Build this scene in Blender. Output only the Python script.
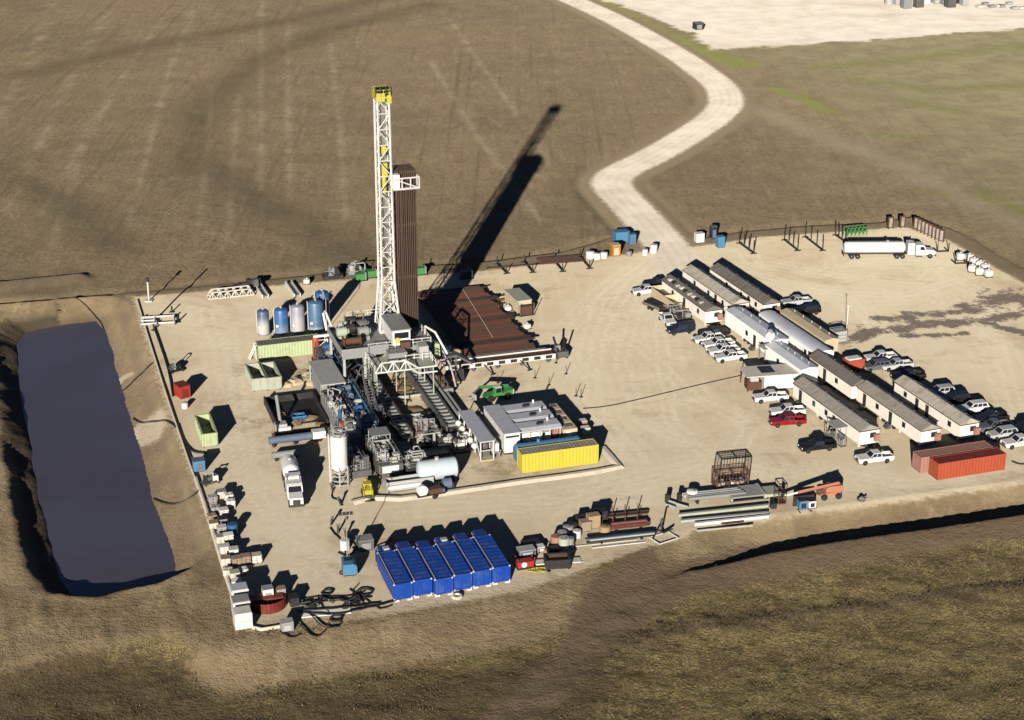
import bpy, math, random
import numpy as np
from mathutils import Vector, Matrix

for o in list(bpy.data.objects): bpy.data.objects.remove(o)
scene = bpy.context.scene
C = scene.collection
PI = math.pi
rad = math.radians

# ------------------------------------------------------------------ camera
FPX, PITCH, CAM_H = 1780.0, rad(22), 120.0
cam_d = bpy.data.cameras.new('camera'); cam = bpy.data.objects.new('camera', cam_d); C.objects.link(cam)
cam_d.sensor_width = 36; cam_d.lens = FPX/1024*36; cam_d.clip_start = 1; cam_d.clip_end = 20000
cam.location = (0, 0, CAM_H); cam.rotation_euler = (PI/2-PITCH, 0, 0)
scene.camera = cam
scene.render.resolution_x, scene.render.resolution_y = 1024, 720

# ------------------------------------------------------------------ light
SUN_EL, SUN_AZ = rad(14.5), rad(10.0)          # shadows run 10 degrees right of straight away
w = bpy.data.worlds.new('World'); scene.world = w; w.use_nodes = True
wn = w.node_tree
sky = wn.nodes.new('ShaderNodeTexSky'); sky.sky_type = 'NISHITA'; sky.sun_disc = False
sky.sun_elevation = SUN_EL; sky.sun_rotation = PI+SUN_AZ; sky.air_density = 0.24; sky.dust_density = 0.02
wn.links.new(sky.outputs[0], wn.nodes['Background'].inputs[0])
wn.nodes['Background'].inputs[1].default_value = 0.05
sd = bpy.data.lights.new('sun', 'SUN'); sun = bpy.data.objects.new('sun', sd); C.objects.link(sun)
sd.energy = 5.0; sd.angle = rad(0.5); sd.color = (1.0, 0.915, 0.79)
dirv = Vector((math.sin(SUN_AZ)*math.cos(SUN_EL), math.cos(SUN_AZ)*math.cos(SUN_EL), -math.sin(SUN_EL)))
sun.rotation_euler = dirv.to_track_quat('-Z', 'Y').to_euler()
vs = scene.view_settings
vs.view_transform = 'Standard'; vs.look = 'None'; vs.gamma = 1; vs.use_curve_mapping = False
vs.exposure = 0.95

# ------------------------------------------------------------------ pixel -> ground
def G(px, py, h=0.0):
    x = (px-512)/FPX; y = (360-py)/FPX
    d = Vector((x, math.cos(PITCH)+y*math.sin(PITCH), -math.sin(PITCH)+y*math.cos(PITCH)))
    t = (h-CAM_H)/d.z
    return Vector((d.x*t, d.y*t, h))
def Gs(pts, h=0.0): return np.array([tuple(G(a, b, h))[:2] for a, b in pts])

# ------------------------------------------------------------------ node helpers
class NT:
    def __init__(s, name):
        s.m = bpy.data.materials.new(name); s.m.use_nodes = True
        s.t = s.m.node_tree; s.t.nodes.clear()
        s.out = s.t.nodes.new('ShaderNodeOutputMaterial')
        s.b = s.t.nodes.new('ShaderNodeBsdfPrincipled')
        s.t.links.new(s.b.outputs[0], s.out.inputs[0])
    def n(s, ty, ins=None, **kw):
        x = s.t.nodes.new(ty)
        for k, v in kw.items(): setattr(x, k, v)
        for k, v in (ins or {}).items(): s.put(x.inputs[k], v)
        return x
    def put(s, sock, v):
        if isinstance(v, bpy.types.NodeSocket): s.t.links.new(v, sock)
        elif isinstance(v, (tuple, list)) and len(v) == 3 and sock.type == 'RGBA': sock.default_value = (*v, 1)
        else: sock.default_value = v
    def pos(s): return s.n('ShaderNodeNewGeometry').outputs['Position']
    def obj(s): return s.n('ShaderNodeTexCoord').outputs['Object']
    def noise(s, vec, scale, detail=4, rough=0.6, sc=None, rz=0, dist=0):
        if sc or rz:
            vec = s.n('ShaderNodeMapping', {'Vector': vec, 'Scale': sc or (1, 1, 1), 'Rotation': (0, 0, rz)}).outputs[0]
        return s.n('ShaderNodeTexNoise', {'Vector': vec, 'Scale': scale, 'Detail': detail, 'Roughness': rough, 'Distortion': dist}).outputs[0]
    def mix(s, f, a, b, blend='MIX'):
        x = s.n('ShaderNodeMix', data_type='RGBA', blend_type=blend)
        s.put(x.inputs[0], f); s.put(x.inputs[6], a); s.put(x.inputs[7], b)
        return x.outputs[2]
    def ramp(s, v, lo, hi, a=0.0, b=1.0):
        return s.n('ShaderNodeMapRange', {'Value': v, 'From Min': lo, 'From Max': hi, 'To Min': a, 'To Max': b}, interpolation_type='SMOOTHSTEP').outputs[0]
    def math(s, op, a, b=0.0):
        x = s.n('ShaderNodeMath', operation=op); s.put(x.inputs[0], a); s.put(x.inputs[1], b); return x.outputs[0]
    def attr(s, name): return s.n('ShaderNodeAttribute', attribute_name=name).outputs['Fac']
    def bump(s, h, strength, dist):
        s.t.links.new(s.n('ShaderNodeBump', {'Height': h, 'Strength': strength, 'Distance': dist}).outputs[0], s.b.inputs['Normal'])
    def set(s, **kw):
        for k, v in kw.items(): s.put(s.b.inputs[k.replace('_', ' ')], v)
        return s.m

M = {}
BRIGHT = {'white', 'white_clean', 'cream', 'roof_grey', 'roof_tan', 'roof_brown', 'light_grey', 'sack', 'sack_white', 'paint_white', 'concrete', 'tan', 'paint_silver', 'green_grey', 'pale_green', 'pale_blue', 'liner', 'trailer_white', 'roof_white', 'roof_pale'}
def mk(name, col, rough=0.6, metal=0.0, dirt=0.35, dcol=(0.20, 0.15, 0.10), scale=0.7, spec=0.3, rust=0.0, streak=True):
    """painted / weathered surface: base colour with dust, blotches and streaks in object space"""
    km = 0.85 if name in BRIGHT else 0.60
    col = tuple(c*km for c in col); dcol = tuple(c*0.85 for c in dcol)
    t = NT(name); p = t.obj()
    rnd = t.n('ShaderNodeObjectInfo').outputs['Random']
    off = t.n('ShaderNodeVectorMath', {0: p}, operation='ADD')
    comb = t.n('ShaderNodeCombineXYZ', {0: t.math('MULTIPLY', rnd, 57.0), 1: t.math('MULTIPLY', rnd, 31.0), 2: 0.0})
    t.put(off.inputs[1], comb.outputs[0]); q = off.outputs[0]
    n1 = t.noise(q, scale, 6, 0.65)
    n2 = t.noise(q, scale*5, 5, 0.6, sc=(1, 1, 0.15) if streak else None)
    c = t.mix(t.ramp(n1, 0.45, 0.75, 0, dirt), col, dcol)
    c = t.mix(t.ramp(n2, 0.50, 0.78, 0, dirt*0.8), c, tuple(x*0.55 for x in col))
    c = t.mix(t.ramp(n2, 0.50, 0.25, 0, dirt*0.4), c, tuple(min(1, x*1.25+0.02) for x in col))
    if rust > 0:
        n3 = t.noise(q, scale*2.3, 7, 0.7)
        c = t.mix(t.ramp(n3, 0.62-rust*0.25, 0.68-rust*0.2, 0, 0.9), c, (0.11, 0.045, 0.02))
    t.bump(n2, 0.15, 0.02)
    t.set(Base_Color=c, Roughness=t.ramp(n1, 0.3, 0.8, rough*0.85, min(1, rough*1.2)), Metallic=metal)
    t.put(t.b.inputs['Specular IOR Level'], spec)
    M[name] = t.m
    return t.m

mk('white', (0.60, 0.59, 0.57), 0.5, dirt=0.30)
mk('white_clean', (0.62, 0.62, 0.61), 0.35, dirt=0.10, spec=0.5)
mk('rig_white', (0.76, 0.75, 0.71), 0.5, dirt=0.30, scale=0.5)
mk('grey', (0.30, 0.31, 0.31), 0.55, dirt=0.4)
mk('light_grey', (0.34, 0.345, 0.34), 0.5, dirt=0.3)
mk('roof_grey', (0.40, 0.42, 0.46), 0.45, dirt=0.25, spec=0.4)
mk('pale_blue', (0.42, 0.48, 0.52), 0.45, dirt=0.35)
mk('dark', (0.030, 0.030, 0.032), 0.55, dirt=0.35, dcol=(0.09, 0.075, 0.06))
mk('steel', (0.16, 0.16, 0.16), 0.5, 0.3, dirt=0.5)
mk('rust', (0.12, 0.058, 0.035), 0.75, dirt=0.5, dcol=(0.05, 0.03, 0.025))
mk('pipe_brown', (0.115, 0.062, 0.045), 0.6, dirt=0.5, dcol=(0.05, 0.03, 0.025), scale=0.25, streak=False)
mk('pipe_red', (0.16, 0.062, 0.038), 0.6, dirt=0.5, dcol=(0.06, 0.03, 0.025), scale=0.25, streak=False)
mk('pipe_dark', (0.05, 0.036, 0.032), 0.6, dirt=0.5, dcol=(0.09, 0.05, 0.035), scale=0.25, streak=False)
mk('stand_brown', (0.085, 0.052, 0.036), 0.7, dirt=0.6, dcol=(0.045, 0.03, 0.025), scale=0.5)
mk('yellow', (0.62, 0.53, 0.06), 0.5, dirt=0.45, scale=0.35, dcol=(0.35, 0.28, 0.08))
mk('crown_yellow', (0.56, 0.50, 0.07), 0.5, dirt=0.2, dcol=(0.3, 0.25, 0.1))
mk('blue', (0.008, 0.062, 0.38), 0.45, dirt=0.45, dcol=(0.10, 0.13, 0.20), scale=0.4, spec=0.4)
mk('navy_blue', (0.010, 0.045, 0.26), 0.5, dirt=0.4, dcol=(0.05, 0.06, 0.1))
mk('sky_blue', (0.075, 0.24, 0.42), 0.5, dirt=0.3)
mk('tank_blue', (0.035, 0.12, 0.30), 0.45, dirt=0.3, dcol=(0.18, 0.20, 0.24))
mk('slate_blue', (0.12, 0.17, 0.26), 0.5, dirt=0.4)
mk('red', (0.42, 0.035, 0.025), 0.5, dirt=0.25)
mk('orange_red', (0.44, 0.085, 0.04), 0.55, scale=0.35, dirt=0.5, dcol=(0.25, 0.08, 0.05))
mk('dark_red', (0.20, 0.030, 0.022), 0.6, dirt=0.3)
mk('faded_red', (0.40, 0.20, 0.16), 0.7, dirt=0.35, dcol=(0.3, 0.2, 0.16))
mk('salmon', (0.50, 0.21, 0.12), 0.5, dirt=0.2)
mk('orange', (0.50, 0.22, 0.05), 0.5, dirt=0.2)
mk('green', (0.06, 0.26, 0.075), 0.5, dirt=0.25)
mk('pale_green', (0.34, 0.40, 0.23), 0.6, dirt=0.45, dcol=(0.22, 0.18, 0.10))
mk('green_grey', (0.33, 0.36, 0.29), 0.6, dirt=0.45, dcol=(0.2, 0.16, 0.1))
mk('cream', (0.74, 0.71, 0.64), 0.6, dirt=0.25, dcol=(0.35, 0.28, 0.2))
mk('tan', (0.46, 0.38, 0.26), 0.7, dirt=0.35)
mk('roof_tan', (0.27, 0.25, 0.22), 0.8, dirt=0.85, dcol=(0.15, 0.12, 0.09), scale=0.45, streak=False)
mk('roof_pale', (0.40, 0.37, 0.31), 0.8, dirt=0.85, dcol=(0.15, 0.115, 0.08), scale=0.5, streak=False)
mk('trailer_white', (0.84, 0.83, 0.80), 0.4, dirt=0.2, dcol=(0.5, 0.45, 0.38), scale=0.4)
mk('roof_white', (0.55, 0.57, 0.62), 0.4, dirt=0.35, scale=0.4)
mk('roof_brown', (0.15, 0.138, 0.125), 0.8, dirt=0.85, scale=0.45, dcol=(0.09, 0.07, 0.055), streak=False)
mk('wood', (0.28, 0.20, 0.12), 0.8, dirt=0.4)
mk('concrete', (0.55, 0.52, 0.46), 0.85, dirt=0.4)
mk('cardboard', (0.42, 0.30, 0.17), 0.8, dirt=0.3)
mk('sack', (0.52, 0.48, 0.42), 0.8, dirt=0.4, scale=1.5, streak=False)
mk('sack_white', (0.55, 0.53, 0.50), 0.7, dirt=0.3, scale=1.5, streak=False)
mk('sack_brown', (0.36, 0.27, 0.20), 0.8, dirt=0.4, scale=1.5, streak=False)
mk('sack_grey', (0.34, 0.33, 0.35), 0.7, dirt=0.4, scale=1.5, streak=False)
mk('rubber', (0.016, 0.016, 0.016), 0.8, dirt=0.4, dcol=(0.10, 0.08, 0.06))
mk('hose', (0.020, 0.019, 0.018), 0.65, dirt=0.4, dcol=(0.08, 0.06, 0.045))
mk('poly_pipe', (0.055, 0.045, 0.04), 0.6, dirt=0.5, dcol=(0.2, 0.16, 0.11))
mk('liner', (0.60, 0.53, 0.43), 0.8, dirt=0.5, dcol=(0.32, 0.25, 0.17), streak=False)
mk('mud', (0.30, 0.22, 0.13), 0.9, dirt=0.6, dcol=(0.12, 0.07, 0.04), streak=False)
for nm, c in (('paint_white', (0.60, 0.60, 0.59)), ('paint_black', (0.012, 0.012, 0.014)), ('paint_silver', (0.40, 0.41, 0.42)),
              ('paint_navy', (0.02, 0.03, 0.06)), ('paint_grey', (0.13, 0.14, 0.15)), ('paint_red', (0.30, 0.012, 0.016))):
    mk(nm, c, 0.28, dirt=0.15, spec=0.6, dcol=(0.25, 0.2, 0.15))
t = NT('glass'); t.set(Base_Color=(0.012, 0.014, 0.018), Roughness=0.06); M['glass'] = t.m
t = NT('chrome'); t.set(Base_Color=(0.5, 0.5, 0.5), Roughness=0.25, Metallic=1.0); M['chrome'] = t.m
t = NT('lamp_lens'); t.set(Base_Color=(0.8, 0.8, 0.78), Roughness=0.15); M['lamp_lens'] = t.m
t = NT('tail_lens'); t.set(Base_Color=(0.35, 0.01, 0.01), Roughness=0.2); M['tail_lens'] = t.m

# vertical tank paint that fades from blue at the top to bare grey at the foot (worn paint)
def fade_tank(name, top, low, z0, z1):
    t = NT(name); p = t.obj(); n1 = t.noise(p, 0.9, 6, 0.65)
    z = t.n('ShaderNodeSeparateXYZ', {0: p}).outputs[2]
    zz = t.math('ADD', z, t.math('MULTIPLY', t.math('SUBTRACT', n1, 0.5), 1.6))
    c = t.mix(t.ramp(zz, z0, z1), low, top)
    c = t.mix(t.ramp(n1, 0.5, 0.8, 0, 0.4), c, (0.22, 0.2, 0.18))
    t.set(Base_Color=c, Roughness=0.45); M[name] = t.m
fade_tank('tank_fade_a', (0.05, 0.075, 0.14), (0.34, 0.33, 0.32), 1.6, 4.0)
fade_tank('tank_fade_b', (0.02, 0.085, 0.22), (0.12, 0.16, 0.24), 0.8, 2.6)
fade_tank('tank_fade_c', (0.19, 0.20, 0.25), (0.29, 0.285, 0.28), 2.0, 4.5)
fade_tank('tank_fade_d', (0.045, 0.10, 0.18), (0.22, 0.24, 0.25), 0.6, 1.3)

# ------------------------------------------------------------------ terrain
PAD = Gs([(133,297),(208,291),(330,281),(470,272),(600,258),(640,252),(700,246),(760,237),(850,231),(905,227),(950,241),(1000,270),(1075,312),
          (1110,395),(1090,476),(1024,489),(900,505),(770,522),(690,536),(640,549),(605,562),(570,576),(520,592),(400,613),(300,629),(248,632),(208,520),(165,400),(143,330)])
WATER = Gs([(26,332),(60,325),(96,321),(106,332),(125,400),(150,490),(172,555),(174,574),(150,585),(95,597),(70,595),(57,575),(34,470),(18,370),(17,345)], -2.2)
ROADC = Gs([(690,285),(668,248),(634,210),(615,190),(612,180),(624,170),(660,152),(706,124),(722,110),(726,100),(720,86),(700,70),(675,53),(620,22),(575,1),(530,-18),(470,-42)])
def smooth(P, k=6):
    Q = []
    for i in range(len(P)-1):
        p0, p1, p2, p3 = P[max(i-1, 0)], P[i], P[i+1], P[min(i+2, len(P)-1)]
        for j in range(k):
            s = j/k; Q.append(0.5*(2*p1+(p2-p0)*s+(2*p0-5*p1+4*p2-p3)*s*s+(3*p1-p0-3*p2+p3)*s**3))
    return np.array(Q+[P[-1]])
ROADC = smooth(ROADC)
FARPAD = Gs([(600,-2),(640,12),(690,33),(712,49),(760,47),(860,41),(960,33),(1040,27),(1150,22),(1150,-60),(560,-60)])
DITCH = Gs([(588,624),(602,604),(630,584),(690,563),(760,549),(850,535),(950,521),(1040,508),(1130,495)])
APRON = Gs([(248,632),(300,629),(400,613),(520,592),(570,576),(600,566),(604,600),(585,625),(520,640),(430,655),(300,672),(215,690),(190,668),(190,640)])
PITZONE = Gs([(-120,325),(-40,300),(132,294),(248,634),(215,650),(160,634),(80,648),(-10,672),(-120,710)])
NEARDARK = Gs([(600,596),(640,566),(760,537),(1040,497),(1130,485),(1130,500),(1040,530),(900,552),(780,572),(690,590),(640,622),(610,650),(585,640)])
SCRUB = Gs([(-90,655),(60,640),(185,662),(215,698),(330,682),(440,668),(560,652),(610,668),(590,760),(-90,760)])
TRACK = Gs([(640,560),(605,590),(592,615),(580,650),(540,690),(480,740)])
HEDGE = Gs([(560,690),(640,628),(720,618),(800,610),(880,600),(960,590),(1060,578),(1130,570)])
TOPDITCH = Gs([(-60,308),(130,293),(210,286),(350,271),(480,262),(560,252),(602,240)])
TOPDITCH2 = Gs([(690,240),(740,232),(800,226),(880,222),(915,215),(960,232),(1010,262),(1080,300)])
RIDGE = Gs([(-60,290),(0,287),(80,279)])
STAINS = [Gs(a) for a in ([(838,341),(880,330),(930,325),(985,320),(1030,312)], [(880,318),(920,316),(965,312),(1020,300)], [(965,312),(990,304),(1010,294),(1030,306)], [(985,322),(1010,330),(1040,338)], [(900,336),(960,334)])]
TYRES = [Gs(a) for a in ([(668,262),(640,300),(620,360),(640,420),(700,450),(760,470),(850,482)], [(640,270),(600,330),(590,400),(620,440),(600,480),(560,520)], [(760,262),(840,276),(920,282),(945,262),(930,250)],
          [(700,262),(800,290),(900,296),(960,280)], [(430,500),(520,498),(620,480),(700,462)], [(350,520),(330,450),(300,500),(300,570)], [(230,350),(240,420),(260,500),(320,560)], [(640,480),(560,505),(480,510),(400,515)], [(180,320),(230,330),(240,400)], [(690,255),(660,330),(670,420),(720,470)], [(665,250),(610,290),(560,340),(590,380)], [(650,262),(600,300),(585,350),(600,420),(640,460)], [(240,470),(270,520),(330,580)], [(220,430),(235,480),(290,530),(330,520)], [(620,490),(680,478),(740,448),(750,430)], [(840,265),(920,262),(980,290),(990,340)], [(860,300),(930,296),(1000,350),(1020,420)], [(830,470),(900,484),(1000,474)], [(540,500),(600,505),(660,490)], [(760,275),(850,300),(880,335)], [(205,310),(225,370),(235,440)], [(600,330),(640,345),(690,395),(740,420)])]
PLOUGH = [Gs(a) for a in ([(20,75),(150,45),(300,18),(420,-12)], [(190,170),(200,110),(260,60),(330,30),(430,5)], [(195,150),(240,190),(310,230),(360,262)], [(0,170),(60,200),(120,250)])]
GREENS = [Gs(a) for a in ([(580,-8),(640,25),(690,48),(740,64)], [(775,90),(800,98),(830,112)], [(820,68),(900,60),(1030,45)], [(900,100),(960,112)], [(925,190),(945,196)], [(880,135),(930,140)], [(860,80),(930,90),(1030,85)], [(980,190),(1030,215)])]
FLINES = [Gs(a) for a in ([(110,10),(73,78),(6,209)], [(160,20),(123,78),(41,215)], [(195,5),(167,78),(127,233)], [(262,0),(261,69),(261,190)], [(212,85),(206,170),(200,225)], [(238,95),(234,150),(228,240)], [(288,20),(288,105),(290,200)], [(60,-10),(30,60),(-10,140)], [(330,40),(340,130),(345,220)], [(90,120),(70,190),(50,250)], [(450,20),(500,90),(560,180)], [(430,60),(480,140),(540,220)])]
GRIME = [Gs(a) for a in ([(330,340),(350,400),(370,450)], [(385,480),(440,470),(520,470)], [(420,380),(450,420)], [(250,420),(300,440)], [(470,440),(500,462)], [(255,370),(310,370)], [(400,380),(420,430)])]
DEP1 = Gs([(113,382),(120,377),(130,374)], -1.5); DEP2 = Gs([(134,432),(145,425),(158,420),(150,436)], -1.2)
TRAIL = Gs([(760,110),(830,140),(900,165),(960,195),(1040,235)])

def polydist(P, X, Y, closed=True):
    d2 = np.full(X.shape, 1e18)
    n = len(P)
    for i in range(n if closed else n-1):
        ax, ay = P[i]; bx, by = P[(i+1) % n]
        ex, ey = bx-ax, by-ay
        t = np.clip(((X-ax)*ex+(Y-ay)*ey)/(ex*ex+ey*ey+1e-12), 0, 1)
        d2 = np.minimum(d2, (X-ax-t*ex)**2+(Y-ay-t*ey)**2)
    return np.sqrt(d2)
def inside(P, X, Y):
    r = np.zeros(X.shape, bool); n = len(P)
    for i in range(n):
        ax, ay = P[i]; bx, by = P[(i+1) % n]
        if ay == by: continue
        c = ((ay > Y) != (by > Y)) & (X < (bx-ax)*(Y-ay)/(by-ay)+ax)
        r ^= c
    return r
def sdist(P, X, Y):
    d = polydist(P, X, Y); return np.where(inside(P, X, Y), -d, d)
def sstep(x, a, b):
    t = np.clip((x-a)/(b-a), 0, 1); return t*t*(3-2*t)
_rng = np.random.RandomState(7)
_tab = _rng.rand(256, 256)
def vnoise(X, Y, s):
    x = X/s; y = Y/s; i = np.floor(x).astype(int); j = np.floor(y).astype(int); fx = x-i; fy = y-j
    fx = fx*fx*(3-2*fx); fy = fy*fy*(3-2*fy)
    a = _tab[i % 256, j % 256]; b = _tab[(i+1) % 256, j % 256]; c = _tab[i % 256, (j+1) % 256]; d = _tab[(i+1) % 256, (j+1) % 256]
    return (a*(1-fx)+b*fx)*(1-fy)+(c*(1-fx)+d*fx)*fy-0.5
def side(P, X, Y):
    """signed distance to an open polyline, positive on the right of its direction"""
    best = np.full(X.shape, 1e18); sg = np.zeros(X.shape)
    for i in range(len(P)-1):
        ax, ay = P[i]; bx, by = P[i+1]; ex, ey = bx-ax, by-ay
        t = np.clip(((X-ax)*ex+(Y-ay)*ey)/(ex*ex+ey*ey), 0, 1)
        d = (X-ax-t*ex)**2+(Y-ay-t*ey)**2
        cr = -(ex*(Y-ay)-ey*(X-ax)); m = d < best
        best = np.where(m, d, best); sg = np.where(m, np.sign(cr), sg)
    return np.sqrt(best)*sg

RZ_ = rad(17.5)
def terrain(X, Y):
    A = {}
    sp = sdist(PAD, X, Y); sw = sdist(WATER, X, Y)+vnoise(X, Y, 6.0)*0.6+vnoise(X+9, Y, 2.5)*0.2; sf = sdist(FARPAD, X, Y)
    rd = polydist(ROADC, X, Y, False); sa = sdist(APRON, X, Y); spz = sdist(PITZONE, X, Y)
    tr = polydist(TRACK, X, Y, False); hd = side(HEDGE, X, Y); snd = sdist(NEARDARK, X, Y)
    dd = side(DITCH, X, Y)
    # heights
    rough = vnoise(X, Y, 1.3)*0.22+vnoise(X+31, Y+7, 3.1)*0.35+vnoise(X, Y, 9)*0.4+vnoise(X, Y, 40)*1.2
    near = sstep(-(Y-0.30*X), -232, -214)                      # the ground in front of the pad lies lower
    left = sstep(-X, -10, 25)
    field = -1.7*near*left-0.6*near*(1-left)
    flat = sstep(np.minimum(np.minimum(sp, rd-6.0), sf), 0.0, 9.0)
    amp = np.where(near > 0.5, 0.85, 0.35)
    z = (field+rough*amp)*flat
    # ditch in front of the pad on the right
    xf = sstep(X, 16, 42)
    prof = np.where(dd < 0, -1.75*np.clip((dd+9)/4.8, 0, 1), np.where(dd < 1.4, -1.75+1.85*sstep(dd, 0.1, 1.1), 0))
    inn = (np.abs(dd) < 7)&(near > -1)
    wgt = xf*np.where(dd < 0, 1.0, np.where(dd < 1.4, 1.0, 1-sstep(dd, 1.4, 9)))
    tgt = np.where(dd < 1.4, prof, 0.1)
    m = (dd > -9.0)&(dd < 9)
    z = np.where(m, z*(1-wgt)+(tgt+rough*0.25)*wgt, z)
    # apron slope
    ap = 1-sstep(sa, -1.5, 2.5)
    z = z*(1-ap)+ap*(field*sstep(sp, 1.0, 12.0)+rough*0.10)
    # hedge line, dirt track
    z = z+0.22*np.exp(-(hd/1.8)**2)*sstep(X, 8, 20)*(0.6+1.2*vnoise(X, Y, 2.2))
    # pit
    pz = 1-sstep(spz, -2, 4)
    leftside = ((X-WATER[:, 0].mean())*math.cos(rad(17.5))+(Y-WATER[:, 1].mean())*math.sin(rad(17.5))) < 0
    bw = np.where(leftside, 4.4, 7.0); top_ = np.where(leftside, 0.15, 0.10)
    nearside = sstep(-(-(X-WATER[:, 0].mean())*math.sin(RZ_)+(Y-WATER[:, 1].mean())*math.cos(RZ_)), 44, 52)
    top_ = top_*(1-nearside)-0.35*nearside; bw = bw*(1-nearside)+3.2*nearside
    bank = -2.2+(2.2+top_)*np.clip(sw/bw, 0, 1)
    bank = np.where(sw < 0, np.maximum(-3.6, -2.2+sw*0.7), bank)
    bank = np.where(sw > bw, top_*(1-sstep(sw, bw+1, bw+7)), bank)
    bank += rough*(0.12+np.where(leftside, 0.9, 0.12)*(1-sstep(sw, 2.5, 5.5)))*sstep(sw, 0.1, 2.6)
    uu = X*math.cos(RZ_)+Y*math.sin(RZ_); vv = -X*math.sin(RZ_)+Y*math.cos(RZ_)
    bank += (vnoise(uu*8, vv, 8.0)*0.5+vnoise(uu*8+77, vv, 19.0)*0.5)*sstep(sw, bw, bw+1.5)*0.4
    wb = pz*sstep(sp, 0.0, 3.0)
    inpit = 1-sstep(sw, 8, 15)
    wb = np.maximum(wb, inpit*sstep(sp, 0.0, 2.5))
    z = z*(1-wb)+bank*wb
    # ditches along the far edge of the pad
    for P, dep in ((TOPDITCH, 0.8), (TOPDITCH2, 0.6)):
        d = side(P, X, Y)*-1
        z = z+(-dep*np.exp(-((d-1.2)/1.3)**2)+0.35*np.exp(-((d+1.8)/1.6)**2))*flat
    z = z+1.1*np.exp(-(polydist(RIDGE, X, Y, False)/1.8)**2)
    # road crown with shoulder ditches
    z = z-0.35*np.exp(-((rd-8.0)/1.3)**2)*sstep(sp, 4, 10)
    # masks, stored as soft values around 0.5 at the border
    soft = lambda s, wd: np.clip(0.5-s/(2*wd), 0, 1)
    A['pad'] = np.minimum(soft(sp, 4), np.where((xf > 0.3)&(dd > -13), np.clip(0.5-(dd+8.3)/8, 0, 1), 1)); A['road'] = soft(rd-4.8, 3); A['far'] = soft(sf, 8)
    A['rut'] = np.exp(-((rd-1.1)/0.5)**2)+0.8*np.exp(-((rd-3.2)/0.5)**2)
    A['shoulder'] = soft(rd-8.6, 3)*(sp > 0)
    A['bank'] = np.maximum(np.maximum(soft(sa, 5), soft(spz, 6)), np.where((dd > -11)&(dd < 0.3), 0.8*sstep(X, 10, 30), 0))
    A['till'] = np.maximum(soft(snd, 4), soft(tr-3.0, 3))
    A['near'] = near
    A['deposit'] = np.maximum(soft(polydist(DEP1, X, Y, False)-0.9, 1.6), soft(polydist(DEP2, X, Y, False)-2.2, 3.0))*(sw > -1.5)
    A['scrub'] = soft(sdist(SCRUB, X, Y), 5)
    g = np.zeros(X.shape)
    for P, wd in zip(GREENS, (7, 3.5, 7, 5, 4, 4, 6, 6)): g = np.maximum(g, soft(polydist(P, X, Y, False)-wd*0.5, wd))
    A['green'] = g
    A['verge'] = np.maximum(soft(polydist(GREENS[0], X, Y, False)-5, 5), soft(polydist(GREENS[1], X, Y, False)-2, 3))*(rd > 5.5)
    s = np.zeros(X.shape)
    for P, wd in zip(STAINS, (4.2, 4.2, 6.0, 3.0, 2.5)): s = np.maximum(s, soft(polydist(P, X, Y, False)-wd*0.4, wd))
    A['stain'] = s
    k = np.zeros(X.shape)
    for P in TYRES:
        d = polydist(P, X, Y, False)
        k = np.maximum(k, np.exp(-((d-1.0)/0.45)**2)*0.8); k = np.maximum(k, np.exp(-((d-3.2)/0.5)**2)*0.5); k = np.maximum(k, 0.35*np.exp(-(d/5)**2))
    A['tyre'] = k
    k = np.zeros(X.shape)
    for P in PLOUGH: k = np.maximum(k, np.exp(-(polydist(P, X, Y, False)/6.5)**2))
    A['plough'] = k
    k = np.zeros(X.shape)
    for P in FLINES:
        d = polydist(P, X, Y, False); k = np.maximum(k, np.exp(-(d/0.9)**2))
    A['fline'] = k
    k = np.zeros(X.shape)
    for P, wd in zip(GRIME, (7, 5, 6, 4, 4, 5, 9)): k = np.maximum(k, np.exp(-(polydist(P, X, Y, False)/wd)**2))
    A['grime'] = k
    k = np.exp(-(polydist(TRAIL, X, Y, False)/5)**2)
    A['trail'] = k
    A['edge'] = np.exp(-((sp-2.5)/2.0)**2)*(sp > 0)*(1-near)+np.exp(-(polydist(RIDGE, X, Y, False)/3)**2)
    A['hedge'] = np.exp(-(hd/2.2)**2)*sstep(X, 8, 20)
    A['wet_shade'] = np.minimum(1, soft(sw-0.8, 2.0)*(sw > -1)+0.9*soft(sw-3.6, 1.2)*leftside)  # wet rim, plus dark soil with shade painted in on the left bank
    return z, A, sp, rd, sw, sf

def spaced(lo, hi, fine0, fine1, fine, ratio):
    a = list(np.arange(fine0, fine1+1e-6, fine)); s = fine
    while a[-1] < hi: s = min(s*ratio, 400); a.append(a[-1]+s)
    s = fine
    while a[0] > lo: s = min(s*ratio, 400); a.insert(0, a[0]-s)
    return np.array(a)
gx = spaced(-2500, 2500, -98, 112, 0.62, 1.045)
gy = spaced(60, 6000, 178, 372, 0.62, 1.013)
GX, GY = np.meshgrid(gx, gy)
GZ, GA, GSP, GRD, GSW, GSF = terrain(GX, GY)
def hz(x, y):
    i = min(max(np.searchsorted(gx, x)-1, 0), len(gx)-2); j = min(max(np.searchsorted(gy, y)-1, 0), len(gy)-2)
    a = (x-gx[i])/(gx[i+1]-gx[i]); b = (y-gy[j])/(gy[j+1]-gy[j])
    return float((GZ[j, i]*(1-a)+GZ[j, i+1]*a)*(1-b)+(GZ[j+1, i]*(1-a)+GZ[j+1, i+1]*a)*b)

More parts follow.
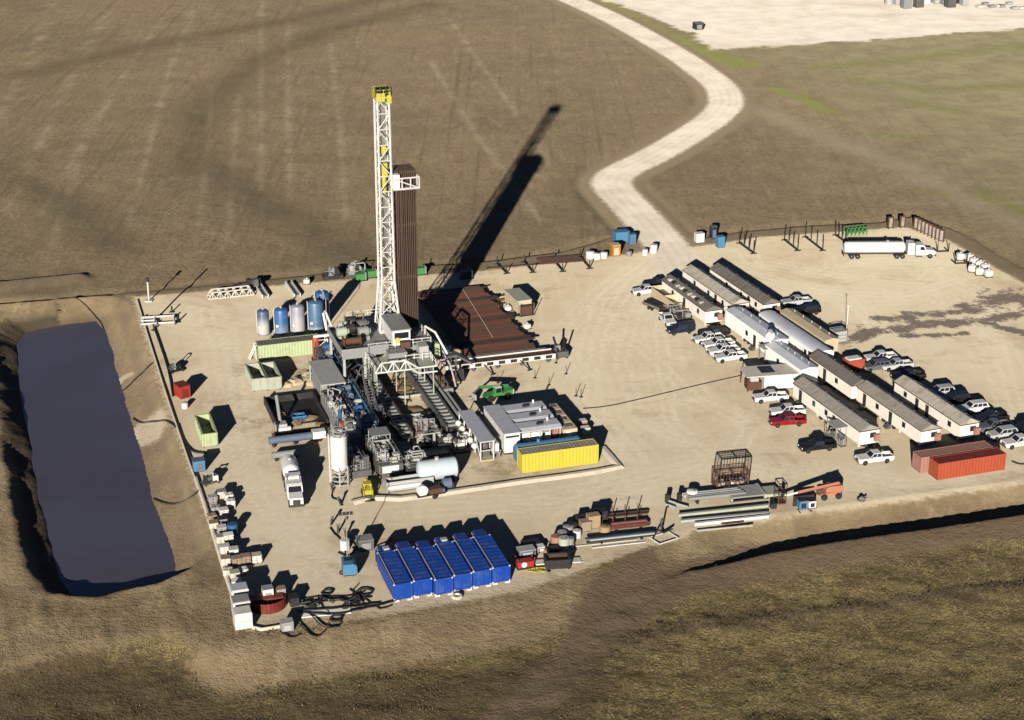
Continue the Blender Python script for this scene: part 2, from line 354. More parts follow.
# ground material: soil, grass, gravel, stains from world-space noise and zone attributes
t = NT('ground'); p = t.pos()
nb = t.noise(p, 0.02, 3, 0.6); nm = t.noise(p, 0.11, 4, 0.65); nf = t.noise(p, 0.9, 4, 0.7); nx = t.noise(p, 3.5, 2, 0.7)
s1 = t.noise(p, 0.55, 3, 0.6, sc=(1.0, 0.012, 1), rz=rad(-7)); s2 = t.noise(p, 0.40, 3, 0.65, sc=(1.0, 0.10, 1), rz=rad(28))
s3 = t.noise(p, 0.55, 3, 0.65, sc=(1.0, 0.12, 1), rz=rad(72))
def edge(att, amp, wd=0.06, n=None):
    a = t.attr(att)
    j = t.math('ADD', a, t.math('MULTIPLY', t.math('SUBTRACT', n or nf, 0.5), amp))
    return t.ramp(j, 0.5-wd, 0.5+wd)
field = t.mix(t.ramp(nb, 0.35, 0.65), (0.110, 0.083, 0.051), (0.086, 0.069, 0.045))
field = t.mix(t.ramp(nm, 0.42, 0.68, 0, 0.7), field, (0.128, 0.099, 0.064))
field = t.mix(t.ramp(s1, 0.52, 0.70, 0, 0.55), field, (0.062, 0.049, 0.032))
field = t.mix(t.ramp(s2, 0.54, 0.72, 0, 0.40), field, (0.147, 0.118, 0.079))
field = t.mix(t.ramp(nf, 0.46, 0.68, 0, 0.70), field, (0.058, 0.048, 0.030))
field = t.mix(t.ramp(nx, 0.50, 0.72, 0, 0.65), field, (0.158, 0.125, 0.083))
ng = t.noise(p, 0.42, 4, 0.75, sc=(1.0, 0.30, 1), rz=rad(38)); ng2 = t.noise(p, 0.30, 4, 0.75, sc=(1.0, 0.35, 1), rz=rad(-25))
field = t.mix(t.ramp(ng, 0.50, 0.66, 0, 0.50), field, (0.072, 0.056, 0.037))
field = t.mix(t.ramp(ng2, 0.52, 0.70, 0, 0.28), field, (0.167, 0.136, 0.091))
field = t.mix(t.ramp(t.noise(p, 0.035, 4, 0.7), 0.52, 0.70, 0, 0.35), field, (0.106, 0.091, 0.052))
field = t.mix(t.math('MULTIPLY', t.attr('fline'), t.ramp(nm, 0.35, 0.65, 0.05, 0.5)), field, (0.190, 0.160, 0.115))
field = t.mix(t.math('MULTIPLY', t.attr('plough'), t.ramp(nm, 0.3, 0.7, 0.35, 0.85)), field, (0.055, 0.044, 0.028))
field = t.mix(t.math('MULTIPLY', t.attr('trail'), 0.45), field, (0.169, 0.141, 0.103))
field = t.mix(t.math('MULTIPLY', t.ramp(t.math('ADD', t.math('MULTIPLY', t.n('ShaderNodeSeparateXYZ', {0: p}).outputs[0], 1.0), t.math('MULTIPLY', t.n('ShaderNodeSeparateXYZ', {0: p}).outputs[1], 0.35)), 200, 330), t.ramp(nm, 0.3, 0.7, 0.35, 0.9)), field, (0.154, 0.143, 0.086))
# rough near field: darker soil with straw and weeds
nearc = t.mix(t.ramp(nm, 0.40, 0.62), (0.118, 0.085, 0.046), (0.171, 0.136, 0.061))
nearc = t.mix(t.ramp(nf, 0.45, 0.70, 0, 0.8), nearc, (0.068, 0.052, 0.030))
nearc = t.mix(t.ramp(s3, 0.52, 0.70, 0, 0.6), nearc, (0.227, 0.182, 0.085))
nearc = t.mix(t.ramp(nx, 0.55, 0.40, 0, 0.55), nearc, (0.036, 0.028, 0.015))
nearc = t.mix(t.ramp(nx, 0.54, 0.70, 0, 0.8), nearc, (0.256, 0.214, 0.110))
nearc = t.mix(t.ramp(t.noise(p, 0.32, 5, 0.75), 0.50, 0.64, 0, 0.7), nearc, (0.040, 0.033, 0.016))
nearc = t.mix(t.ramp(t.noise(p, 0.16, 4, 0.7), 0.54, 0.68, 0, 0.5), nearc, (0.133, 0.114, 0.048))
col = t.mix(t.attr('near'), field, nearc)
col = t.mix(t.math('MULTIPLY', edge('scrub', 0.8, 0.25, nm), 0.65), col, t.mix(nf, (0.035, 0.026, 0.018), (0.075, 0.055, 0.034)))
gr = t.mix(nf, (0.062, 0.074, 0.020), (0.115, 0.112, 0.040))
col = t.mix(t.math('MULTIPLY', t.math('MULTIPLY', edge('green', 1.3, 0.35, nm), t.ramp(t.noise(p, 0.25, 5, 0.75), 0.35, 0.6)), 0.8), col, gr)
farm = t.mix(t.ramp(nm, 0.35, 0.7), (0.185, 0.152, 0.079), (0.139, 0.116, 0.059))
col = t.mix(t.math('MULTIPLY', edge('verge', 0.6, 0.3), t.ramp(nm, 0.3, 0.6, 0.45, 0.95)), col, t.mix(nf, (0.080, 0.098, 0.024), (0.140, 0.140, 0.050)))
bank = t.mix(t.ramp(nm, 0.35, 0.65), (0.198, 0.153, 0.092), (0.142, 0.107, 0.065))
bank = t.mix(t.ramp(nf, 0.5, 0.75, 0, 0.6), bank, (0.106, 0.078, 0.048))
bank = t.mix(t.ramp(s3, 0.52, 0.7, 0, 0.45), bank, (0.252, 0.205, 0.129))
col = t.mix(edge('bank', 0.5, 0.12), col, bank)
till = t.mix(nf, (0.087, 0.062, 0.043), (0.118, 0.089, 0.057))
col = t.mix(t.math('MULTIPLY', edge('till', 0.6, 0.2), 1.0), col, till)
col = t.mix(t.math('MULTIPLY', t.attr('edge'), 0.65), col, (0.079, 0.063, 0.045))
col = t.mix(t.math('MULTIPLY', t.attr('hedge'), 0.5), col, (0.073, 0.053, 0.037))
col = t.mix(t.math('MULTIPLY', edge('shoulder', 0.5, 0.2), 0.85), col, (0.125, 0.099, 0.066))
pad = t.mix(t.ramp(nb, 0.35, 0.65), (0.321, 0.278, 0.203), (0.283, 0.237, 0.167))
pad = t.mix(t.ramp(nm, 0.45, 0.75, 0, 0.6), pad, (0.354, 0.315, 0.244))
pad = t.mix(t.ramp(t.noise(p, 0.06, 7, 0.72, dist=0.6), 0.50, 0.66, 0, 0.75), pad, (0.223, 0.175, 0.117))
pad = t.mix(t.ramp(nf, 0.55, 0.8, 0, 0.35), pad, (0.205, 0.168, 0.122))
pad = t.mix(t.ramp(s3, 0.52, 0.72, 0, 0.35), pad, (0.367, 0.334, 0.260))
pad = t.mix(t.math('MULTIPLY', t.attr('tyre'), t.ramp(nf, 0.3, 0.7, 0.25, 0.85)), pad, (0.395, 0.369, 0.297))
pad = t.mix(t.math('MULTIPLY', edge('stain', 2.2, 0.14, t.noise(p, 0.22, 6, 0.75)), 0.96), pad, t.mix(nf, (0.046, 0.037, 0.038), (0.116, 0.094, 0.080)))
pad = t.mix(t.math('MULTIPLY', t.attr('grime'), t.ramp(t.noise(p, 0.22, 6, 0.75), 0.42, 0.62, 0, 0.8)), pad, (0.128, 0.096, 0.058))
pad = t.mix(t.ramp(t.noise(p, 0.35, 5, 0.7, sc=(0.35, 1, 1), rz=rad(-15), dist=0.8), 0.56, 0.70, 0, 0.4), pad, (0.207, 0.167, 0.105))
col = t.mix(edge('pad', 0.35, 0.09), col, pad)
road = t.mix(t.ramp(nm, 0.35, 0.7), (0.36, 0.330, 0.285), (0.30, 0.268, 0.225))
road = t.mix(t.ramp(nf, 0.5, 0.8, 0, 0.4), road, (0.26, 0.225, 0.18))
road = t.mix(t.math('MULTIPLY', t.attr('rut'), t.ramp(nm, 0.3, 0.7, 0.1, 0.5)), road, (0.225, 0.195, 0.155))
col = t.mix(edge('road', 0.55, 0.16), col, road)
fpc = t.mix(t.ramp(nm, 0.35, 0.7), (0.355, 0.330, 0.295), (0.30, 0.272, 0.235))
fpc = t.mix(t.ramp(t.noise(p, 0.05, 5, 0.65, sc=(0.4, 1, 1)), 0.5, 0.7, 0, 0.6), fpc, (0.25, 0.215, 0.175))
col = t.mix(edge('far', 0.9, 0.10, nm), col, fpc)
col = t.mix(t.math('MULTIPLY', t.attr('wet_shade'), 0.9), col, t.mix(nf, (0.030, 0.024, 0.018), (0.070, 0.055, 0.040)))  # darkens the wet rim and paints the left bank's shade
col = t.mix(t.math('MULTIPLY', edge('deposit', 0.9, 0.15), 0.85), col, t.mix(nf, (0.30, 0.26, 0.205), (0.20, 0.165, 0.12)))
t.set(Base_Color=col, Roughness=0.95)
t.put(t.b.inputs['Diffuse Roughness'], 1.0)
t.put(t.b.inputs['Specular IOR Level'], 0.1)
soft_ = t.math('SUBTRACT', 1.0, t.math('MULTIPLY', t.math('MAXIMUM', t.math('MAXIMUM', t.attr('pad'), t.attr('road')), t.attr('far')), 0.88))
hb = t.math('ADD', t.math('MULTIPLY', nf, 0.6), t.math('MULTIPLY', nx, 0.28))
hb = t.math('ADD', hb, t.math('MULTIPLY', s1, 0.10))
t.bump(t.math('MULTIPLY', hb, t.math('MULTIPLY', soft_, t.math('ADD', 1.0, t.math('MULTIPLY', t.attr('near'), 0.9)))), 0.8, 0.42)
M['ground'] = t.m

def tagk(o, kind): o['kind'] = kind; return o
def grid_object(name, facemask):
    ny, nx_ = GX.shape
    idx = np.arange(ny*nx_).reshape(ny, nx_)
    q = np.stack([idx[:-1, :-1], idx[:-1, 1:], idx[1:, 1:], idx[1:, :-1]], -1)[facemask]
    used, inv = np.unique(q.ravel(), return_inverse=True)
    V = np.stack([GX.ravel()[used], GY.ravel()[used], GZ.ravel()[used]], -1).astype(np.float32)
    me = bpy.data.meshes.new(name); nf_ = len(q)
    me.vertices.add(len(V)); me.vertices.foreach_set('co', V.ravel())
    me.loops.add(nf_*4); me.loops.foreach_set('vertex_index', inv.astype(np.int32))
    me.polygons.add(nf_); me.polygons.foreach_set('loop_start', np.arange(0, nf_*4, 4, dtype=np.int32))
    me.polygons.foreach_set('use_smooth', np.ones(nf_, bool))
    me.update(calc_edges=True)
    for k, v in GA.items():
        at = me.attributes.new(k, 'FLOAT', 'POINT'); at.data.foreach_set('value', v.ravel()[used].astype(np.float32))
    me.materials.append(M['ground'])
    o = bpy.data.objects.new(name, me); C.objects.link(o); o['kind'] = 'structure'
    return o
def cellmean(a): return (a[:-1, :-1]+a[1:, :-1]+a[:-1, 1:]+a[1:, 1:])/4
mp = cellmean(GSP) < 0; mr = (cellmean(GRD) < 4.8)&~mp; mf = (cellmean(GSF) < 0)&~mp&~mr
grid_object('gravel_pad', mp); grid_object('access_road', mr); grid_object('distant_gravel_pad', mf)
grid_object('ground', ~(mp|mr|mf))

# pit water
t = NT('pit_water'); p = t.pos()
nw = t.noise(p, 0.9, 4, 0.6); nl = t.noise(p, 0.035, 4, 0.55)
t.set(Base_Color=t.mix(t.ramp(nl, 0.35, 0.65), (0.070, 0.070, 0.096), (0.064, 0.058, 0.074)), Roughness=0.22)
t.put(t.b.inputs['Specular IOR Level'], 0.35); t.bump(nw, 0.10, 0.04); M['pit_water'] = t.m
ctr = WATER.mean(0); wp = [(ctr+(q-ctr)*1.06) for q in WATER]
me = bpy.data.meshes.new('pit_water'); me.from_pydata([(q[0], q[1], -2.2) for q in wp], [], [list(range(len(wp)))]); me.materials.append(M['pit_water'])
o = bpy.data.objects.new('pit_water', me); C.objects.link(o); o['kind'] = 'structure'

# ------------------------------------------------------------------ mesh helpers
class MB:
    def __init__(s): s.v = []; s.f = []; s.cuts = []
    def add(s, vs, fs):
        k = len(s.v); s.cuts.append((k, len(s.f))); s.v += [tuple(q) for q in vs]; s.f += [tuple(i+k for i in f) for f in fs]; return s
    def box(s, x0, x1, y0, y1, z0, z1, rz=0):
        vs = [(x, y, z) for z in (z0, z1) for x, y in ((x0, y0), (x1, y0), (x1, y1), (x0, y1))]
        if rz:
            cx, cy = (x0+x1)/2, (y0+y1)/2; c, si = math.cos(rz), math.sin(rz)
            vs = [(cx+(x-cx)*c-(y-cy)*si, cy+(x-cx)*si+(y-cy)*c, z) for x, y, z in vs]
        return s.add(vs, [(3, 2, 1, 0), (4, 5, 6, 7), (0, 1, 5, 4), (1, 2, 6, 5), (2, 3, 7, 6), (3, 0, 4, 7)])
    def cyl(s, a, b, r, n=8, r2=None, cap=True):
        a = Vector(a); b = Vector(b); d = (b-a)
        if d.length < 1e-6: return s
        d.normalize(); u = d.orthogonal().normalized(); w_ = d.cross(u); r2 = r if r2 is None else r2
        vs = []
        for c, rr in ((a, r), (b, r2)):
            for i in range(n):
                an = 2*PI*(i+0.5)/n; vs.append(c+(u*math.cos(an)+w_*math.sin(an))*rr)
        fs = [(i, (i+1) % n, n+(i+1) % n, n+i) for i in range(n)]
        if cap: fs += [tuple(range(n-1, -1, -1)), tuple(range(n, 2*n))]
        return s.add(vs, fs)
    def bar(s, a, b, w_=0.1, n=4): return s.cyl(a, b, w_*0.707, n)
    def tube(s, pts, r, n=6):
        for a, b in zip(pts[:-1], pts[1:]): s.cyl(a, b, r, n)
        return s
    def prism(s, poly, y0, y1, ax='y'):
        """polygon in the x-z plane extruded along y (or 'x': polygon in y-z extruded along x; 'z': in x-y along z)"""
        n = len(poly)
        f = {'y': lambda a, b, c: (a, c, b), 'x': lambda a, b, c: (c, a, b), 'z': lambda a, b, c: (a, b, c)}[ax]
        vs = [f(a, b, y0) for a, b in poly]+[f(a, b, y1) for a, b in poly]
        fs = [tuple(range(n)), tuple(range(2*n-1, n-1, -1))]+[(i, n+i, n+(i+1) % n, (i+1) % n) for i in range(n)]
        return s.add(vs, fs)
    def lathe(s, prof, n=20, c=(0, 0, 0), ax='z'):
        vs = []
        for r, z in prof:
            for i in range(n):
                a = 2*PI*i/n; q = (r*math.cos(a), r*math.sin(a), z)
                if ax == 'x': q = (q[2], q[0], q[1])
                if ax == 'y': q = (q[0], q[2], q[1])
                vs.append((q[0]+c[0], q[1]+c[1], q[2]+c[2]))
        m = len(prof)
        fs = [(j*n+i, j*n+(i+1) % n, (j+1)*n+(i+1) % n, (j+1)*n+i) for j in range(m-1) for i in range(n)]
        fs += [tuple(range(n-1, -1, -1)), tuple(range((m-1)*n, m*n))]
        return s.add(vs, fs)
    def blob(s, c, rx, ry, rz, seed=0, n=10, m=6, jit=0.08, flat=0.0, pw=1.0):
        rr = random.Random(seed); vs = []
        for j in range(m+1):
            ph = -PI/2+PI*j/m
            for i in range(n):
                a = 2*PI*i/n; k = 1+rr.uniform(-jit, jit)
                cp = math.cos(ph); x = math.copysign(abs(math.cos(a))**pw, math.cos(a)); y = math.copysign(abs(math.sin(a))**pw, math.sin(a))
                vs.append((c[0]+rx*x*max(cp, 0)**pw*k, c[1]+ry*y*max(cp, 0)**pw*k, c[2]+rz*math.copysign(abs(math.sin(ph))**pw, math.sin(ph))*k))
        fs = [(j*n+i, j*n+(i+1) % n, (j+1)*n+(i+1) % n, (j+1)*n+i) for j in range(m) for i in range(n)]
        return s.add(vs, fs)
    def torus(s, c, R_, r, n=24, m=6, sx=1, sy=1, rz=0, a0=0, a1=2*PI, wob=0, seed=0):
        rr = random.Random(seed); pts = []
        for i in range(n+1):
            a = a0+(a1-a0)*i/n; k = R_*(1+wob*math.sin(3*a+seed))
            x, y = k*sx*math.cos(a), k*sy*math.sin(a)
            pts.append((c[0]+x*math.cos(rz)-y*math.sin(rz), c[1]+x*math.sin(rz)+y*math.cos(rz), c[2]))
        return s.tube(pts, r, m)
    def mesh(s, name, mat, smooth=False):
        me = bpy.data.meshes.new(name); me.from_pydata(s.v, [], s.f); me.materials.append(M[mat])
        if smooth:
            me.polygons.foreach_set('use_smooth', [True]*len(me.polygons))
            try: me.set_sharp_from_angle(angle=rad(35))
            except Exception: pass
        me.update(); return me
    def buildp(s, name, mat, parent=None, smooth=False):
        """one object for each added piece"""
        r = []
        for k, (v0, f0) in enumerate(s.cuts):
            v1, f1 = s.cuts[k+1] if k+1 < len(s.cuts) else (len(s.v), len(s.f))
            q = MB(); q.v = s.v[v0:v1]; q.f = [tuple(i-v0 for i in f) for f in s.f[f0:f1]]; r.append(q.build(name, mat, parent, smooth=smooth))
        return r
    def build(s, name, mat, parent=None, loc=None, rz=None, smooth=False):
        import bmesh
        me = s.mesh(name, mat, smooth)
        bm = bmesh.new(); bm.from_mesh(me); bmesh.ops.recalc_face_normals(bm, faces=bm.faces); bm.to_mesh(me); bm.free()
        o = bpy.data.objects.new(name, me); C.objects.link(o)
        if parent: o.parent = parent
        if loc is not None: o.location = loc
        if rz is not None: o.rotation_euler = (0, 0, rz)
        return o
def tag(o, label, cat, group=None):
    o['label'] = label; o['category'] = cat
    if group: o['group'] = group
    return o
def thing(name, label, cat, loc, rz=0, group=None):
    o = bpy.data.objects.new(name, None); C.objects.link(o); o.empty_display_size = 0.3
    o.location = tuple(loc) if len(loc) == 3 else (*loc, 0); o.rotation_euler = (0, 0, rz)
    return tag(o, label, cat, group)
def inst(src, name, parent, loc=(0, 0, 0), rot=(0, 0, 0), mat=None):
    o = bpy.data.objects.new(name, src.data); C.objects.link(o); o.parent = parent; o.location = loc; o.rotation_euler = rot
    return o
def dup(root, loc, rz, label=None, group=None):
    r = root.copy(); C.objects.link(r); r.location = tuple(loc) if len(loc) == 3 else (*loc, 0); r.rotation_euler = (0, 0, rz)
    if label: r['label'] = label
    if group: r['group'] = group
    for ch in list(root.children):
        c = ch.copy(); C.objects.link(c); c.parent = r
        for g in ch.children:
            d = g.copy(); C.objects.link(d); d.parent = c
    return r
def B(*a, **k): return MB().box(*a, **k)
RZ = rad(17.5); TZ = rad(21.0)
def gl(px, py, h=0.0): v = G(px, py, h); return (v.x, v.y, 0.0)
def railing(m, pts, h=1.1, r=0.045, step=2.0, rails=(0.55, 1.1)):
    for a, b in zip(pts[:-1], pts[1:]):
        a = Vector(a); b = Vector(b); n = max(1, round((b-a).length/step))
        for i in range(n+1):
            q = a.lerp(b, i/n); m.cyl(q, q+Vector((0, 0, h)), r, 4)
        for z in rails: m.cyl(a+Vector((0, 0, z)), b+Vector((0, 0, z)), r, 4)
    return m

# ------------------------------------------------------------------ drilling rig (local frame: u to the right, v away)
RO = G(395, 372)
def rig(u, v, z=0.0):
    c, s_ = math.cos(RZ), math.sin(RZ); return (RO.x+u*c-v*s_, RO.y+u*s_+v*c, z)
FH = 8.0
dr = thing('drilling_rig', 'tall white lattice drilling rig with yellow crown standing over the well', 'drilling rig', (RO.x, RO.y, 0), RZ)
# base beams with rungs
for u0, u1, v0, v1 in ((-6.4, -4.2, -29, 9), (1.4, 3.9, -28.5, 9)):
    m = MB()
    m.box(u0, u0+0.35, v0, v1, 0, 1.5).box(u1-0.35, u1, v0, v1, 0, 1.5).box(u0+0.35, u1-0.35, v0+0.1, v1-0.1, 0.02, 0.35)
    b_ = m.build('base_beam', 'steel', dr)
    k = MB(); vv = v0+0.5
    while vv < v1-8:
        k.box(u0+0.35, u1-0.35, vv, vv+0.45, 1.05, 1.4); vv += 1.5
    k.build('cross_plate', 'grey', b_)
m = MB().box(4.6, 5.0, -27, 6, 0, 1.3).box(5.5, 5.9, -26.5, 6, 0, 1.1); m.build('outrigger_beam', 'light_grey', dr)
m = MB().box(-4.2, 1.4, -12.3, -12.0, 0.2, 0.6).box(-4.2, 1.4, -20.3, -20.0, 0.2, 0.6).box(-4.2, 1.4, 4, 4.4, 0.2, 0.9); m.buildp('spreader_beam', 'light_grey', dr)
# substructure
m = MB()
for u in (-5.3, 2.7):
    for v in (-6.5, 0.5, 7):
        m.box(u-0.35, u+0.35, v-0.35, v+0.35, 1.5, FH-0.9)
    for v0, v1 in ((-6.5, 0.5), (0.5, 7)):
        m.bar((u, v0, 1.6), (u, v1, FH-1), 0.3); m.bar((u, v1, 1.6), (u, v0, FH-1), 0.3)
m.bar((-5.3, 7, 1.6), (2.7, 7, FH-1), 0.3).bar((2.7, 7, 1.6), (-5.3, 7, FH-1), 0.3)
m.build('substructure', 'grey', dr)
m = MB().box(-6.6, 4.6, -8.2, 8.2, FH-0.9, FH); m.build('rig_floor', 'grey', dr)
# left wing platform and its machinery deck
m = MB().box(-11.2, -6.605, -8.8, -4.2, FH-0.5, FH).box(-11.2, -6.605, -4.195, 3.0, FH-0.45, FH-0.02)
for u, v in ((-10.8, -8.3), (-10.8, 2.6), (-7.2, -8.3), (-7.2, 2.6)): m.box(u-0.2, u+0.2, v-0.2, v+0.2, 3.0, FH-0.5)
m.build('wing_platform', 'light_grey', dr)
m = MB().box(-11.3, -11.2, -8.9, 3, FH-0.4, FH+1.0).box(-11.2, -6.6, -8.9, -8.8, FH-0.9, FH+0.9).box(-6.6, -3.0, -8.5, -8.2, FH-0.8, FH+0.9)
m.build('windwall', 'grey', dr)
# drawworks and engines on the floor
dw = MB().lathe([(0.3, -1.6), (0.95, -1.55), (0.95, -1.35), (0.6, -1.3), (0.6, 1.3), (0.95, 1.35), (0.95, 1.55), (0.3, 1.6)], 16, (-8.8, -5.6, FH+1.05), 'x').build('drawworks_drum', 'rust', dr, smooth=True)
MB().box(-10.2, -7.4, -6.8, -4.6, FH, FH+0.5).build('skid', 'dark', dw)
for i, (u, v, r_, mt) in enumerate(((-9.6, -1.6, 0.8, 'green_grey'), (-8.0, -0.8, 0.9, 'dark'), (-6.0, -2.6, 0.85, 'grey'), (-5.4, 1.2, 0.8, 'steel'), (-8.6, 1.6, 0.7, 'green_grey'), (-6.8, 3.2, 0.8, 'dark'))):
    e = MB().box(u-0.9, u+0.9, v-0.9, v+0.9, FH, FH+0.7).lathe([(r_*0.5, -1.0), (r_, -0.9), (r_, 0.8), (r_*0.6, 0.9), (r_*0.6, 1.2)], 12, (u, v, FH+0.7+r_*0.8), 'x').build('motor', mt, dr, smooth=True)
    MB().cyl((u+0.3, v+0.2, FH+0.7+r_*1.5), (u+0.3, v+0.2, FH+2.9), 0.16, 8).build('exhaust', 'steel', e)
m = MB().tube([(-11.4, 2.8, FH+0.2), (-11.5, 4.6, FH+2.6), (-11.0, 5.4, FH+2.8), (-10.4, 3.2, FH+0.6)], 0.22, 6); m.build('mud_line', 'white', dr)
m = MB().box(-14.0, -11.3, 1.6, 2.0, FH-0.5, FH-0.1); m.build('flow_trough', 'white', dr)
# driller's cabin in front of the mast
cb = MB().prism([(-8.2, FH+0.3), (-0.4, FH+0.3), (-0.4, FH+3.0), (-8.2, FH+3.0)], -2.2, 0.9, 'x').build('driller_cabin', 'white_clean', dr)
MB().box(-2.35, 1.05, -8.4, -0.3, FH+3.0, FH+3.2).build('cabin_roof', 'grey', cb)
MB().box(-1.9, 0.6, -8.23, -8.2, FH+1.5, FH+2.6).build('cabin_window', 'glass', cb)
MB().prism([(-1.9+0.55*math.cos(a*PI/8)+0.5, FH+1.2+0.55*math.sin(a*PI/8)) for a in range(16)], -8.27, -8.235).build('emblem', 'crown_yellow', cb)
MB().box(-1.0, 0.6, -9.4, -8.3, FH, FH+1.2).build('console', 'rust', cb)
# front gallery with trussed white rails
m = MB().box(-7.2, 3.4, -15.6, -8.9, FH-1.35, FH-1.15)
for u in (-6.8, -2.0, 3.0):
    for v in (-15.2, -9.2): m.box(u-0.08, u+0.08, v-0.08, v+0.08, 1.5 if (-6.4 < u < -4 or 1.4 < u < 3.9) else 0, FH-1.35)
gal = m.build('front_gallery', 'green_grey', dr)
m = MB(); zf = FH-1.15
def truss(m, a, b, h, n, w_=0.16):
    a = Vector(a); b = Vector(b); up = Vector((0, 0, h))
    m.bar(a, b, w_); m.bar(a.lerp(b, 0.5/n)+up, a.lerp(b, 1-0.5/n)+up, w_)
    for i in range(n):
        p0 = a.lerp(b, i/n); p1 = a.lerp(b, (i+1)/n); q = a.lerp(b, (i+0.5)/n)+up
        m.bar(p0, q, w_*0.75); m.bar(p1, q, w_*0.75); m.bar(a.lerp(b, (i+0.5)/n), q, w_*0.6)
truss(m, (-7.1, -15.7, zf-0.1), (-0.8, -15.7, zf-0.1), 1.7, 3, 0.2)
m.bar((-0.8, -15.7, zf-0.1), (0.4, -15.7, zf-1.0), 0.2).bar((0.4, -15.7, zf-1.0), (3.6, -15.7, zf-1.0), 0.2).bar((-1.9, -15.7, zf+1.6), (0.3, -15.7, zf), 0.2).bar((0.3, -15.7, zf), (3.6, -15.7, zf), 0.2)
railing(m, [(3.4, -15.5, zf), (3.4, -9, zf)], 1.2, 0.07); railing(m, [(-7.1, -15.5, zf), (-7.1, -9, zf)], 1.2, 0.07)
m.build('gallery_truss', 'white', gal)
m = MB(); railing(m, [(-6.5, -8.25, FH), (4.5, -8.25, FH)], 1.2, 0.07, 1.6); railing(m, [(4.55, -8.2, FH), (4.55, 8.1, FH)], 1.2, 0.06); railing(m, [(-6.5, 8.1, FH), (4.5, 8.1, FH)], 1.2, 0.06)
railing(m, [(-1.0, -12.4, zf), (3.4, -12.4, zf)], 1.3, 0.09, 1.4)
m.build('handrail', 'rig_white', dr)
MB().box(-3.8, -0.6, -11.8, -9.6, zf, zf+1.5).build('gallery_cabinet', 'grey', gal)
MB().box(1.6, 3.2, -11.6, -9.6, zf, zf+2.1).build('gallery_cabinet', 'light_grey', gal)
# stairs from gallery to ground on both sides
for u, dirn in ((-8.3, -1),):
    s_ = MB()
    for sx in (0, 1.0):
        s_.bar((u+sx*dirn, -15.4, zf), (u+sx*dirn, -24.5, 0.1), 0.16); s_.bar((u+sx*dirn, -15.4, zf+1.1), (u+sx*dirn, -24.5, 1.2), 0.09)
        for k in range(7): y = -15.6-k*1.45; z = zf+(y+15.4)*zf/9.1; s_.cyl((u+sx*dirn, y, z), (u+sx*dirn, y, z+1.1), 0.05, 4)
    st = s_.build('stair', 'steel', dr)
    k = MB()
    for i in range(20):
        y = -15.6-i*0.44; z = zf+(y+15.4)*zf/9.1; k.box(min(u+0.08*dirn, u+0.92*dirn), max(u+0.08*dirn, u+0.92*dirn), y-0.14, y+0.14, z, z+0.05)
    k.build('tread', 'grey', st)
# mast: rectangular lattice with splayed foot
MU, MV = -0.75, 1.2          # mast centre
def hw(z):                   # half width (u) and half depth (v)
    if z < FH+9: k = (FH+9-z)/9; return 1.12+0.75*k, 1.30+0.55*k
    k = (z-FH-9)/34; return 1.12-0.14*k, 1.30-0.15*k
levels = [FH, FH+3, FH+6, FH+9]+[FH+9+2.7*i for i in range(1, 13)]
ZT = levels[-1]
def corner(z, su, sv):
    a, b = hw(z); return Vector((MU+su*a, MV+sv*b, z))
mo = MB().box(MU-2.0, MU+2.0, MV-2.3, MV+2.3, FH, FH+0.25).build('mast', 'rig_white', dr)
for su in (-1, 1):
    for sv in (-1, 1):
        mast = MB()
        for z0, z1 in zip(levels[:-1], levels[1:]): mast.bar(corner(z0, su, sv), corner(z1, su, sv), 0.28)
        mast.build('mast_leg', 'rig_white', mo)
gi = MB(); br = MB()
for i, z in enumerate(levels):
    c = [corner(z, *q) for q in ((-1, -1), (1, -1), (1, 1), (-1, 1))]
    for a in range(4):
        if a == 0 and z < FH+8: continue
        gi.bar(c[a], c[(a+1) % 4], 0.15)
    if i+1 < len(levels):
        d = [corner(levels[i+1], *q) for q in ((-1, -1), (1, -1), (1, 1), (-1, 1))]
        for a in range(4):
            if i % 2: br.bar(c[a], d[(a+1) % 4], 0.12)
            else: br.bar(d[a], c[(a+1) % 4], 0.12)
        if i < 3:
            for a in range(4):
                if i % 2: br.bar(d[a], c[(a+1) % 4], 0.11)
                else: br.bar(c[a], d[(a+1) % 4], 0.11)
gi.buildp('girt', 'rig_white', mo); br.buildp('diagonal_brace', 'rig_white', mo)
ld = MB(); a, b = hw(30)
for du in (-0.25, 0.25): ld.cyl((MU-a-0.35, MV+du, FH), (MU-1.2, MV+du, ZT), 0.05, 4)
for i in range(110):
    z = FH+0.4*i
    if z < ZT: x = MU-a-0.35+(a-0.95)*(z-FH)/(ZT-FH); ld.cyl((x, MV-0.25, z), (x, MV+0.25, z), 0.03, 3)
ld.build('ladder', 'rig_white', mo)
ln = MB()
for du in (-0.3, -0.1, 0.1, 0.3): ln.cyl((MU+du, MV, FH+14), (MU+du, MV, ZT), 0.035, 4)
ln.cyl((MU-1.0, MV-1.2, FH), (MU-0.9, MV-1.1, ZT-2), 0.12, 6).cyl((MU+0.8, MV+1.2, FH), (MU+0.8, MV+1.1, ZT-8), 0.12, 6)
ln.build('drilling_line', 'light_grey', mo)
td = MB().box(MU-0.55, MU+0.55, MV-0.5, MV+0.5, FH+27.5, FH+30.0).lathe([(0.25, FH+24.5), (0.45, FH+25), (0.45, FH+27.5), (0.6, FH+27.5), (0.6, FH+28)], 10, (MU, MV, 0)).build('top_drive', 'crown_yellow', dr)
MB().lathe([(0.2, -0.35), (0.75, -0.3), (0.75, 0.3), (0.2, 0.35)], 14, (MU, MV, FH+32.2), 'y').build('travelling_block', 'crown_yellow', td)
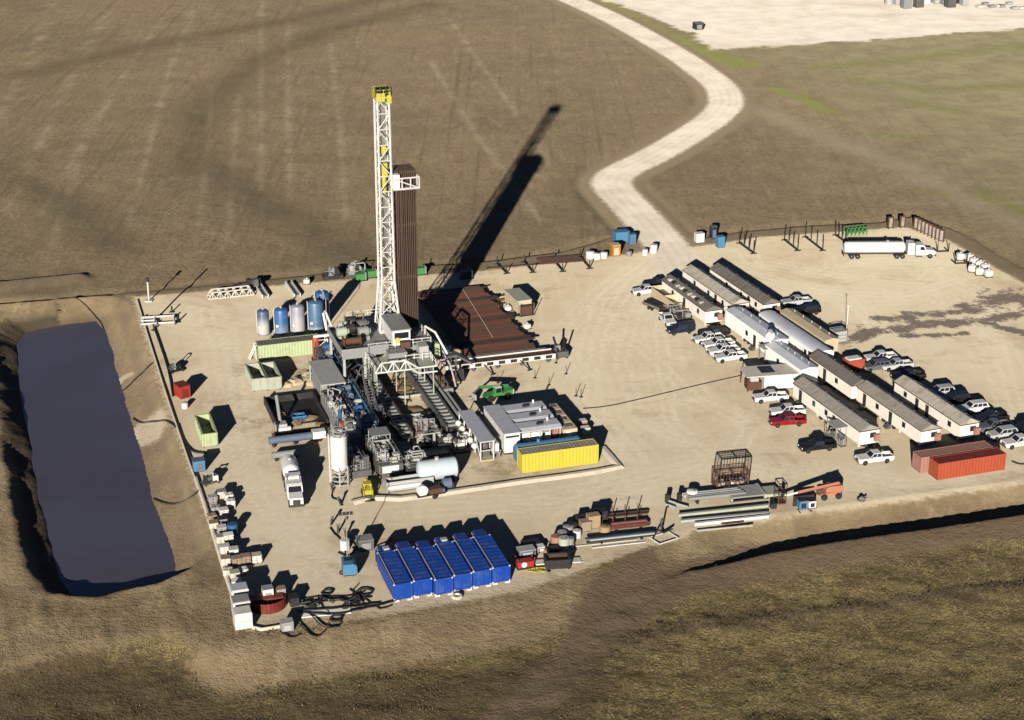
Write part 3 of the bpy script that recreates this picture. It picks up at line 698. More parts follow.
# crown
cr = MB().box(MU-1.35, MU+1.35, MV-1.5, MV+1.5, ZT, ZT+0.3)
railing(cr, [(MU-1.3, MV-1.45, ZT+0.3), (MU+1.3, MV-1.45, ZT+0.3), (MU+1.3, MV+1.45, ZT+0.3), (MU-1.3, MV+1.45, ZT+0.3), (MU-1.3, MV-1.45, ZT+0.3)], 1.2, 0.06, 1.2)
for u in (-1.1, 1.1): cr.box(MU+u-0.12, MU+u+0.12, MV-1.3, MV+1.3, ZT+0.3, ZT+1.0)
cr.box(MU-1.3, MU+0.2, MV-1.56, MV-1.5, ZT-0.5, ZT+0.9).box(MU+0.5, MU+1.3, MV-1.56, MV-1.5, ZT-0.9, ZT+0.5).box(MU-1.36, MU-1.3, MV-1.5, MV+0.8, ZT-0.3, ZT+0.8)
co = cr.build('crown', 'crown_yellow', dr)
for i in range(5): MB().lathe([(0.2, -0.1), (0.72, -0.09), (0.72, 0.09), (0.2, 0.1)], 14, (MU-0.9+0.45*i, MV-0.3, ZT+1.1), 'x').build('sheave', 'dark', co)
for u in (-1.3, -0.45, 0.45, 1.3): MB().cyl((MU+u, MV-1.45, ZT+0.3), (MU+u, MV-1.45, ZT+1.9), 0.13, 6).build('beacon', 'dark', co)
# monkey board
MBH = 33.6
m = MB().box(MU+1.3, MU+5.6, MV-1.9, MV-1.2, MBH, MBH+0.12).box(MU+1.3, MU+5.6, MV+3.3, MV+3.9, MBH, MBH+0.12).box(MU+5.0, MU+5.6, MV-1.2, MV+3.3, MBH, MBH+0.12)
mb = m.build('monkey_board', 'rig_white', dr)
k = MB()
for v in (MV-1.95, MV+3.95):
    a = (MU+1.2, v, MBH); b = (MU+5.7, v, MBH)
    k.bar(a, b, 0.24); k.bar((a[0], v, MBH+1.9), (b[0], v, MBH+1.9), 0.2); k.bar((a[0], v, MBH+1.9), b, 0.18)
    for q in range(4): x = a[0]+1.5*q; k.bar((x, v, MBH), (x, v, MBH+1.9), 0.16)
k.bar((MU+5.7, MV-1.95, MBH), (MU+5.7, MV+3.95, MBH), 0.24).bar((MU+5.7, MV-1.95, MBH+1.9), (MU+5.7, MV+3.95, MBH+1.9), 0.2)
for q in range(1, 4): k.bar((MU+5.7, MV-1.95+1.5*q, MBH), (MU+5.7, MV-1.95+1.5*q, MBH+1.9), 0.14)
k.build('board_rail', 'rig_white', mb)
k = MB()
for q in range(9): k.box(MU+1.7+q*0.37, MU+1.78+q*0.37, MV-0.9, MV+0.4, MBH+0.15, MBH+0.25)
k.build('finger', 'grey', mb)
MB().box(MU+1.15, MU+2.3, MV-1.9, MV-0.6, MBH+0.15, MBH+2.6).build('derrickman_cabin', 'white_clean', mb)
# right-hand service boom, V-door tool and hoses
m = MB().tube([(4.8, -3.0, FH-1), (4.9, -3.0, FH+1.2), (6.0, -5.6, FH+0.9), (7.2, -9.0, FH-2.0)], 0.2, 8); m.build('service_boom', 'white', dr)
m = MB().tube([(5.6, -1.5, FH-3.0), (6.6, -5, FH-1.2), (7.6, -9.5, FH-4), (7.8, -12, 1)], 0.16, 6); m.build('standpipe_hose', 'light_grey', dr)
MB().prism([(5.2, FH-3.0), (6.4, FH-3.0), (6.2, FH-0.6), (5.4, FH-0.4)], -7.5, -6.2).build('iron_roughneck', 'pale_green', dr)
MB().box(4.65, 9.5, -7.6, -3.0, FH-3.4, FH-3.0).prism([(4.65, FH-0.2), (4.65, FH-0.6), (12.5, 2.2), (12.5, 2.6)], -6.2, -3.6).build('pipe_ramp', 'steel', dr)
m = MB()
for u, v in ((5.0, -7.2), (9.2, -7.2), (5.0, -3.4), (9.2, -3.4)): m.box(u-0.15, u+0.15, v-0.15, v+0.15, 0, FH-3.4)
m.buildp('ramp_support', 'steel', dr)
# racked drill pipe: each stand its own object
st = MB().cyl((0, 0, 0), (0, 0, 28.6), 0.12, 6)
for z in (0.3, 9.4, 18.9, 28.3): st.cyl((0, 0, z-0.25), (0, 0, z+0.25), 0.165, 6)
st0 = st.mesh('drill_pipe_stand', 'stand_brown')
rr = random.Random(3)
for i in range(11):
    for j in range(9):
        o = bpy.data.objects.new('drill_pipe_stand', st0); C.objects.link(o)
        x, y, z = rig(MU+1.95+i*0.33, MV-0.75+j*0.44)
        o.location = (x, y, FH+0.0+rr.uniform(0, 0.02)); o.rotation_euler = (rr.uniform(-1, 1)*0.002, rr.uniform(-1, 1)*0.002, rr.uniform(0, 6))
        tag(o, 'brown drill pipe stand racked upright in the bundle beside the mast', 'drill pipe', 'drill pipe stands racked beside the mast')
# cellar mud between the base beams
mm = MB(); rr = random.Random(5)
for i in range(16): mm.blob((-1.4+rr.uniform(-2.2, 2.2), -4-rr.random()*18, 0.0), rr.uniform(0.7, 1.9), rr.uniform(0.6, 1.5), rr.uniform(0.12, 0.4), i, jit=0.2)
o = mm.build('mud_pile', 'mud', None, (RO.x, RO.y, 0), RZ, True); tag(o, 'heaps of brown drilling mud between the rig base beams', 'mud'); o['kind'] = 'stuff'

# ------------------------------------------------------------------ generic builders
def container(name, label, mat, loc, rz, L=12.2, W=2.44, H=2.7, roof=None, cat='container', group=None, feet=None, rib=0.6, ribd=0.035):
    """corrugated box, near-left bottom corner at loc, length along local x, width along local y"""
    t = thing(name, label, cat, loc, rz, group); z0 = 0.25 if feet else 0.12
    def corr(L):                                   # corrugated outline
        n = int(L/0.28); pts = []
        for i in range(n+1):
            x = 0.16+(L-0.32)*i/n; pts.append((x, 0.0 if i % 2 else 0.045))
        return pts
    p = corr(L); m = MB()
    m.prism(p+[(L-0.16, 0.09), (0.16, 0.09)], z0+0.15, H-0.12, 'z'); m.build('side_wall', mat, t)
    m = MB().prism([(a, W-b) for a, b in p]+[(L-0.16, W-0.09), (0.16, W-0.09)], z0+0.15, H-0.12, 'z'); m.build('side_wall', mat, t)
    q = corr(W); m = MB().prism([(L-b, a) for a, b in q]+[(L-0.09, W-0.16), (L-0.09, 0.16)], z0+0.15, H-0.12, 'z'); m.build('end_wall', mat, t)
    m = MB()
    for x in (0, L-0.16):
        for y in (0, W-0.16): m.box(x-0.012, x+0.172, y-0.012, y+0.172, z0, H)
    for y in (0.0, W-0.15):
        m.box(0.172, L-0.172, y-0.01, y+0.14, z0, z0+0.16).box(0.172, L-0.172, y-0.01, y+0.11, H-0.13, H-0.004)
    for x in (0, L-0.15): m.box(x-0.01, x+0.14, 0.172, W-0.172, z0, z0+0.16).box(x-0.01, x+0.14, 0.172, W-0.172, H-0.13, H-0.004)
    m.build('frame', mat, t)
    n = int(L/rib); m = MB(); 
    pts = []
    for i in range(2*n+1): pts.append((0.13+(L-0.26)*i/(2*n), H-0.03-(ribd if i % 2 else 0)))
    m.prism(pts+[(L-0.13, H-0.11), (0.13, H-0.11)], 0.1, W-0.1); m.build('roof', roof or mat, t)
    for k in (0, 1):
        y0 = 0.175+k*(W/2-0.17); d = MB().box(0.02, 0.07, y0, y0+W/2-0.185, z0+0.17, H-0.14).build('door', mat, t)
        b = MB()
        for yy in (y0+0.28, y0+0.75): b.cyl((-0.01, yy, z0+0.2), (-0.01, yy, H-0.18), 0.025, 5)
        b.build('lock_rod', mat, d)
    m = MB()
    for x in (0, L-0.18):
        for y in (0, W-0.18):
            for z in (z0, H-0.12): m.box(x-0.02, x+0.2, y-0.02, y+0.2, z-0.006, z+0.126)
    m.build('corner_casting', 'white' if feet else mat, t)
    if feet:
        for x in (0.6, L-1.2):
            for y in (0.05, W-0.75): MB().box(x-(0.75 if x < 1 else 0), x+0.65, y, y+0.7, 0, z0-0.004).build('footing_block', feet, t)
    return t

# ------------------------------------------------------------------ vehicles (local x forward)
def arc(cx, cz, r, n=7): return [(cx+r*math.cos(PI-PI*i/n), cz+r*math.sin(PI-PI*i/n)) for i in range(n+1)]
def wheel(t, x, y, r, w_, name='wheel'):
    a = MB().lathe([(r*0.62, -w_/2), (r*0.94, -w_/2), (r, -w_/2+0.04), (r, w_/2-0.04), (r*0.94, w_/2), (r*0.62, w_/2)], 16, (0, 0, 0), 'y').build(name, 'rubber', t, (x, y, r), smooth=True)
    MB().lathe([(0.02, -w_/2-0.01), (r*0.3, -w_/2-0.015), (r*0.62, -w_/2+0.03), (r*0.62, w_/2-0.03), (r*0.3, w_/2+0.015), (0.02, w_/2+0.01)], 12, (0, 0, 0), 'y').build('rim', 'chrome', a, smooth=True)
def pickup(label, paint, loc, rz, suv=False, group=None, cover=False, name=None, cat=None):
    t = thing(name or ('parked_suv' if suv else 'parked_pickup'), label, cat or ('car' if suv else 'pickup truck'), loc, rz, group)
    hw_ = 0.98; L0, L1 = (-2.45, 2.5) if suv else (-2.95, 2.95)
    fx, bx = (1.6, -1.5) if suv else (1.9, -1.75)
    bedx = -0.95 if not suv else L0
    prof = [(L1, 0.5), (L1, 0.95), (L1-0.15, 1.12), (1.05, 1.2), (bedx, 1.2)]
    if suv: prof += [(L0, 1.15), (L0, 0.5)]+arc(bx, 0.42, 0.46)
    else: prof += [(bedx, 0.5)]
    prof += arc(fx, 0.42, 0.46)
    MB().prism(prof, -hw_, hw_).build('body', paint, t)
    if not suv:
        m = MB(); sp = [(bedx-0.005, 0.5), (bedx-0.005, 1.22), (L0, 1.22), (L0, 0.5)]+arc(bx, 0.42, 0.46)
        m.prism(sp, -hw_, -hw_+0.09).prism(sp, hw_-0.09, hw_).box(L0, L0+0.08, -hw_+0.092, hw_-0.092, 0.5, 1.2)
        bd = m.build('bed', paint, t)
        MB().box(L0+0.082, bedx-0.01, -hw_+0.092, hw_-0.092, 0.62, 0.72).build('bed_floor', 'dark' if not cover else 'steel', bd)
        if cover: MB().box(L0+0.1, bedx-0.05, -0.85, 0.85, 1.12, 1.26).build('bed_cover', 'dark', bd)
    cx0, cx1 = (bedx, 1.12); tx0, tx1 = (bedx+0.15, 0.40); z0, z1 = 1.19, 1.86
    if suv: cx0 = L0+0.05; tx0 = L0+0.45
    yb, yt = hw_-0.03, hw_-0.20
    cab = MB().add([(cx0, -yb, z0), (cx1, -yb, z0), (cx1, yb, z0), (cx0, yb, z0), (tx0, -yt, z1), (tx1, -yt, z1), (tx1, yt, z1), (tx0, yt, z1)],
                   [(3, 2, 1, 0), (4, 5, 6, 7), (0, 1, 5, 4), (1, 2, 6, 5), (2, 3, 7, 6), (3, 0, 4, 7)]).build('cab', paint, t)
    def pane(nm, f, pts):                           # window pane lying just proud of the cab face
        v = [Vector(q) for q in pts]; n = (v[1]-v[0]).cross(v[2]-v[0]).normalized(); c = sum(v, Vector())/len(v)
        if n.dot(c-Vector(((cx0+cx1)/2, 0, 1.5))) < 0: n = -n
        o_ = [q+n*0.012 for q in v]; i_ = [q-n*0.01 for q in v]; k = len(v)
        MB().add(o_+i_, [tuple(range(k)), tuple(range(2*k-1, k-1, -1))]+[(i, k+i, k+(i+1) % k, (i+1) % k) for i in range(k)]).build(nm, 'glass', t)
    def lerp(a, b, k): return a+(b-a)*k
    def onface(sy, s_, h): # point on the side face, s_ 0..1 rear->front, h 0..1
        return (lerp(lerp(cx0, cx1, s_), lerp(tx0, tx1, s_), h), sy*lerp(yb, yt, h), lerp(z0, z1, h))
    for sy in (-1, 1):
        for a, b in (((0.08, 0.34), (0.38, 0.62), (0.66, 0.93)) if suv else ((0.07, 0.46), (0.52, 0.94))):
            pane('side_window', 0, [onface(sy, a, 0.12), onface(sy, b, 0.12), onface(sy, b, 0.86), onface(sy, a, 0.86)])
    def onend(front, s_, h):
        xb, xt = (cx1, tx1) if front else (cx0, tx0); return (lerp(xb, xt, h), lerp(-1, 1, s_)*lerp(yb, yt, h), lerp(z0, z1, h))
    pane('windshield', 0, [onend(1, 0.07, 0.08), onend(1, 0.93, 0.08), onend(1, 0.93, 0.9), onend(1, 0.07, 0.9)])
    pane('rear_window', 0, [onend(0, 0.1, 0.15), onend(0, 0.9, 0.15), onend(0, 0.9, 0.85), onend(0, 0.1, 0.85)])
    for x in (fx, bx):
        for y in (-0.84, 0.84): wheel(t, x, y, 0.40, 0.30)
    for y in (-0.75, 0.75):
        MB().box(L1-0.02, L1+0.02, y-0.17, y+0.17, 0.82, 1.0).build('headlight', 'lamp_lens', t)
        MB().box(L0-0.02, L0+0.02, y-0.1, y+0.1, 0.85, 1.12).build('taillight', 'tail_lens', t)
        MB().box(0.85, 1.02, y*1.5-0.07, y*1.5+0.07, 1.22, 1.4).build('mirror', 'dark', t)
    MB().box(L1-0.05, L1+0.12, -0.93, 0.93, 0.45, 0.66).build('bumper', 'chrome', t); MB().box(L0-0.12, L0+0.05, -0.93, 0.93, 0.5, 0.68).build('bumper', 'chrome', t)
    MB().box(L1-0.02, L1+0.03, -0.5, 0.5, 0.70, 1.0).build('grille', 'dark', t)
    MB().box(L0+0.3, L1-0.3, -0.6, 0.6, 0.28, 0.52).build('chassis', 'dark', t)
    return t

# ------------------------------------------------------------------ rig-side equipment
def frame_posts(m, x0, x1, y0, y1, z0, z1, w_=0.12):
    for x in (x0, x1):
        for y in (y0, y1): m.box(x-w_/2, x+w_/2, y-w_/2, y+w_/2, z0, z1)
    return m
def rigthing(name, label, cat, u, v, group=None): return thing(name, label, cat, rig(u, v), RZ, group)
def motorset(t, u, v, z, mat, r_=0.4, L=1.4, ax='x', name='motor'):
    m = MB().lathe([(r_*0.4, -L/2-0.2), (r_*0.4, -L/2), (r_, -L/2+0.05), (r_, L/2-0.1), (r_*0.6, L/2)], 10, (u, v, z+r_+0.15), ax)
    m.box(u-0.5, u+0.5, v-0.5, v+0.5, z, z+0.22)
    return m.build(name, mat, t, smooth=True)

# long mud tank left of the rig: dark steel, blue near end
t = rigthing('mud_tank', 'long dark steel mud tank with blue near end beside the rig base', 'mud tank', -11.0, -9.0)
MB().box(-1.5, 1.5, 2.0, 20, 0.3, 2.8).build('tank_body', 'steel', t)
MB().box(-1.5, 1.5, -19, 1.98, 0.3, 2.75).build('tank_body', 'tank_blue', t)
MB().box(-1.7, -1.45, -19, 20, 0, 0.3).box(1.45, 1.7, -19, 20, 0, 0.3).build('skid_rail', 'dark', t)
m = MB()
for y in range(-18, 20, 2): m.box(-1.62, -1.5, y, y+0.15, 0.3, 2.7).box(1.5, 1.62, y, y+0.15, 0.3, 2.7)
m.build('rib', 'dark', t)
m = railing(MB(), [(-1.4, -18.9, 2.8), (-1.4, 19.8, 2.8)], 1.1, 0.035, 1.8); railing(m, [(1.4, -18.9, 2.8), (1.4, 19.8, 2.8)], 1.1, 0.035, 1.8); m.build('handrail', 'steel', t)
rr = random.Random(11)
for i in range(13):
    y = -17.5+i*2.8
    motorset(t, rr.uniform(-0.5, 0.5), y, 2.8, ('slate_blue', 'grey', 'tank_blue', 'light_grey', 'slate_blue')[i % 5], rr.uniform(0.3, 0.5), rr.uniform(1, 1.6), 'xyx'[i % 3], 'agitator_motor')
m = MB().cyl((1.0, -18.5, 3.3), (1.0, 19, 3.3), 0.16, 8).cyl((-1.0, -10, 3.2), (-1.0, 12, 3.2), 0.12, 8); m.build('mud_line', 'sky_blue', t)

# second tank with shakers, grey and busy
t = rigthing('shaker_tank', 'grey mud tank crowded with shakers and pipework left of the long mud tank', 'mud tank', -14.2, -21.0)
MB().box(-1.6, 1.5, -8, 9, 0.25, 2.6).build('tank_body', 'grey', t); MB().box(-1.7, -1.5, -8, 9, 0, 0.25).box(1.4, 1.6, -8, 9, 0, 0.25).build('skid_rail', 'dark', t)
m = railing(MB(), [(-1.5, -7.9, 2.6), (1.45, -7.9, 2.6), (1.45, 8.9, 2.6)], 1.1, 0.035, 1.8); railing(m, [(-1.55, -7.9, 2.6), (-1.55, 8.9, 2.6)], 1.1, 0.035, 1.8); m.build('handrail', 'light_grey', t)
for i in range(4):
    y = -6.8+i*3.2
    s_ = MB().prism([(y, 2.65), (y+2.2, 2.65), (y+2.4, 3.9), (y-0.1, 3.4)], -0.9, 0.9, 'x').build('shaker', ('light_grey', 'sky_blue', 'white', 'light_grey')[i], t)
    MB().lathe([(0.1, -0.6), (0.3, -0.55), (0.3, 0.55), (0.1, 0.6)], 8, (0, y+1.2, 4.0), 'x').build('vibrator_motor', 'dark', s_)
for i in range(10):
    motorset(t, rr.uniform(-1.2, 1.2), rr.uniform(-7, 8), 2.6+rr.uniform(0, 0.8), rr.choice(['grey', 'light_grey', 'steel', 'white', 'dark']), rr.uniform(0.25, 0.45), rr.uniform(0.8, 1.6), rr.choice('xy'), 'pump')
m = MB()
for i in range(9):
    a = Vector((rr.uniform(-1.3, 1.3), rr.uniform(-7, 8), 3.0)); b = a+Vector((rr.uniform(-1, 1), rr.uniform(-2, 2), 0))
    m.tube([a, a+Vector((0, 0, 1.4)), b+Vector((0, 0, 1.4)), b], 0.11, 6)
m.build('pipework', 'light_grey', t)
MB().lathe([(0.05, 2.6), (0.55, 2.65), (0.55, 3.5), (0.3, 3.7), (0.05, 3.75)], 10, (-1.0, -5.5, 0)).build('valve_pot', 'red', t)
# shed with pale roof
t = rigthing('shaker_shed', 'open shed with flat pale grey roof between green container and mud tank', 'shed', -15.4, -11.4)
MB().box(-0.1, 4.1, -0.2, 11, 3.9, 4.1).build('roof', 'light_grey', t)
frame_posts(MB(), 0.1, 3.9, 0, 10.7, 0, 3.9, 0.2).build('post', 'light_grey', t)
MB().box(0.3, 3.7, 3, 10.4, 0.02, 3.0).build('back_cabinet', 'grey', t); MB().box(0.4, 3.6, 0.4, 2.8, 0.02, 1.9).build('pump_skid', 'steel', t)
# red cylinder
p0 = gl(316.5, 360)
t = thing('separator_vessel', 'slim red upright cylinder standing in front of the green container', 'vessel', p0, RZ)
MB().lathe([(0.2, 0.3), (0.62, 0.32), (0.66, 0.5), (0.66, 4.0), (0.45, 4.4), (0.1, 4.5)], 16).build('shell', 'orange_red', t, smooth=True)
MB().box(-0.8, 0.8, -0.8, 0.8, 0, 0.3).build('base', 'dark', t)
# green tank container with tan-grey roof
t = container('tank_house', 'long pale green container with dusty grey roof in front of the upright tanks', 'pale_green', gl(259, 361), RZ, 11.4, 2.9, 2.9, roof='roof_brown')
m = MB(); railing(m, [(-0.4, 0.2, 0.1), (-0.4, 2.7, 0.1)], 2.6, 0.06, 1.0, (1.3, 2.6)); m.bar((-1.6, 0.6, 0.1), (-0.2, 0.6, 2.9), 0.1).bar((-1.6, 1.6, 0.1), (-0.2, 1.6, 2.9), 0.1)
for i in range(8): m.box(-1.5+i*0.17, -1.3+i*0.17, 0.6, 1.6, 0.3+i*0.33, 0.35+i*0.33)
m.build('end_stair', 'cream', t)
# open scaffold at its right end
t = thing('access_tower', 'narrow tan scaffold stair tower at the end of the green container', 'scaffold', gl(324, 360), RZ)
m = frame_posts(MB(), -1.0, 0.8, 0, 2.6, 0, 4.0, 0.12); 
for z in (1.3, 2.6, 3.9):
    for a, b in (((-1, 0), (0.8, 0)), ((0.8, 0), (0.8, 2.6)), ((0.8, 2.6), (-1, 2.6)), ((-1, 2.6), (-1, 0))): m.bar((*a, z), (*b, z), 0.09)
m.bar((-1, 0, 0), (0.8, 0, 1.3), 0.08).bar((0.8, 0, 1.3), (-1, 0, 2.6), 0.08).bar((-1, 0, 2.6), (0.8, 0, 3.9), 0.08)
m.build('frame', 'cream', t); MB().box(-0.95, 0.75, 0.05, 2.55, 2.62, 2.7).build('deck', 'tan', t)
# upright tanks
for px, py, h, r_, mt, lb in ((264, 334, 4.9, 1.12, 'tank_fade_a', 'upright tank faded from dark blue top to bare grey foot'),
                              (282, 333, 5.0, 1.28, 'tank_fade_b', 'upright tank painted strong blue with pale foot, between two greyish tanks'),
                              (298.5, 332, 5.5, 1.28, 'tank_fade_c', 'upright pale grey tank between two blue tanks'),
                              (316.5, 330, 5.9, 1.42, 'tank_fade_d', 'upright light blue tank with pale base ring, nearest the rig'),
                              (323, 322, 6.3, 1.35, 'tank_blue', 'upright deep blue tank half hidden behind the light blue tank')):
    t = thing('upright_tank', lb, 'tank', gl(px, py), RZ, 'upright tanks behind the green container')
    MB().lathe([(r_, 0.25), (r_, h-0.55), (r_*0.93, h-0.28), (r_*0.7, h-0.1), (r_*0.3, h), (0.05, h)], 22).build('shell', mt, t, smooth=True)
    MB().lathe([(r_+0.12, 0), (r_+0.12, 0.25), (r_*0.5, 0.26)], 22).build('base_ring', 'grey', t)
    MB().cyl((0, 0, h-0.05), (0, 0, h+0.45), 0.18, 8).build('vent', 'light_grey', t)
    m = MB().cyl((-r_-0.1, -0.25, 0.3), (-r_-0.1, -0.25, h), 0.035, 4).cyl((-r_-0.1, 0.25, 0.3), (-r_-0.1, 0.25, h), 0.035, 4)
    for i in range(int(h/0.4)): m.cyl((-r_-0.1, -0.25, 0.5+0.4*i), (-r_-0.1, 0.25, 0.5+0.4*i), 0.025, 4)
    m.build('ladder', 'white', t)
    MB().box(-r_*0.72-0.35, -r_*0.72+0.15, -r_*0.72-0.35, -r_*0.72+0.1, 1.7, 2.1).build('sight_box', 'white_clean', t)
t = thing('tank_rack', 'thin pale upright rail frame leaning beside the upright tanks', 'frame', gl(327, 331), RZ)
MB().cyl((0, 0, 0), (0, 0, 6.2), 0.07, 5).cyl((0, 0, 6.2), (0, 2.4, 7.2), 0.07, 5).cyl((0, 2.4, 0), (0, 2.4, 7.2), 0.07, 5).build('rail', 'light_grey', t)

# open-top bins
def open_bin(label, loc, rz, W, L, H, mat, group=None, part=2, rim=None, name='open_bin'):
    t = thing(name, label, 'bin', loc, rz, group); k = 0.14
    m = MB().box(0, W, 0, k, 0.2, H).box(0, W, L-k, L, 0.2, H).box(0, k, k, L-k, 0.2, H).box(W-k, W, k, L-k, 0.2, H).box(k, W-k, k, L-k, 0.2, 0.35)
    m.build('wall', mat, t)
    m = MB()
    for i in range(int(L/1.2)+1):
        y = 0.1+i*(L-0.3)/int(L/1.2); m.box(-0.08, 0, y, y+0.1, 0.2, H-0.1).box(W, W+0.08, y, y+0.1, 0.2, H-0.1)
    for i in range(int(W/0.9)+1):
        x = 0.1+i*(W-0.3)/int(W/0.9); m.box(x, x+0.1, -0.08, 0, 0.2, H-0.1)
    m.build('rib', mat, t)
    m = MB().box(-0.1, W+0.1, -0.1, k+0.05, H, H+0.1).box(-0.1, W+0.1, L-k-0.05, L+0.1, H, H+0.1).box(-0.1, k+0.05, k+0.05, L-k-0.05, H, H+0.1).box(W-k-0.05, W+0.1, k+0.05, L-k-0.05, H, H+0.1)
    m.build('rim', rim or mat, t)
    MB().box(0.1, 0.3, 0.1, L-0.1, 0, 0.2).box(W-0.3, W-0.1, 0.1, L-0.1, 0, 0.2).build('skid_rail', 'dark', t)
    return t
open_bin('open green bin beside its twin, the one farther from the green container stair', gl(253, 392), RZ, 2.6, 7.2, 2.3, 'green_grey', 'pair of open green bins', rim='green_grey')
open_bin('open green bin beside its twin, the one next to the mud pit', gl(267, 391), RZ, 2.6, 7.2, 2.3, 'green_grey', 'pair of open green bins', rim='green_grey')
open_bin('single open green bin standing alone near the pit edge pipes', gl(203, 448), RZ, 2.4, 8.0, 2.3, 'pale_green')
# sunken cuttings pit with three low walls
t = thing('cuttings_pit', 'low walled dark cuttings pit with pump and blue tub inside', 'pit', gl(277, 432), RZ)
MB().box(0, 0.2, 0, 12, 0, 1.5).box(0, 8.6, 12, 12.2, 0, 1.2).box(8.4, 8.6, 0, 11.99, 0, 1.2).build('wall', 'dark', t)  # walls and floor coloured dark to stand for the shaded inside
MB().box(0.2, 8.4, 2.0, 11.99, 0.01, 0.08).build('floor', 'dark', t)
mm = MB()
for i in range(9): mm.blob((rr.uniform(1, 7.5), rr.uniform(0.2, 7), 0), rr.uniform(0.8, 1.8), rr.uniform(0.6, 1.5), rr.uniform(0.2, 0.7), i+40, jit=0.2)
mm.build('spoil_heap', 'mud', t, smooth=True)['kind'] = 'stuff'
t = thing('submersible_pump', 'grey pump on tall pipe standing in the cuttings pit', 'pump', gl(281, 428), RZ)
MB().cyl((0, 0, 0.3), (0, 3, 4.6), 0.28, 10).build('riser', 'grey', t); MB().box(-1.0, 0.9, -0.9, 0.7, 0, 1.0).build('pump_body', 'light_grey', t); MB().box(-0.6, 1.4, -1.5, -0.95, 0, 0.6).build('strainer', 'cream', t)
t = thing('plastic_tub', 'bright blue open tub lying in the cuttings pit', 'tub', gl(299, 420), RZ)
MB().box(-1.1, 1.1, -0.8, -0.7, 0, 1.0).box(-1.1, 1.1, 0.7, 0.8, 0, 1.0).box(-1.1, -1.0, -0.7, 0.7, 0, 1.0).box(1.0, 1.1, -0.7, 0.7, 0, 1.0).box(-1.0, 1.0, -0.7, 0.7, 0, 0.1).build('shell', 'tank_blue', t); MB().box(-1.16, 1.16, -0.86, -0.8, 0.85, 1.03).build('rim', 'sky_blue', t)
mm = MB()
for i in range(7): mm.blob((rr.uniform(-2.5, 2.5), rr.uniform(-3, 3), 0), rr.uniform(0.8, 2.0), rr.uniform(0.8, 1.8), rr.uniform(0.3, 0.9), i+60, jit=0.2)
o = mm.build('soil_heap', 'tan', None, gl(297, 379), RZ, True); tag(o, 'loose tan soil heaped behind the mud pit by the grey shed', 'soil'); o['kind'] = 'stuff'
# blue pipes and troughs toward the camera from the pit
t = thing('cuttings_conveyor', 'long slate blue screw conveyor tube with white motor end', 'conveyor', gl(269, 446), RZ)
MB().lathe([(0.3, 0), (0.62, 0.05), (0.62, 7.0), (0.3, 7.05)], 12, (0, 0, 0.9), 'x').build('tube', 'slate_blue', t, smooth=True); MB().box(7.1, 9.2, -0.7, 0.7, 0.5, 1.7).build('motor_housing', 'white', t)
MB().box(0.5, 0.9, -0.8, 0.8, 0, 0.5).box(4.0, 4.4, -0.8, 0.8, 0, 0.5).box(8.0, 8.4, -0.8, 0.8, 0, 0.5).buildp('saddle', 'dark', t)
t = thing('cuttings_conveyor', 'shorter grey screw conveyor tube lying in front of the slate blue one', 'conveyor', gl(272, 460), RZ)
MB().lathe([(0.3, 0), (0.55, 0.05), (0.55, 4.6), (0.3, 4.65)], 12, (0, 0, 0.75), 'x').build('tube', 'grey', t, smooth=True); MB().box(0.4, 0.8, -0.7, 0.7, 0, 0.45).box(3.6, 4.0, -0.7, 0.7, 0, 0.45).buildp('saddle', 'dark', t)
t = thing('steel_beam', 'rusty long beam lying behind the slate blue conveyor', 'beam', gl(272, 436), RZ)
MB().box(0, 8.5, -0.25, 0.25, 0.3, 0.38).box(0, 8.5, -0.06, 0.06, 0.08, 0.3).box(0, 8.5, -0.25, 0.25, 0, 0.08).build('profile', 'rust', t)
# white silo
t = thing('bulk_silo', 'white upright bulk silo on ringed legs at the near corner of the rig equipment', 'silo', rig(-19.0, -41.4), RZ)
MB().lathe([(0.25, 1.6), (1.3, 3.0), (1.32, 3.1), (1.32, 8.0), (1.1, 8.25), (0.1, 8.4)], 22).build('shell', 'white', t, smooth=True)
m = MB()
for a in range(6): c, s_ = math.cos(a*PI/3+0.3)*1.42, math.sin(a*PI/3+0.3)*1.42; m.cyl((c, s_, 0), (c, s_, 3.4), 0.11, 6)
m.build('leg', 'light_grey', t)
for z in (0.4, 1.1, 1.9, 2.6): MB().torus((0, 0, z), 1.5, 0.09, 16, 5).build('ring_rail', 'light_grey', t)
m = MB()
for z in range(0, 20): m.cyl((-1.5, -0.3, 0.5+z*0.4), (-1.5, 0.3, 0.5+z*0.4), 0.03, 4)
m.cyl((-1.5, -0.3, 0), (-1.5, -0.3, 8.6), 0.05, 4).cyl((-1.5, 0.3, 0), (-1.5, 0.3, 8.6), 0.05, 4); m.build('ladder', 'white', t)
railing(MB(), [(1.2*math.cos(a*PI/4), 1.2*math.sin(a*PI/4), 8.1) for a in range(9)], 0.9, 0.04).build('top_rail', 'light_grey', t)
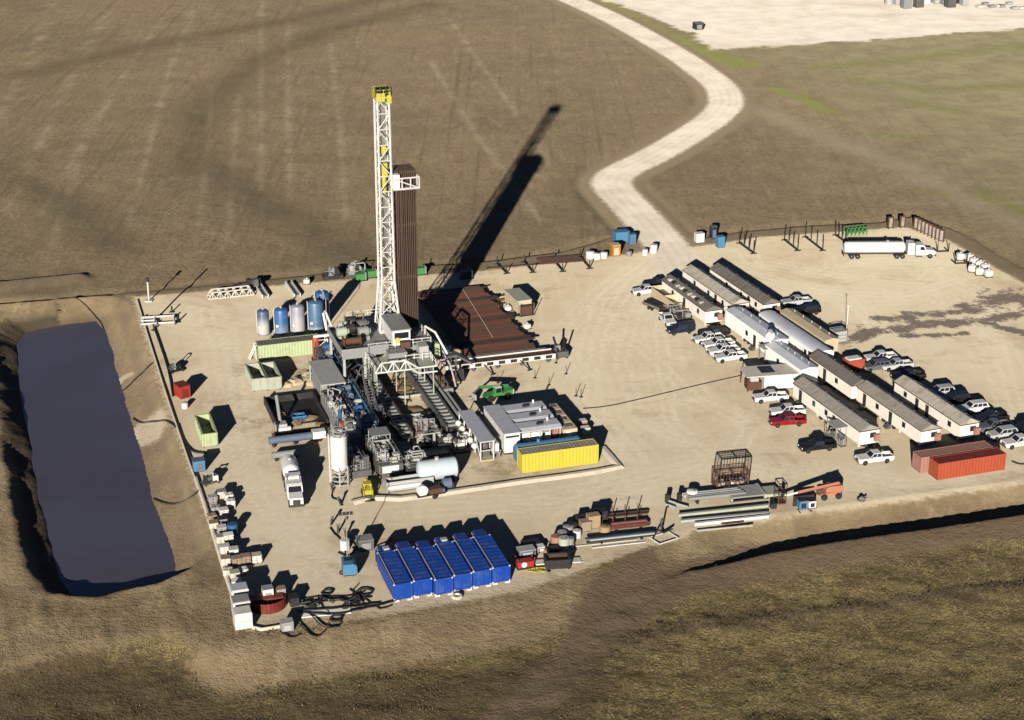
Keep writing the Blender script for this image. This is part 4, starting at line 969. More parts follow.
# pump / manifold groups between silo and horizontal tank
def machine_skid(label, loc, rz, W, L, H, base, seed, mats, dens=10, rails=True, name='pump_skid', cat='pump skid', group=None, pipes=5, boxh=None):
    q = random.Random(seed); t = thing(name, label, cat, loc, rz, group)
    MB().box(0, W, 0, L, 0.18, H).build('deck', base, t); MB().box(0.1, 0.35, 0.05, L-0.05, 0, 0.18).box(W-0.35, W-0.1, 0.05, L-0.05, 0, 0.18).build('skid_rail', 'dark', t)
    for i in range(dens):
        u, v = q.uniform(0.6, W-0.6), q.uniform(0.6, L-0.6); mt = q.choice(mats)
        if q.random() < 0.6: motorset(t, u, v, H, mt, q.uniform(0.25, 0.5), q.uniform(0.9, 1.7), q.choice('xy'), 'pump')
        else:
            h = q.uniform(0.6, boxh or 1.6); a, b = q.uniform(0.3, 0.55), q.uniform(0.3, 0.55)
            c = MB().box(u-a, u+a, v-b, v+b, H, H+h).build('control_cabinet', mt, t)
    m = MB()
    for i in range(pipes):
        a = Vector((q.uniform(0.3, W-0.3), q.uniform(0.3, L-0.3), H)); b = Vector((q.uniform(0.3, W-0.3), q.uniform(0.3, L-0.3), H)); k = Vector((0, 0, q.uniform(0.6, 2.0)))
        m.tube([a, a+k, Vector((b.x, a.y, H))+k, b+k, b], 0.10, 6)
    if pipes: m.build('pipework', q.choice(['light_grey', 'grey', 'steel']), t)
    if rails: railing(MB(), [(0.1, 0.1, H), (W-0.1, 0.1, H), (W-0.1, L-0.1, H), (0.1, L-0.1, H), (0.1, 0.1, H)], 1.1, 0.035, 1.8).build('handrail', 'grey', t)
    return t
machine_skid('tall grey pump frame beside the white silo', rig(-17.0, -40.5), RZ, 3.2, 7, 1.3, 'steel', 21, ['light_grey', 'grey', 'steel', 'dark'], 20, pipes=9, boxh=2.4)
t = machine_skid('dusty grey mixing tank with white front panel and pipework', rig(-12.9, -41.5), RZ, 3.9, 9.5, 2.2, 'steel', 22, ['light_grey', 'green_grey', 'grey', 'steel', 'dark'], 16, pipes=9)
MB().box(0.6, 3.2, -0.06, 0, 0.9, 2.0).build('front_panel', 'white', t)
MB().box(0.5, 3.5, 6.2, 9.2, 4.4, 4.55).build('canopy', 'grey', t); frame_posts(MB(), 0.6, 3.4, 6.3, 9.1, 2.2, 4.4, 0.1).build('canopy_post', 'light_grey', t)
machine_skid('low grey pipe manifold with loop pipes behind the horizontal tank', rig(-8.6, -42.0), RZ, 4.2, 4.6, 1.0, 'dark', 23, ['steel', 'light_grey', 'dark', 'grey'], 11, pipes=12)
machine_skid('dark charge pump row at the end of the rig base beams', rig(-5.0, -33.0), RZ, 7.0, 2.4, 0.5, 'dark', 24, ['dark', 'steel', 'light_grey'], 7, False, pipes=4)
machine_skid('small black choke manifold skid near the curved grey generator shed', rig(0.5, -36.5), RZ, 3.0, 4.0, 0.5, 'dark', 25, ['dark', 'steel', 'light_grey', 'white'], 8, False, pipes=5)
for i, (u, v, L, mt, lb) in enumerate(((-7.5, -36.0, 7.5, 'tan', 'tan timber mat lying between the pump rows'), (-7.3, -38.6, 7.2, 'faded_red', 'pinkish steel mat lying between the pump rows'), (-7.2, -40.0, 7.0, 'grey', 'grey steel mat edge lying behind the pipe manifold'))):
    t = rigthing('walkway_mat', lb, 'mat', u, v); MB().box(0, L, 0, 1.3, 0, 0.1).box(0, L, 1.34, 1.7, 0, 0.12).build('board', mt, t); MB().cyl((0.2, -0.3, 0.25), (L, -0.3, 0.25), 0.14, 8).build('pipe', 'dark', t)
for k, (u, v, W_, L_, lb) in enumerate(((-8.9, -6.0, 1.9, 5.0, 'dark hydraulic power unit under the rig wing platform'), (-8.8, -14.0, 1.8, 6.0, 'dark pipe and valve skid between rig base and mud tank'), (-8.9, -22.5, 1.9, 6.5, 'grey centrifuge skid between rig base and blue mud tank end'),
        (-17.6, -33.0, 2.2, 7.0, 'grey desander pump skid behind the white silo'), (-12.9, -31.5, 3.6, 6.0, 'steel mud mixing hopper skid in front of the shaker tank'), (-9.2, 3.0, 2.4, 5.5, 'black accumulator unit beneath the drawworks'), (5.2, -14.0, 1.6, 6.0, 'dark hose and valve rack beside the outer base beam'), (-3.6, -27.5, 4.2, 3.2, 'grey walking jack set between the ends of the base beams'))):
    machine_skid(lb, rig(u, v), RZ, W_, L_, (0.6, 0.5, 1.2, 1.6, 1.3, 1.0, 0.4, 0.6)[k], ('dark', 'dark', 'steel', 'grey', 'steel', 'dark', 'dark', 'steel')[k], 200+k, ['dark', 'steel', 'grey', 'light_grey', 'slate_blue', 'rust'], 13, k in (2, 3, 4), pipes=9, boxh=2.2)
t = rigthing('mud_return_line', 'bundle of dark mud lines crossing from the rig floor to the mud tanks', 'pipes', -6.6, -3.0)
rr = random.Random(77)
for k in range(8):
    v0 = rr.uniform(-8, 9); MB().tube([(0, v0, rr.uniform(4.5, 6.5)), (-1.4, v0+rr.uniform(-1, 1), rr.uniform(3.5, 5.5)), (-2.8, v0+rr.uniform(-2, 2), 3.6), (-3.9, v0+rr.uniform(-2, 2), 3.0)], rr.uniform(0.10, 0.18), 7).build('hose', rr.choice(['dark', 'steel', 'grey', 'hose']), t, smooth=True)
# horizontal tank and trough
t = rigthing('horizontal_tank', 'pale grey blue horizontal cylinder tank at the near edge of the rig', 'tank', -7.6, -44.6)
MB().lathe([(0.2, 0), (1.2, 0.15), (1.6, 0.5), (1.62, 0.6), (1.62, 6.0), (1.6, 6.1), (1.2, 6.4), (0.2, 6.5)], 24, (0, 0.2, 1.85), 'x').build('shell', 'pale_blue', t, smooth=True)
MB().box(0.9, 1.3, -1.1, 1.5, 0, 1.0).box(5.2, 5.6, -1.1, 1.5, 0, 1.0).build('saddle', 'dark', t); MB().cyl((3.2, 0.2, 3.4), (3.2, 0.2, 3.9), 0.3, 10).build('manway', 'light_grey', t)
t = rigthing('trip_tank', 'long open white sided trough in front of the pump frames', 'trough', -12.9, -46.6)
MB().box(0, 7.4, 0, 0.15, 0.15, 1.7).box(0, 7.4, 1.7, 1.85, 0.15, 1.7).box(0, 0.15, 0.15, 1.7, 0.15, 1.7).box(7.25, 7.4, 0.15, 1.7, 0.15, 1.7).box(0.15, 7.25, 0.15, 1.7, 0.15, 0.3).build('wall', 'light_grey', t); MB().cyl((0, -0.25, 0.9), (5.5, -0.25, 0.9), 0.32, 12).build('pipe', 'white', t, smooth=True); MB().box(0.2, 7.2, 0.1, 0.4, 0, 0.15).box(0.2, 7.2, 1.4, 1.7, 0, 0.15).build('skid_rail', 'dark', t)
# small trailer pump in front
t = thing('trailer_pump', 'small two wheeled rusty pump trailer in front of the horizontal tank', 'trailer', gl(431, 497), RZ+0.1)
MB().box(-2.2, 2.2, -0.7, 0.7, 0.55, 0.7).box(-2.2, -1.9, -0.1, 0.1, 0.3, 0.55).build('frame', 'dark', t); MB().lathe([(0.3, -0.5), (0.85, -0.4), (0.85, 0.4), (0.3, 0.5)], 14, (-1.4, 0, 1.4), 'y').build('reel', 'white', t)
MB().box(-0.4, 1.6, -0.6, 0.6, 0.7, 1.5).build('engine_cover', 'rust', t); MB().box(1.6, 2.1, -0.5, 0.5, 0.7, 1.2).build('battery_box', 'slate_blue', t)
for y in (-0.85, 0.85): wheel(t, 0.3, y, 0.38, 0.24)
t = thing('hose_reel', 'dark steel frame holding a bluish drum beside the pump trailer', 'reel', gl(447, 489), RZ)
MB().lathe([(0.3, -0.7), (0.8, -0.65), (0.8, 0.65), (0.3, 0.7)], 14, (0, 0, 1.0), 'x').build('drum', 'slate_blue', t); MB().box(-0.95, -0.75, -0.7, 0.7, 0, 1.1).box(0.75, 0.95, -0.7, 0.7, 0, 1.1).build('frame', 'dark', t)
# yellow skid steer
t = thing('skid_steer', 'small yellow skid steer loader parked before the silo', 'loader', gl(367.5, 495), rad(-80))
MB().prism([(-1.3, 0.4), (1.1, 0.4), (1.3, 0.9), (0.9, 1.2), (-0.5, 1.3), (-1.3, 1.5)], -0.55, 0.55).build('body', 'yellow', t)
cg = frame_posts(MB(), -0.4, 0.7, -0.5, 0.5, 1.2, 2.1, 0.1).box(-0.5, 0.8, -0.58, 0.58, 2.1, 2.2).build('cab_cage', 'yellow', t)
MB().box(-1.1, 1.3, -0.75, -0.6, 1.2, 1.4).box(-1.1, 1.3, 0.6, 0.75, 1.2, 1.4).bar((1.25, -0.67, 1.3), (1.7, -0.67, 0.4), 0.14).bar((1.25, 0.67, 1.3), (1.7, 0.67, 0.4), 0.14).build('lift_arm', 'yellow', t)
MB().prism([(1.6, 0.05), (2.4, 0.05), (2.3, 0.15), (1.8, 0.2), (1.7, 0.7), (1.6, 0.7)], -0.9, 0.9).build('bucket', 'dark', t)
for x in (-0.75, 0.65):
    for y in (-0.75, 0.75): wheel(t, x, y, 0.40, 0.3)
t = thing('oil_drum', 'single yellow drum standing beside the skid steer loader', 'drum', gl(366, 484), 0)
MB().lathe([(0.29, 0), (0.3, 0.03), (0.3, 0.3), (0.32, 0.31), (0.3, 0.33), (0.3, 0.6), (0.32, 0.61), (0.3, 0.63), (0.3, 0.88), (0.27, 0.9)], 14).build('shell', 'yellow', t); MB().cyl((0.12, 0, 0.9), (0.12, 0, 0.93), 0.05, 8).build('bung', 'dark', t)

# ------------------------------------------------------------------ generator yard
t = thing('pump_house', 'narrow grey roofed pump house with open white side frame left of the generators', 'pump house', gl(480.5, 462), RZ)
MB().box(-0.1, 2.4, -0.1, 12.6, 3.3, 3.5).build('roof', 'roof_grey', t)
m = MB()
for y in (0.1, 3.2, 6.3, 9.4, 12.3): m.box(0, 0.15, y, y+0.15, 0.2, 3.3).box(2.15, 2.3, y, y+0.15, 0.2, 3.3)
m.bar((0.1, 0.1, 0.3), (0.1, 3.2, 3.2), 0.1).bar((0.1, 3.2, 0.3), (0.1, 6.3, 3.2), 0.1).bar((0, 0.1, 1.8), (2.3, 0.1, 1.8), 0.1); m.buildp('post', 'white', t)
MB().box(0, 2.3, 0, 12.5, 0, 0.2).build('skid', 'tan', t)
for i in range(3): e = MB().box(0.4, 1.9, 1.2+i*4, 4+i*4, 0.2, 1.3).lathe([(0.2, -1.2), (0.6, -1.1), (0.6, 0.9), (0.3, 1.2)], 12, (1.15, 2.6+i*4, 1.8), 'y').build('mud_pump', 'steel', t)
for i in range(5): MB().blob((-0.35, 2.2+i*2.3, 1.9), 0.55, 0.6, 0.5, i, jit=0.03).build('pulsation_dampener', 'white', t, smooth=True)
t = thing('pump_house_walkway', 'white railed walkway between pump house and generator house', 'walkway', gl(492.5, 459), RZ)
MB().box(0, 1.4, 0, 12, 0.9, 1.05).box(0.1, 0.3, 0.1, 0.3, 0, 0.9).box(1.1, 1.3, 0.1, 0.3, 0, 0.9).box(0.1, 0.3, 11.5, 11.7, 0, 0.9).box(1.1, 1.3, 11.5, 11.7, 0, 0.9).build('deck', 'grey', t); railing(MB(), [(0, 0, 1.05), (0, 12, 1.05)], 1.1, 0.06, 1.5).build('handrail', 'white', t)
MB().box(0.6, 1.2, 0.4, 11.6, 1.05, 2.4).build('cable_tray', 'white', t)
t = thing('control_house', 'light grey flat roofed control house beside the generators', 'control house', gl(504.5, 455), RZ)
MB().box(0, 2.6, 0, 11.4, 0.3, 3.55).build('wall', 'white', t); MB().box(-0.1, 2.68, -0.1, 11.5, 3.55, 3.7).build('roof', 'roof_grey', t); MB().box(0.1, 2.5, 0.05, 11.3, 0, 0.3).build('skid', 'dark', t)
MB().box(0.5, 1.4, -0.05, 0, 0.4, 2.5).build('door', 'cream', t); MB().box(1.6, 2.5, -0.25, 0, 1.4, 2.6).build('air_conditioner', 'white_clean', t); MB().box(0.2, 2.4, -0.12, 0, 2.9, 3.2).build('cable_entry', 'dark', t)
gx0, gy0, _ = gl(519.5, 452)
for i in range(3):
    c, s_ = math.cos(RZ), math.sin(RZ); v = 3.7*i+0.2
    t = thing('generator_set', ('grey ridged roof generator nearest the blue pipe tank', 'grey ridged roof generator in the middle of three', 'grey ridged roof generator next to the green telehandler')[i], 'generator', (gx0-v*s_, gy0+v*c, 0), RZ, 'generator sets in a row')
    MB().box(0.1, 7.1, 0.2, 3.1, 0, 0.35).build('skid', 'dark', t); MB().box(0.2, 7.0, 0.35, 2.95, 0.35, 1.2).build('lower_body', 'dark', t)
    m = MB()
    for x in (0.1, 1.8, 3.5, 5.2, 6.9): m.box(x, x+0.14, 0.2, 0.34, 0.35, 3.1).box(x, x+0.14, 2.96, 3.1, 0.35, 3.1)
    m.buildp('post', 'white', t)
    e = MB().box(0.8, 4.2, 0.8, 2.5, 1.2, 2.6).box(4.4, 5.6, 0.9, 2.4, 1.2, 2.3).build('engine', ('cream', 'salmon', 'grey')[i], t)
    MB().box(5.9, 6.8, 0.5, 2.8, 1.2, 2.9).build('radiator', 'faded_red', t)
    MB().prism([(0.0, 3.3), (0.8, 3.62), (2.9, 3.66), (3.69, 3.38), (3.69, 3.25), (0, 3.15)], 0, 7.2, 'x').build('roof', 'roof_grey', t)
    MB().box(3.4, 4.4, 1.2, 1.7, 3.66, 3.95).build('exhaust_box', 'dark', t); MB().cyl((5.6, 2.6, 3.4), (5.6, 2.6, 4.2), 0.16, 8).build('exhaust', 'white', t)
c, s_ = math.cos(RZ), math.sin(RZ)
for i in range(4):
    v = 0.4+i*2.7; t = thing('fuel_box', 'tan steel box module in the row beside the generators', 'box', (gx0+7.5*c-v*s_, gy0+7.5*s_+v*c, 0), RZ, 'tan box modules beside the generators')
    MB().box(0, 2.4, 0, 2.4, 0.15, 2.7).build('body', 'tan', t); MB().box(0.2, 2.2, 0.1, 0.4, 0, 0.15).box(0.2, 2.2, 2.0, 2.3, 0, 0.15).build('skid_rail', 'dark', t); MB().box(0.6, 1.8, 0.7, 1.7, 2.7, 2.85).build('hatch', 'roof_brown', t); MB().box(0.5, 1.4, -0.04, 0, 0.5, 2.3).build('door', 'cream', t)
container('yellow_container', 'long bright yellow container with tan roof standing beside the blue pipe tank', 'yellow', gl(522, 474), RZ, 12.6, 2.5, 3.3, roof='roof_tan')
t = thing('fuel_tank', 'blue horizontal cylinder fuel tank lying behind the yellow container', 'tank', gl(514.5, 464), RZ)
MB().lathe([(0.3, 0), (1.2, 0.12), (1.5, 0.4), (1.5, 10.6), (1.2, 10.9), (0.3, 11)], 20, (0, 0.2, 1.75), 'x').build('shell', 'sky_blue', t, smooth=True); MB().box(1.2, 1.6, -1, 1.4, 0, 0.9).box(9, 9.4, -1, 1.4, 0, 0.9).build('saddle', 'dark', t); MB().cyl((4, 0.2, 3.1), (4, 0.2, 3.7), 0.25, 8).build('manway', 'sky_blue', t)
# junk right of generators
for px, py, mt, lb in ((582, 427, 'faded_red', 'small pinkish crate standing alone beside the tan boxes'), (585, 434, 'pale_green', 'small pale green crate on the ground behind the yellow container')):
    t = thing('crate', lb, 'crate', gl(px, py), RZ); MB().box(-0.7, 0.7, -0.6, 0.6, 0.12, 1.2).build('body', mt, t); MB().box(-0.7, 0.7, -0.6, -0.4, 0, 0.12).box(-0.7, 0.7, 0.4, 0.6, 0, 0.12).build('runner', 'wood', t); MB().box(-0.74, 0.74, -0.64, 0.64, 1.2, 1.27).build('lid', 'white', t)
# green telehandler
t = thing('telehandler', 'bright green telehandler with raised boom parked behind the generators', 'telehandler', gl(497, 399), rad(205))
MB().prism([(-2.6, 0.7), (2.2, 0.7), (2.4, 1.1), (1.0, 1.3), (-1.0, 1.3), (-2.6, 1.7)], -0.8, 0.8).build('chassis', 'green', t)
MB().prism([(-0.6, 1.2), (0.9, 1.2), (0.7, 2.5), (-0.4, 2.5)], 0.1, 1.0).build('cab', 'green', t); MB().prism([(-0.4, 1.6), (0.65, 1.6), (0.55, 2.35), (-0.3, 2.35)], 1.0, 1.02).build('cab_window', 'glass', t); MB().box(-0.45, 0.75, 0.05, 1.05, 2.5, 2.58).build('cab_roof', 'white', t)
bm_ = MB().bar((-2.3, -0.4, 1.9), (3.2, -0.4, 2.6), 0.42).build('boom', 'green', t); MB().bar((2.9, -0.4, 2.55), (4.2, -0.4, 1.6), 0.3).build('boom_head', 'dark', bm_)
MB().box(4.0, 4.2, -1.2, 0.4, 0.6, 1.6).box(4.2, 5.3, -1.0, -0.85, 0.6, 0.7).box(4.2, 5.3, 0.05, 0.2, 0.6, 0.7).build('fork', 'light_grey', t)
MB().box(-2.9, -2.3, -0.75, 0.75, 0.8, 1.6).build('counterweight', 'pale_green', t)
for x in (-1.6, 1.6):
    for y in (-0.95, 0.95): wheel(t, x, y, 0.62, 0.42)
# blue storage containers in front
bx, by, _ = gl(394, 602)
for i in range(6):
    d = 2.80*i; sh = (0, 0.25, -0.3, 0.1, 0.35, 0.55)[i]
    x = bx+d*math.cos(RZ)-sh*math.sin(RZ)+2.6*math.cos(RZ); y = by+d*math.sin(RZ)+sh*math.cos(RZ)+2.6*math.sin(RZ)
    lab = f'blue storage container, {("", "second", "third", "fourth", "fifth")[i]} in the row counted from the light tower' if 0 < i < 5 else ('blue storage container at the light tower end of the row' if i == 0 else 'blue storage container at the junk yard end of the row')
    t = container('storage_container', lab, 'blue', (x, y, 0), RZ+PI/2, 9.6, 2.60, 2.6, group='row of six blue storage containers', feet='concrete', rib=1.05, ribd=0.085)
    MB().prism([(0.05, 0.3), (2.39, 0.3), (2.39, 1.9), (1.95, 2.55), (0.5, 2.55), (0.05, 1.9)], 9.61, 11.6, 'x').build('pump_deck', 'navy_blue', t); MB().box(9.7, 11.5, 0.2, 2.2, 0.02, 0.3).build('deck_skid', 'dark', t)
    MB().tube([(0.3, 2.40, 2.62), (9.5, 2.40, 2.62), (10.4, 2.2, 2.3), (11.5, 2.2, 2.25)], 0.05, 6).build('vent_line', 'tan', t)
    if i in (0, 3): MB().box(10.0, 10.8, 0.7, 1.5, 2.55, 2.8).build('pump', 'light_grey', t)
t = thing('spare_tyre', 'white painted tyre lying in front of the blue containers', 'tyre', gl(457, 598), 0)
MB().torus((0, 0, 0.25), 0.55, 0.24, 18, 8).build('tread', 'concrete', t, smooth=True); MB().torus((0, 0, 0.25), 0.33, 0.06, 18, 5).build('bead', 'white', t)
# rust pipe tubs: pipe rack with pipes lying along u
pr = thing('casing_rack', 'wide low steel rack carrying the big layer of brown casing', 'pipe rack', rig(12.6, 0.6), RZ)
for u in (1.5, 7.0, 12.5): MB().box(u-0.2, u+0.2, -0.6, 36.0, 0, 1.0).build('beam', 'dark', pr)
MB().box(0, 15.4, -0.9, -0.62, 0, 1.35).build('end_stop', 'light_grey', pr)
pm = [MB().cyl((0, 0, 0), (L_, 0, 0), 0.125, 7).mesh('casing_pipe', mt) for L_, mt in ((13.2, 'pipe_brown'), (12.6, 'pipe_red'), (13.8, 'pipe_dark'), (13.0, 'pipe_red'), (12.9, 'pipe_brown'))]
rr = random.Random(9)
for i in range(140):
    band = (i//9) % 5; k = band if rr.random() < 0.75 else rr.randrange(5)
    o = bpy.data.objects.new('casing_pipe', pm[k]); C.objects.link(o)
    x, y, z = rig(12.8+rr.uniform(0, 0.9)+(0.5 if band == 2 else 0), 0.8+i*0.252); o.location = (x, y, 1.13); o.rotation_euler = (rr.uniform(0, 6), 0, RZ+rr.uniform(-1, 1)*0.0015)
    tag(o, 'brown casing pipe lying in the wide layer on the low rack', 'pipe', 'casing pipes laid out beside the rig')
t = thing('tie_chain', 'thin pale strap lying diagonally across the brown casing layer', 'strap', (0, 0, 0), 0)
a = Vector(rig(22.5, 35.0, 1.29)); b = Vector(rig(20.5, 8.0, 1.29))
MB().cyl(a, b, 0.035, 5).build('strap', 'cream', t)
# catwalk
t = thing('pipe_catwalk', 'long pale pipe catwalk leading away from the rig floor ramp', 'catwalk', rig(8.2, -4.0), RZ)
MB().box(0, 20.5, 0.0, 0.2, 0.7, 1.6).box(0, 20.5, 2.6, 2.8, 0.7, 1.6).build('side_beam', 'rig_white', t); MB().box(0, 20.5, 0.2, 2.6, 1.2, 1.35).build('deck', 'rust', t)
m = MB()
for i in range(9): m.box(1.0+i*2.2, 2.2+i*2.2, -0.03, 0, 0.85, 1.45)
m.build('side_opening', 'dark', t)
m = MB()
for u in (0.8, 5, 9.5, 14, 19): m.box(u, u+0.4, 0.1, 2.7, 0, 0.7)
m.build('leg', 'steel', t)
for u in (7.0, 13.8):
    MB().bar((u, -0.1, 1.1), (u+1.0, -2.6, 0.12), 0.18).bar((u+1.4, -2.4, 0.1), (u+0.5, -2.7, 0.1), 0.18).build('kicker_arm', 'dark', t)
MB().bar((0.3, 1.4, 1.6), (-3.4, 1.4, 5.2), 0.3).build('ramp_link', 'light_grey', t)
t = thing('pipe_handler', 'dark steel pipe handling machine at the far end of the catwalk', 'machine', rig(29.2, -3.2), RZ)
MB().box(0, 2.2, 0, 2.4, 0.3, 1.4).build('base', 'steel', t); MB().bar((0.4, 0.5, 1.4), (0.2, 2.8, 3.4), 0.3).bar((1.4, 0.5, 1.4), (2.4, 3.0, 3.0), 0.25).build('arm', 'dark', t); MB().box(0.2, 1.0, 1.0, 2.0, 1.4, 2.3).build('power_pack', 'grey', t); MB().box(0.1, 0.4, 0.1, 2.3, 0, 0.3).box(1.8, 2.1, 0.1, 2.3, 0, 0.3).build('skid_rail', 'dark', t)
t = thing('safety_marker', 'red round barrier drum by the catwalk foot', 'barrier', gl(462, 366), 0)
MB().lathe([(0.45, 0), (0.48, 0.1), (0.4, 1.3), (0.3, 1.4)], 14).build('drum', 'red', t); MB().lathe([(0.6, 0), (0.6, 0.1), (0.5, 0.12)], 14).build('base', 'dark', t)
t = thing('tool_board', 'dark leaning board with red edge beside the catwalk foot', 'board', gl(455, 382), RZ)
MB().prism([(0, 0), (1.8, 0), (1.6, 2.2), (0.6, 2.4)], 0, 0.25).build('panel', 'dark', t); MB().box(-0.5, 0.0, -0.2, 0.3, 0, 1.0).build('edge', 'red', t)
# skid box and bits right of the casing
t = thing('equipment_skid', 'weathered grey equipment skid standing alone right of the casing', 'skid', gl(520, 317), RZ+0.05)
MB().box(0, 3.0, 1.6, 8.5, 0.2, 2.6).build('enclosure', 'tan', t); MB().box(-0.05, 3.05, 1.5, 8.6, 2.6, 2.72).build('roof', 'green_grey', t); MB().box(0, 3.0, 0, 8.5, 0, 0.2).build('skid', 'dark', t); MB().box(0.4, 2.6, 0.2, 1.4, 0.2, 1.9).build('radiator', 'rust', t); frame_posts(MB(), 0.1, 2.9, 0.1, 1.4, 0.2, 2.5, 0.12).build('post', 'roof_brown', t)
t = thing('pallet_stack', 'loose stack of weathered timbers beside the lone equipment skid', 'timber', gl(503, 299), RZ)
for i in range(6): MB().box(-1.4+i*0.55, -1.1+i*0.55, -1.5, 1.8, 0.1*(i % 2), 0.3+0.1*(i % 2)).build('timber', 'wood', t)
MB().box(-1.5, 1.8, -0.2, 0.2, 0.4, 0.6).build('cross_timber', 'tan', t)
def sackbag(label, loc, rz, mat, w_=1.0, h=1.1, group=None, name='bulk_bag', seed=0, cat='bag'):
    t = thing(name, label, cat, loc, rz, group)
    MB().box(-w_*0.55, w_*0.55, -w_*0.55, w_*0.55, 0.1, 0.14).box(-w_*0.55, w_*0.55, -w_*0.5, -w_*0.3, 0, 0.1).box(-w_*0.55, w_*0.55, w_*0.3, w_*0.5, 0, 0.1).build('pallet', 'wood', t)
    MB().blob((0, 0, 0.14+h/2), w_*0.58, w_*0.58, h/2, seed, 14, 8, 0.05, 0, 0.55).build('bag', mat, t, smooth=True)
    MB().lathe([(0.22, 0), (0.14, 0.12), (0.2, 0.25), (0.05, 0.26)], 8, (0, 0, 0.1+h)).build('neck', mat, t)
    return t
sackbag('white bulk bag standing alone beside the equipment skid', gl(508, 311), 0.2, 'sack_white', 1.2, 1.0)
sackbag('white bulk bag standing alone behind the catwalk end', gl(527, 329), 0.5, 'sack_white', 1.2, 1.0)
# marker stakes
for k, (px, py) in enumerate(((498, 383), (519, 338), (535, 378), (556, 363), (566, 374), (549, 385), (576, 396), (581, 397))):
    t = thing('marker_stake', 'thin dark marker stake standing on the open gravel', 'stake', gl(px, py), 0.3*k, 'marker stakes near the catwalk')
    MB().cyl((0, 0, 0.06), (0, 0, 1.5), 0.06, 5).build('pole', 'dark', t); MB().box(-0.25, 0.25, -0.25, 0.25, 0, 0.06).build('foot', 'dark', t)
# containment berm liner edge in front of the rig
def strip(name, label, cat, pts, wd, h, mat):
    P = [G(a, b) for a, b in pts]; m = MB(); vs = []; fs = []
    for i, q in enumerate(P):
        d = (P[min(i+1, len(P)-1)]-P[max(i-1, 0)]); d.z = 0; d.normalize(); n = Vector((-d.y, d.x, 0))
        for k, z in ((-1, 0.0), (-0.35, h), (0.35, h), (1, 0.0)): vs.append(q+n*k*wd+Vector((0, 0, z+0.004)))
    for i in range(len(P)-1):
        for k in range(3): a = i*4+k; fs.append((a, a+1, a+5, a+4))
    o = m.add(vs, fs).build(name, mat, None); return tag(o, label, cat)
strip('containment_berm', 'low pale liner berm along the near edge of the rig equipment', 'berm', [(352, 503), (372, 498), (400, 499), (440, 494), (480, 488), (520, 482), (560, 477), (595, 472), (620, 467), (612, 458), (603, 448)], 0.9, 0.35, 'liner')

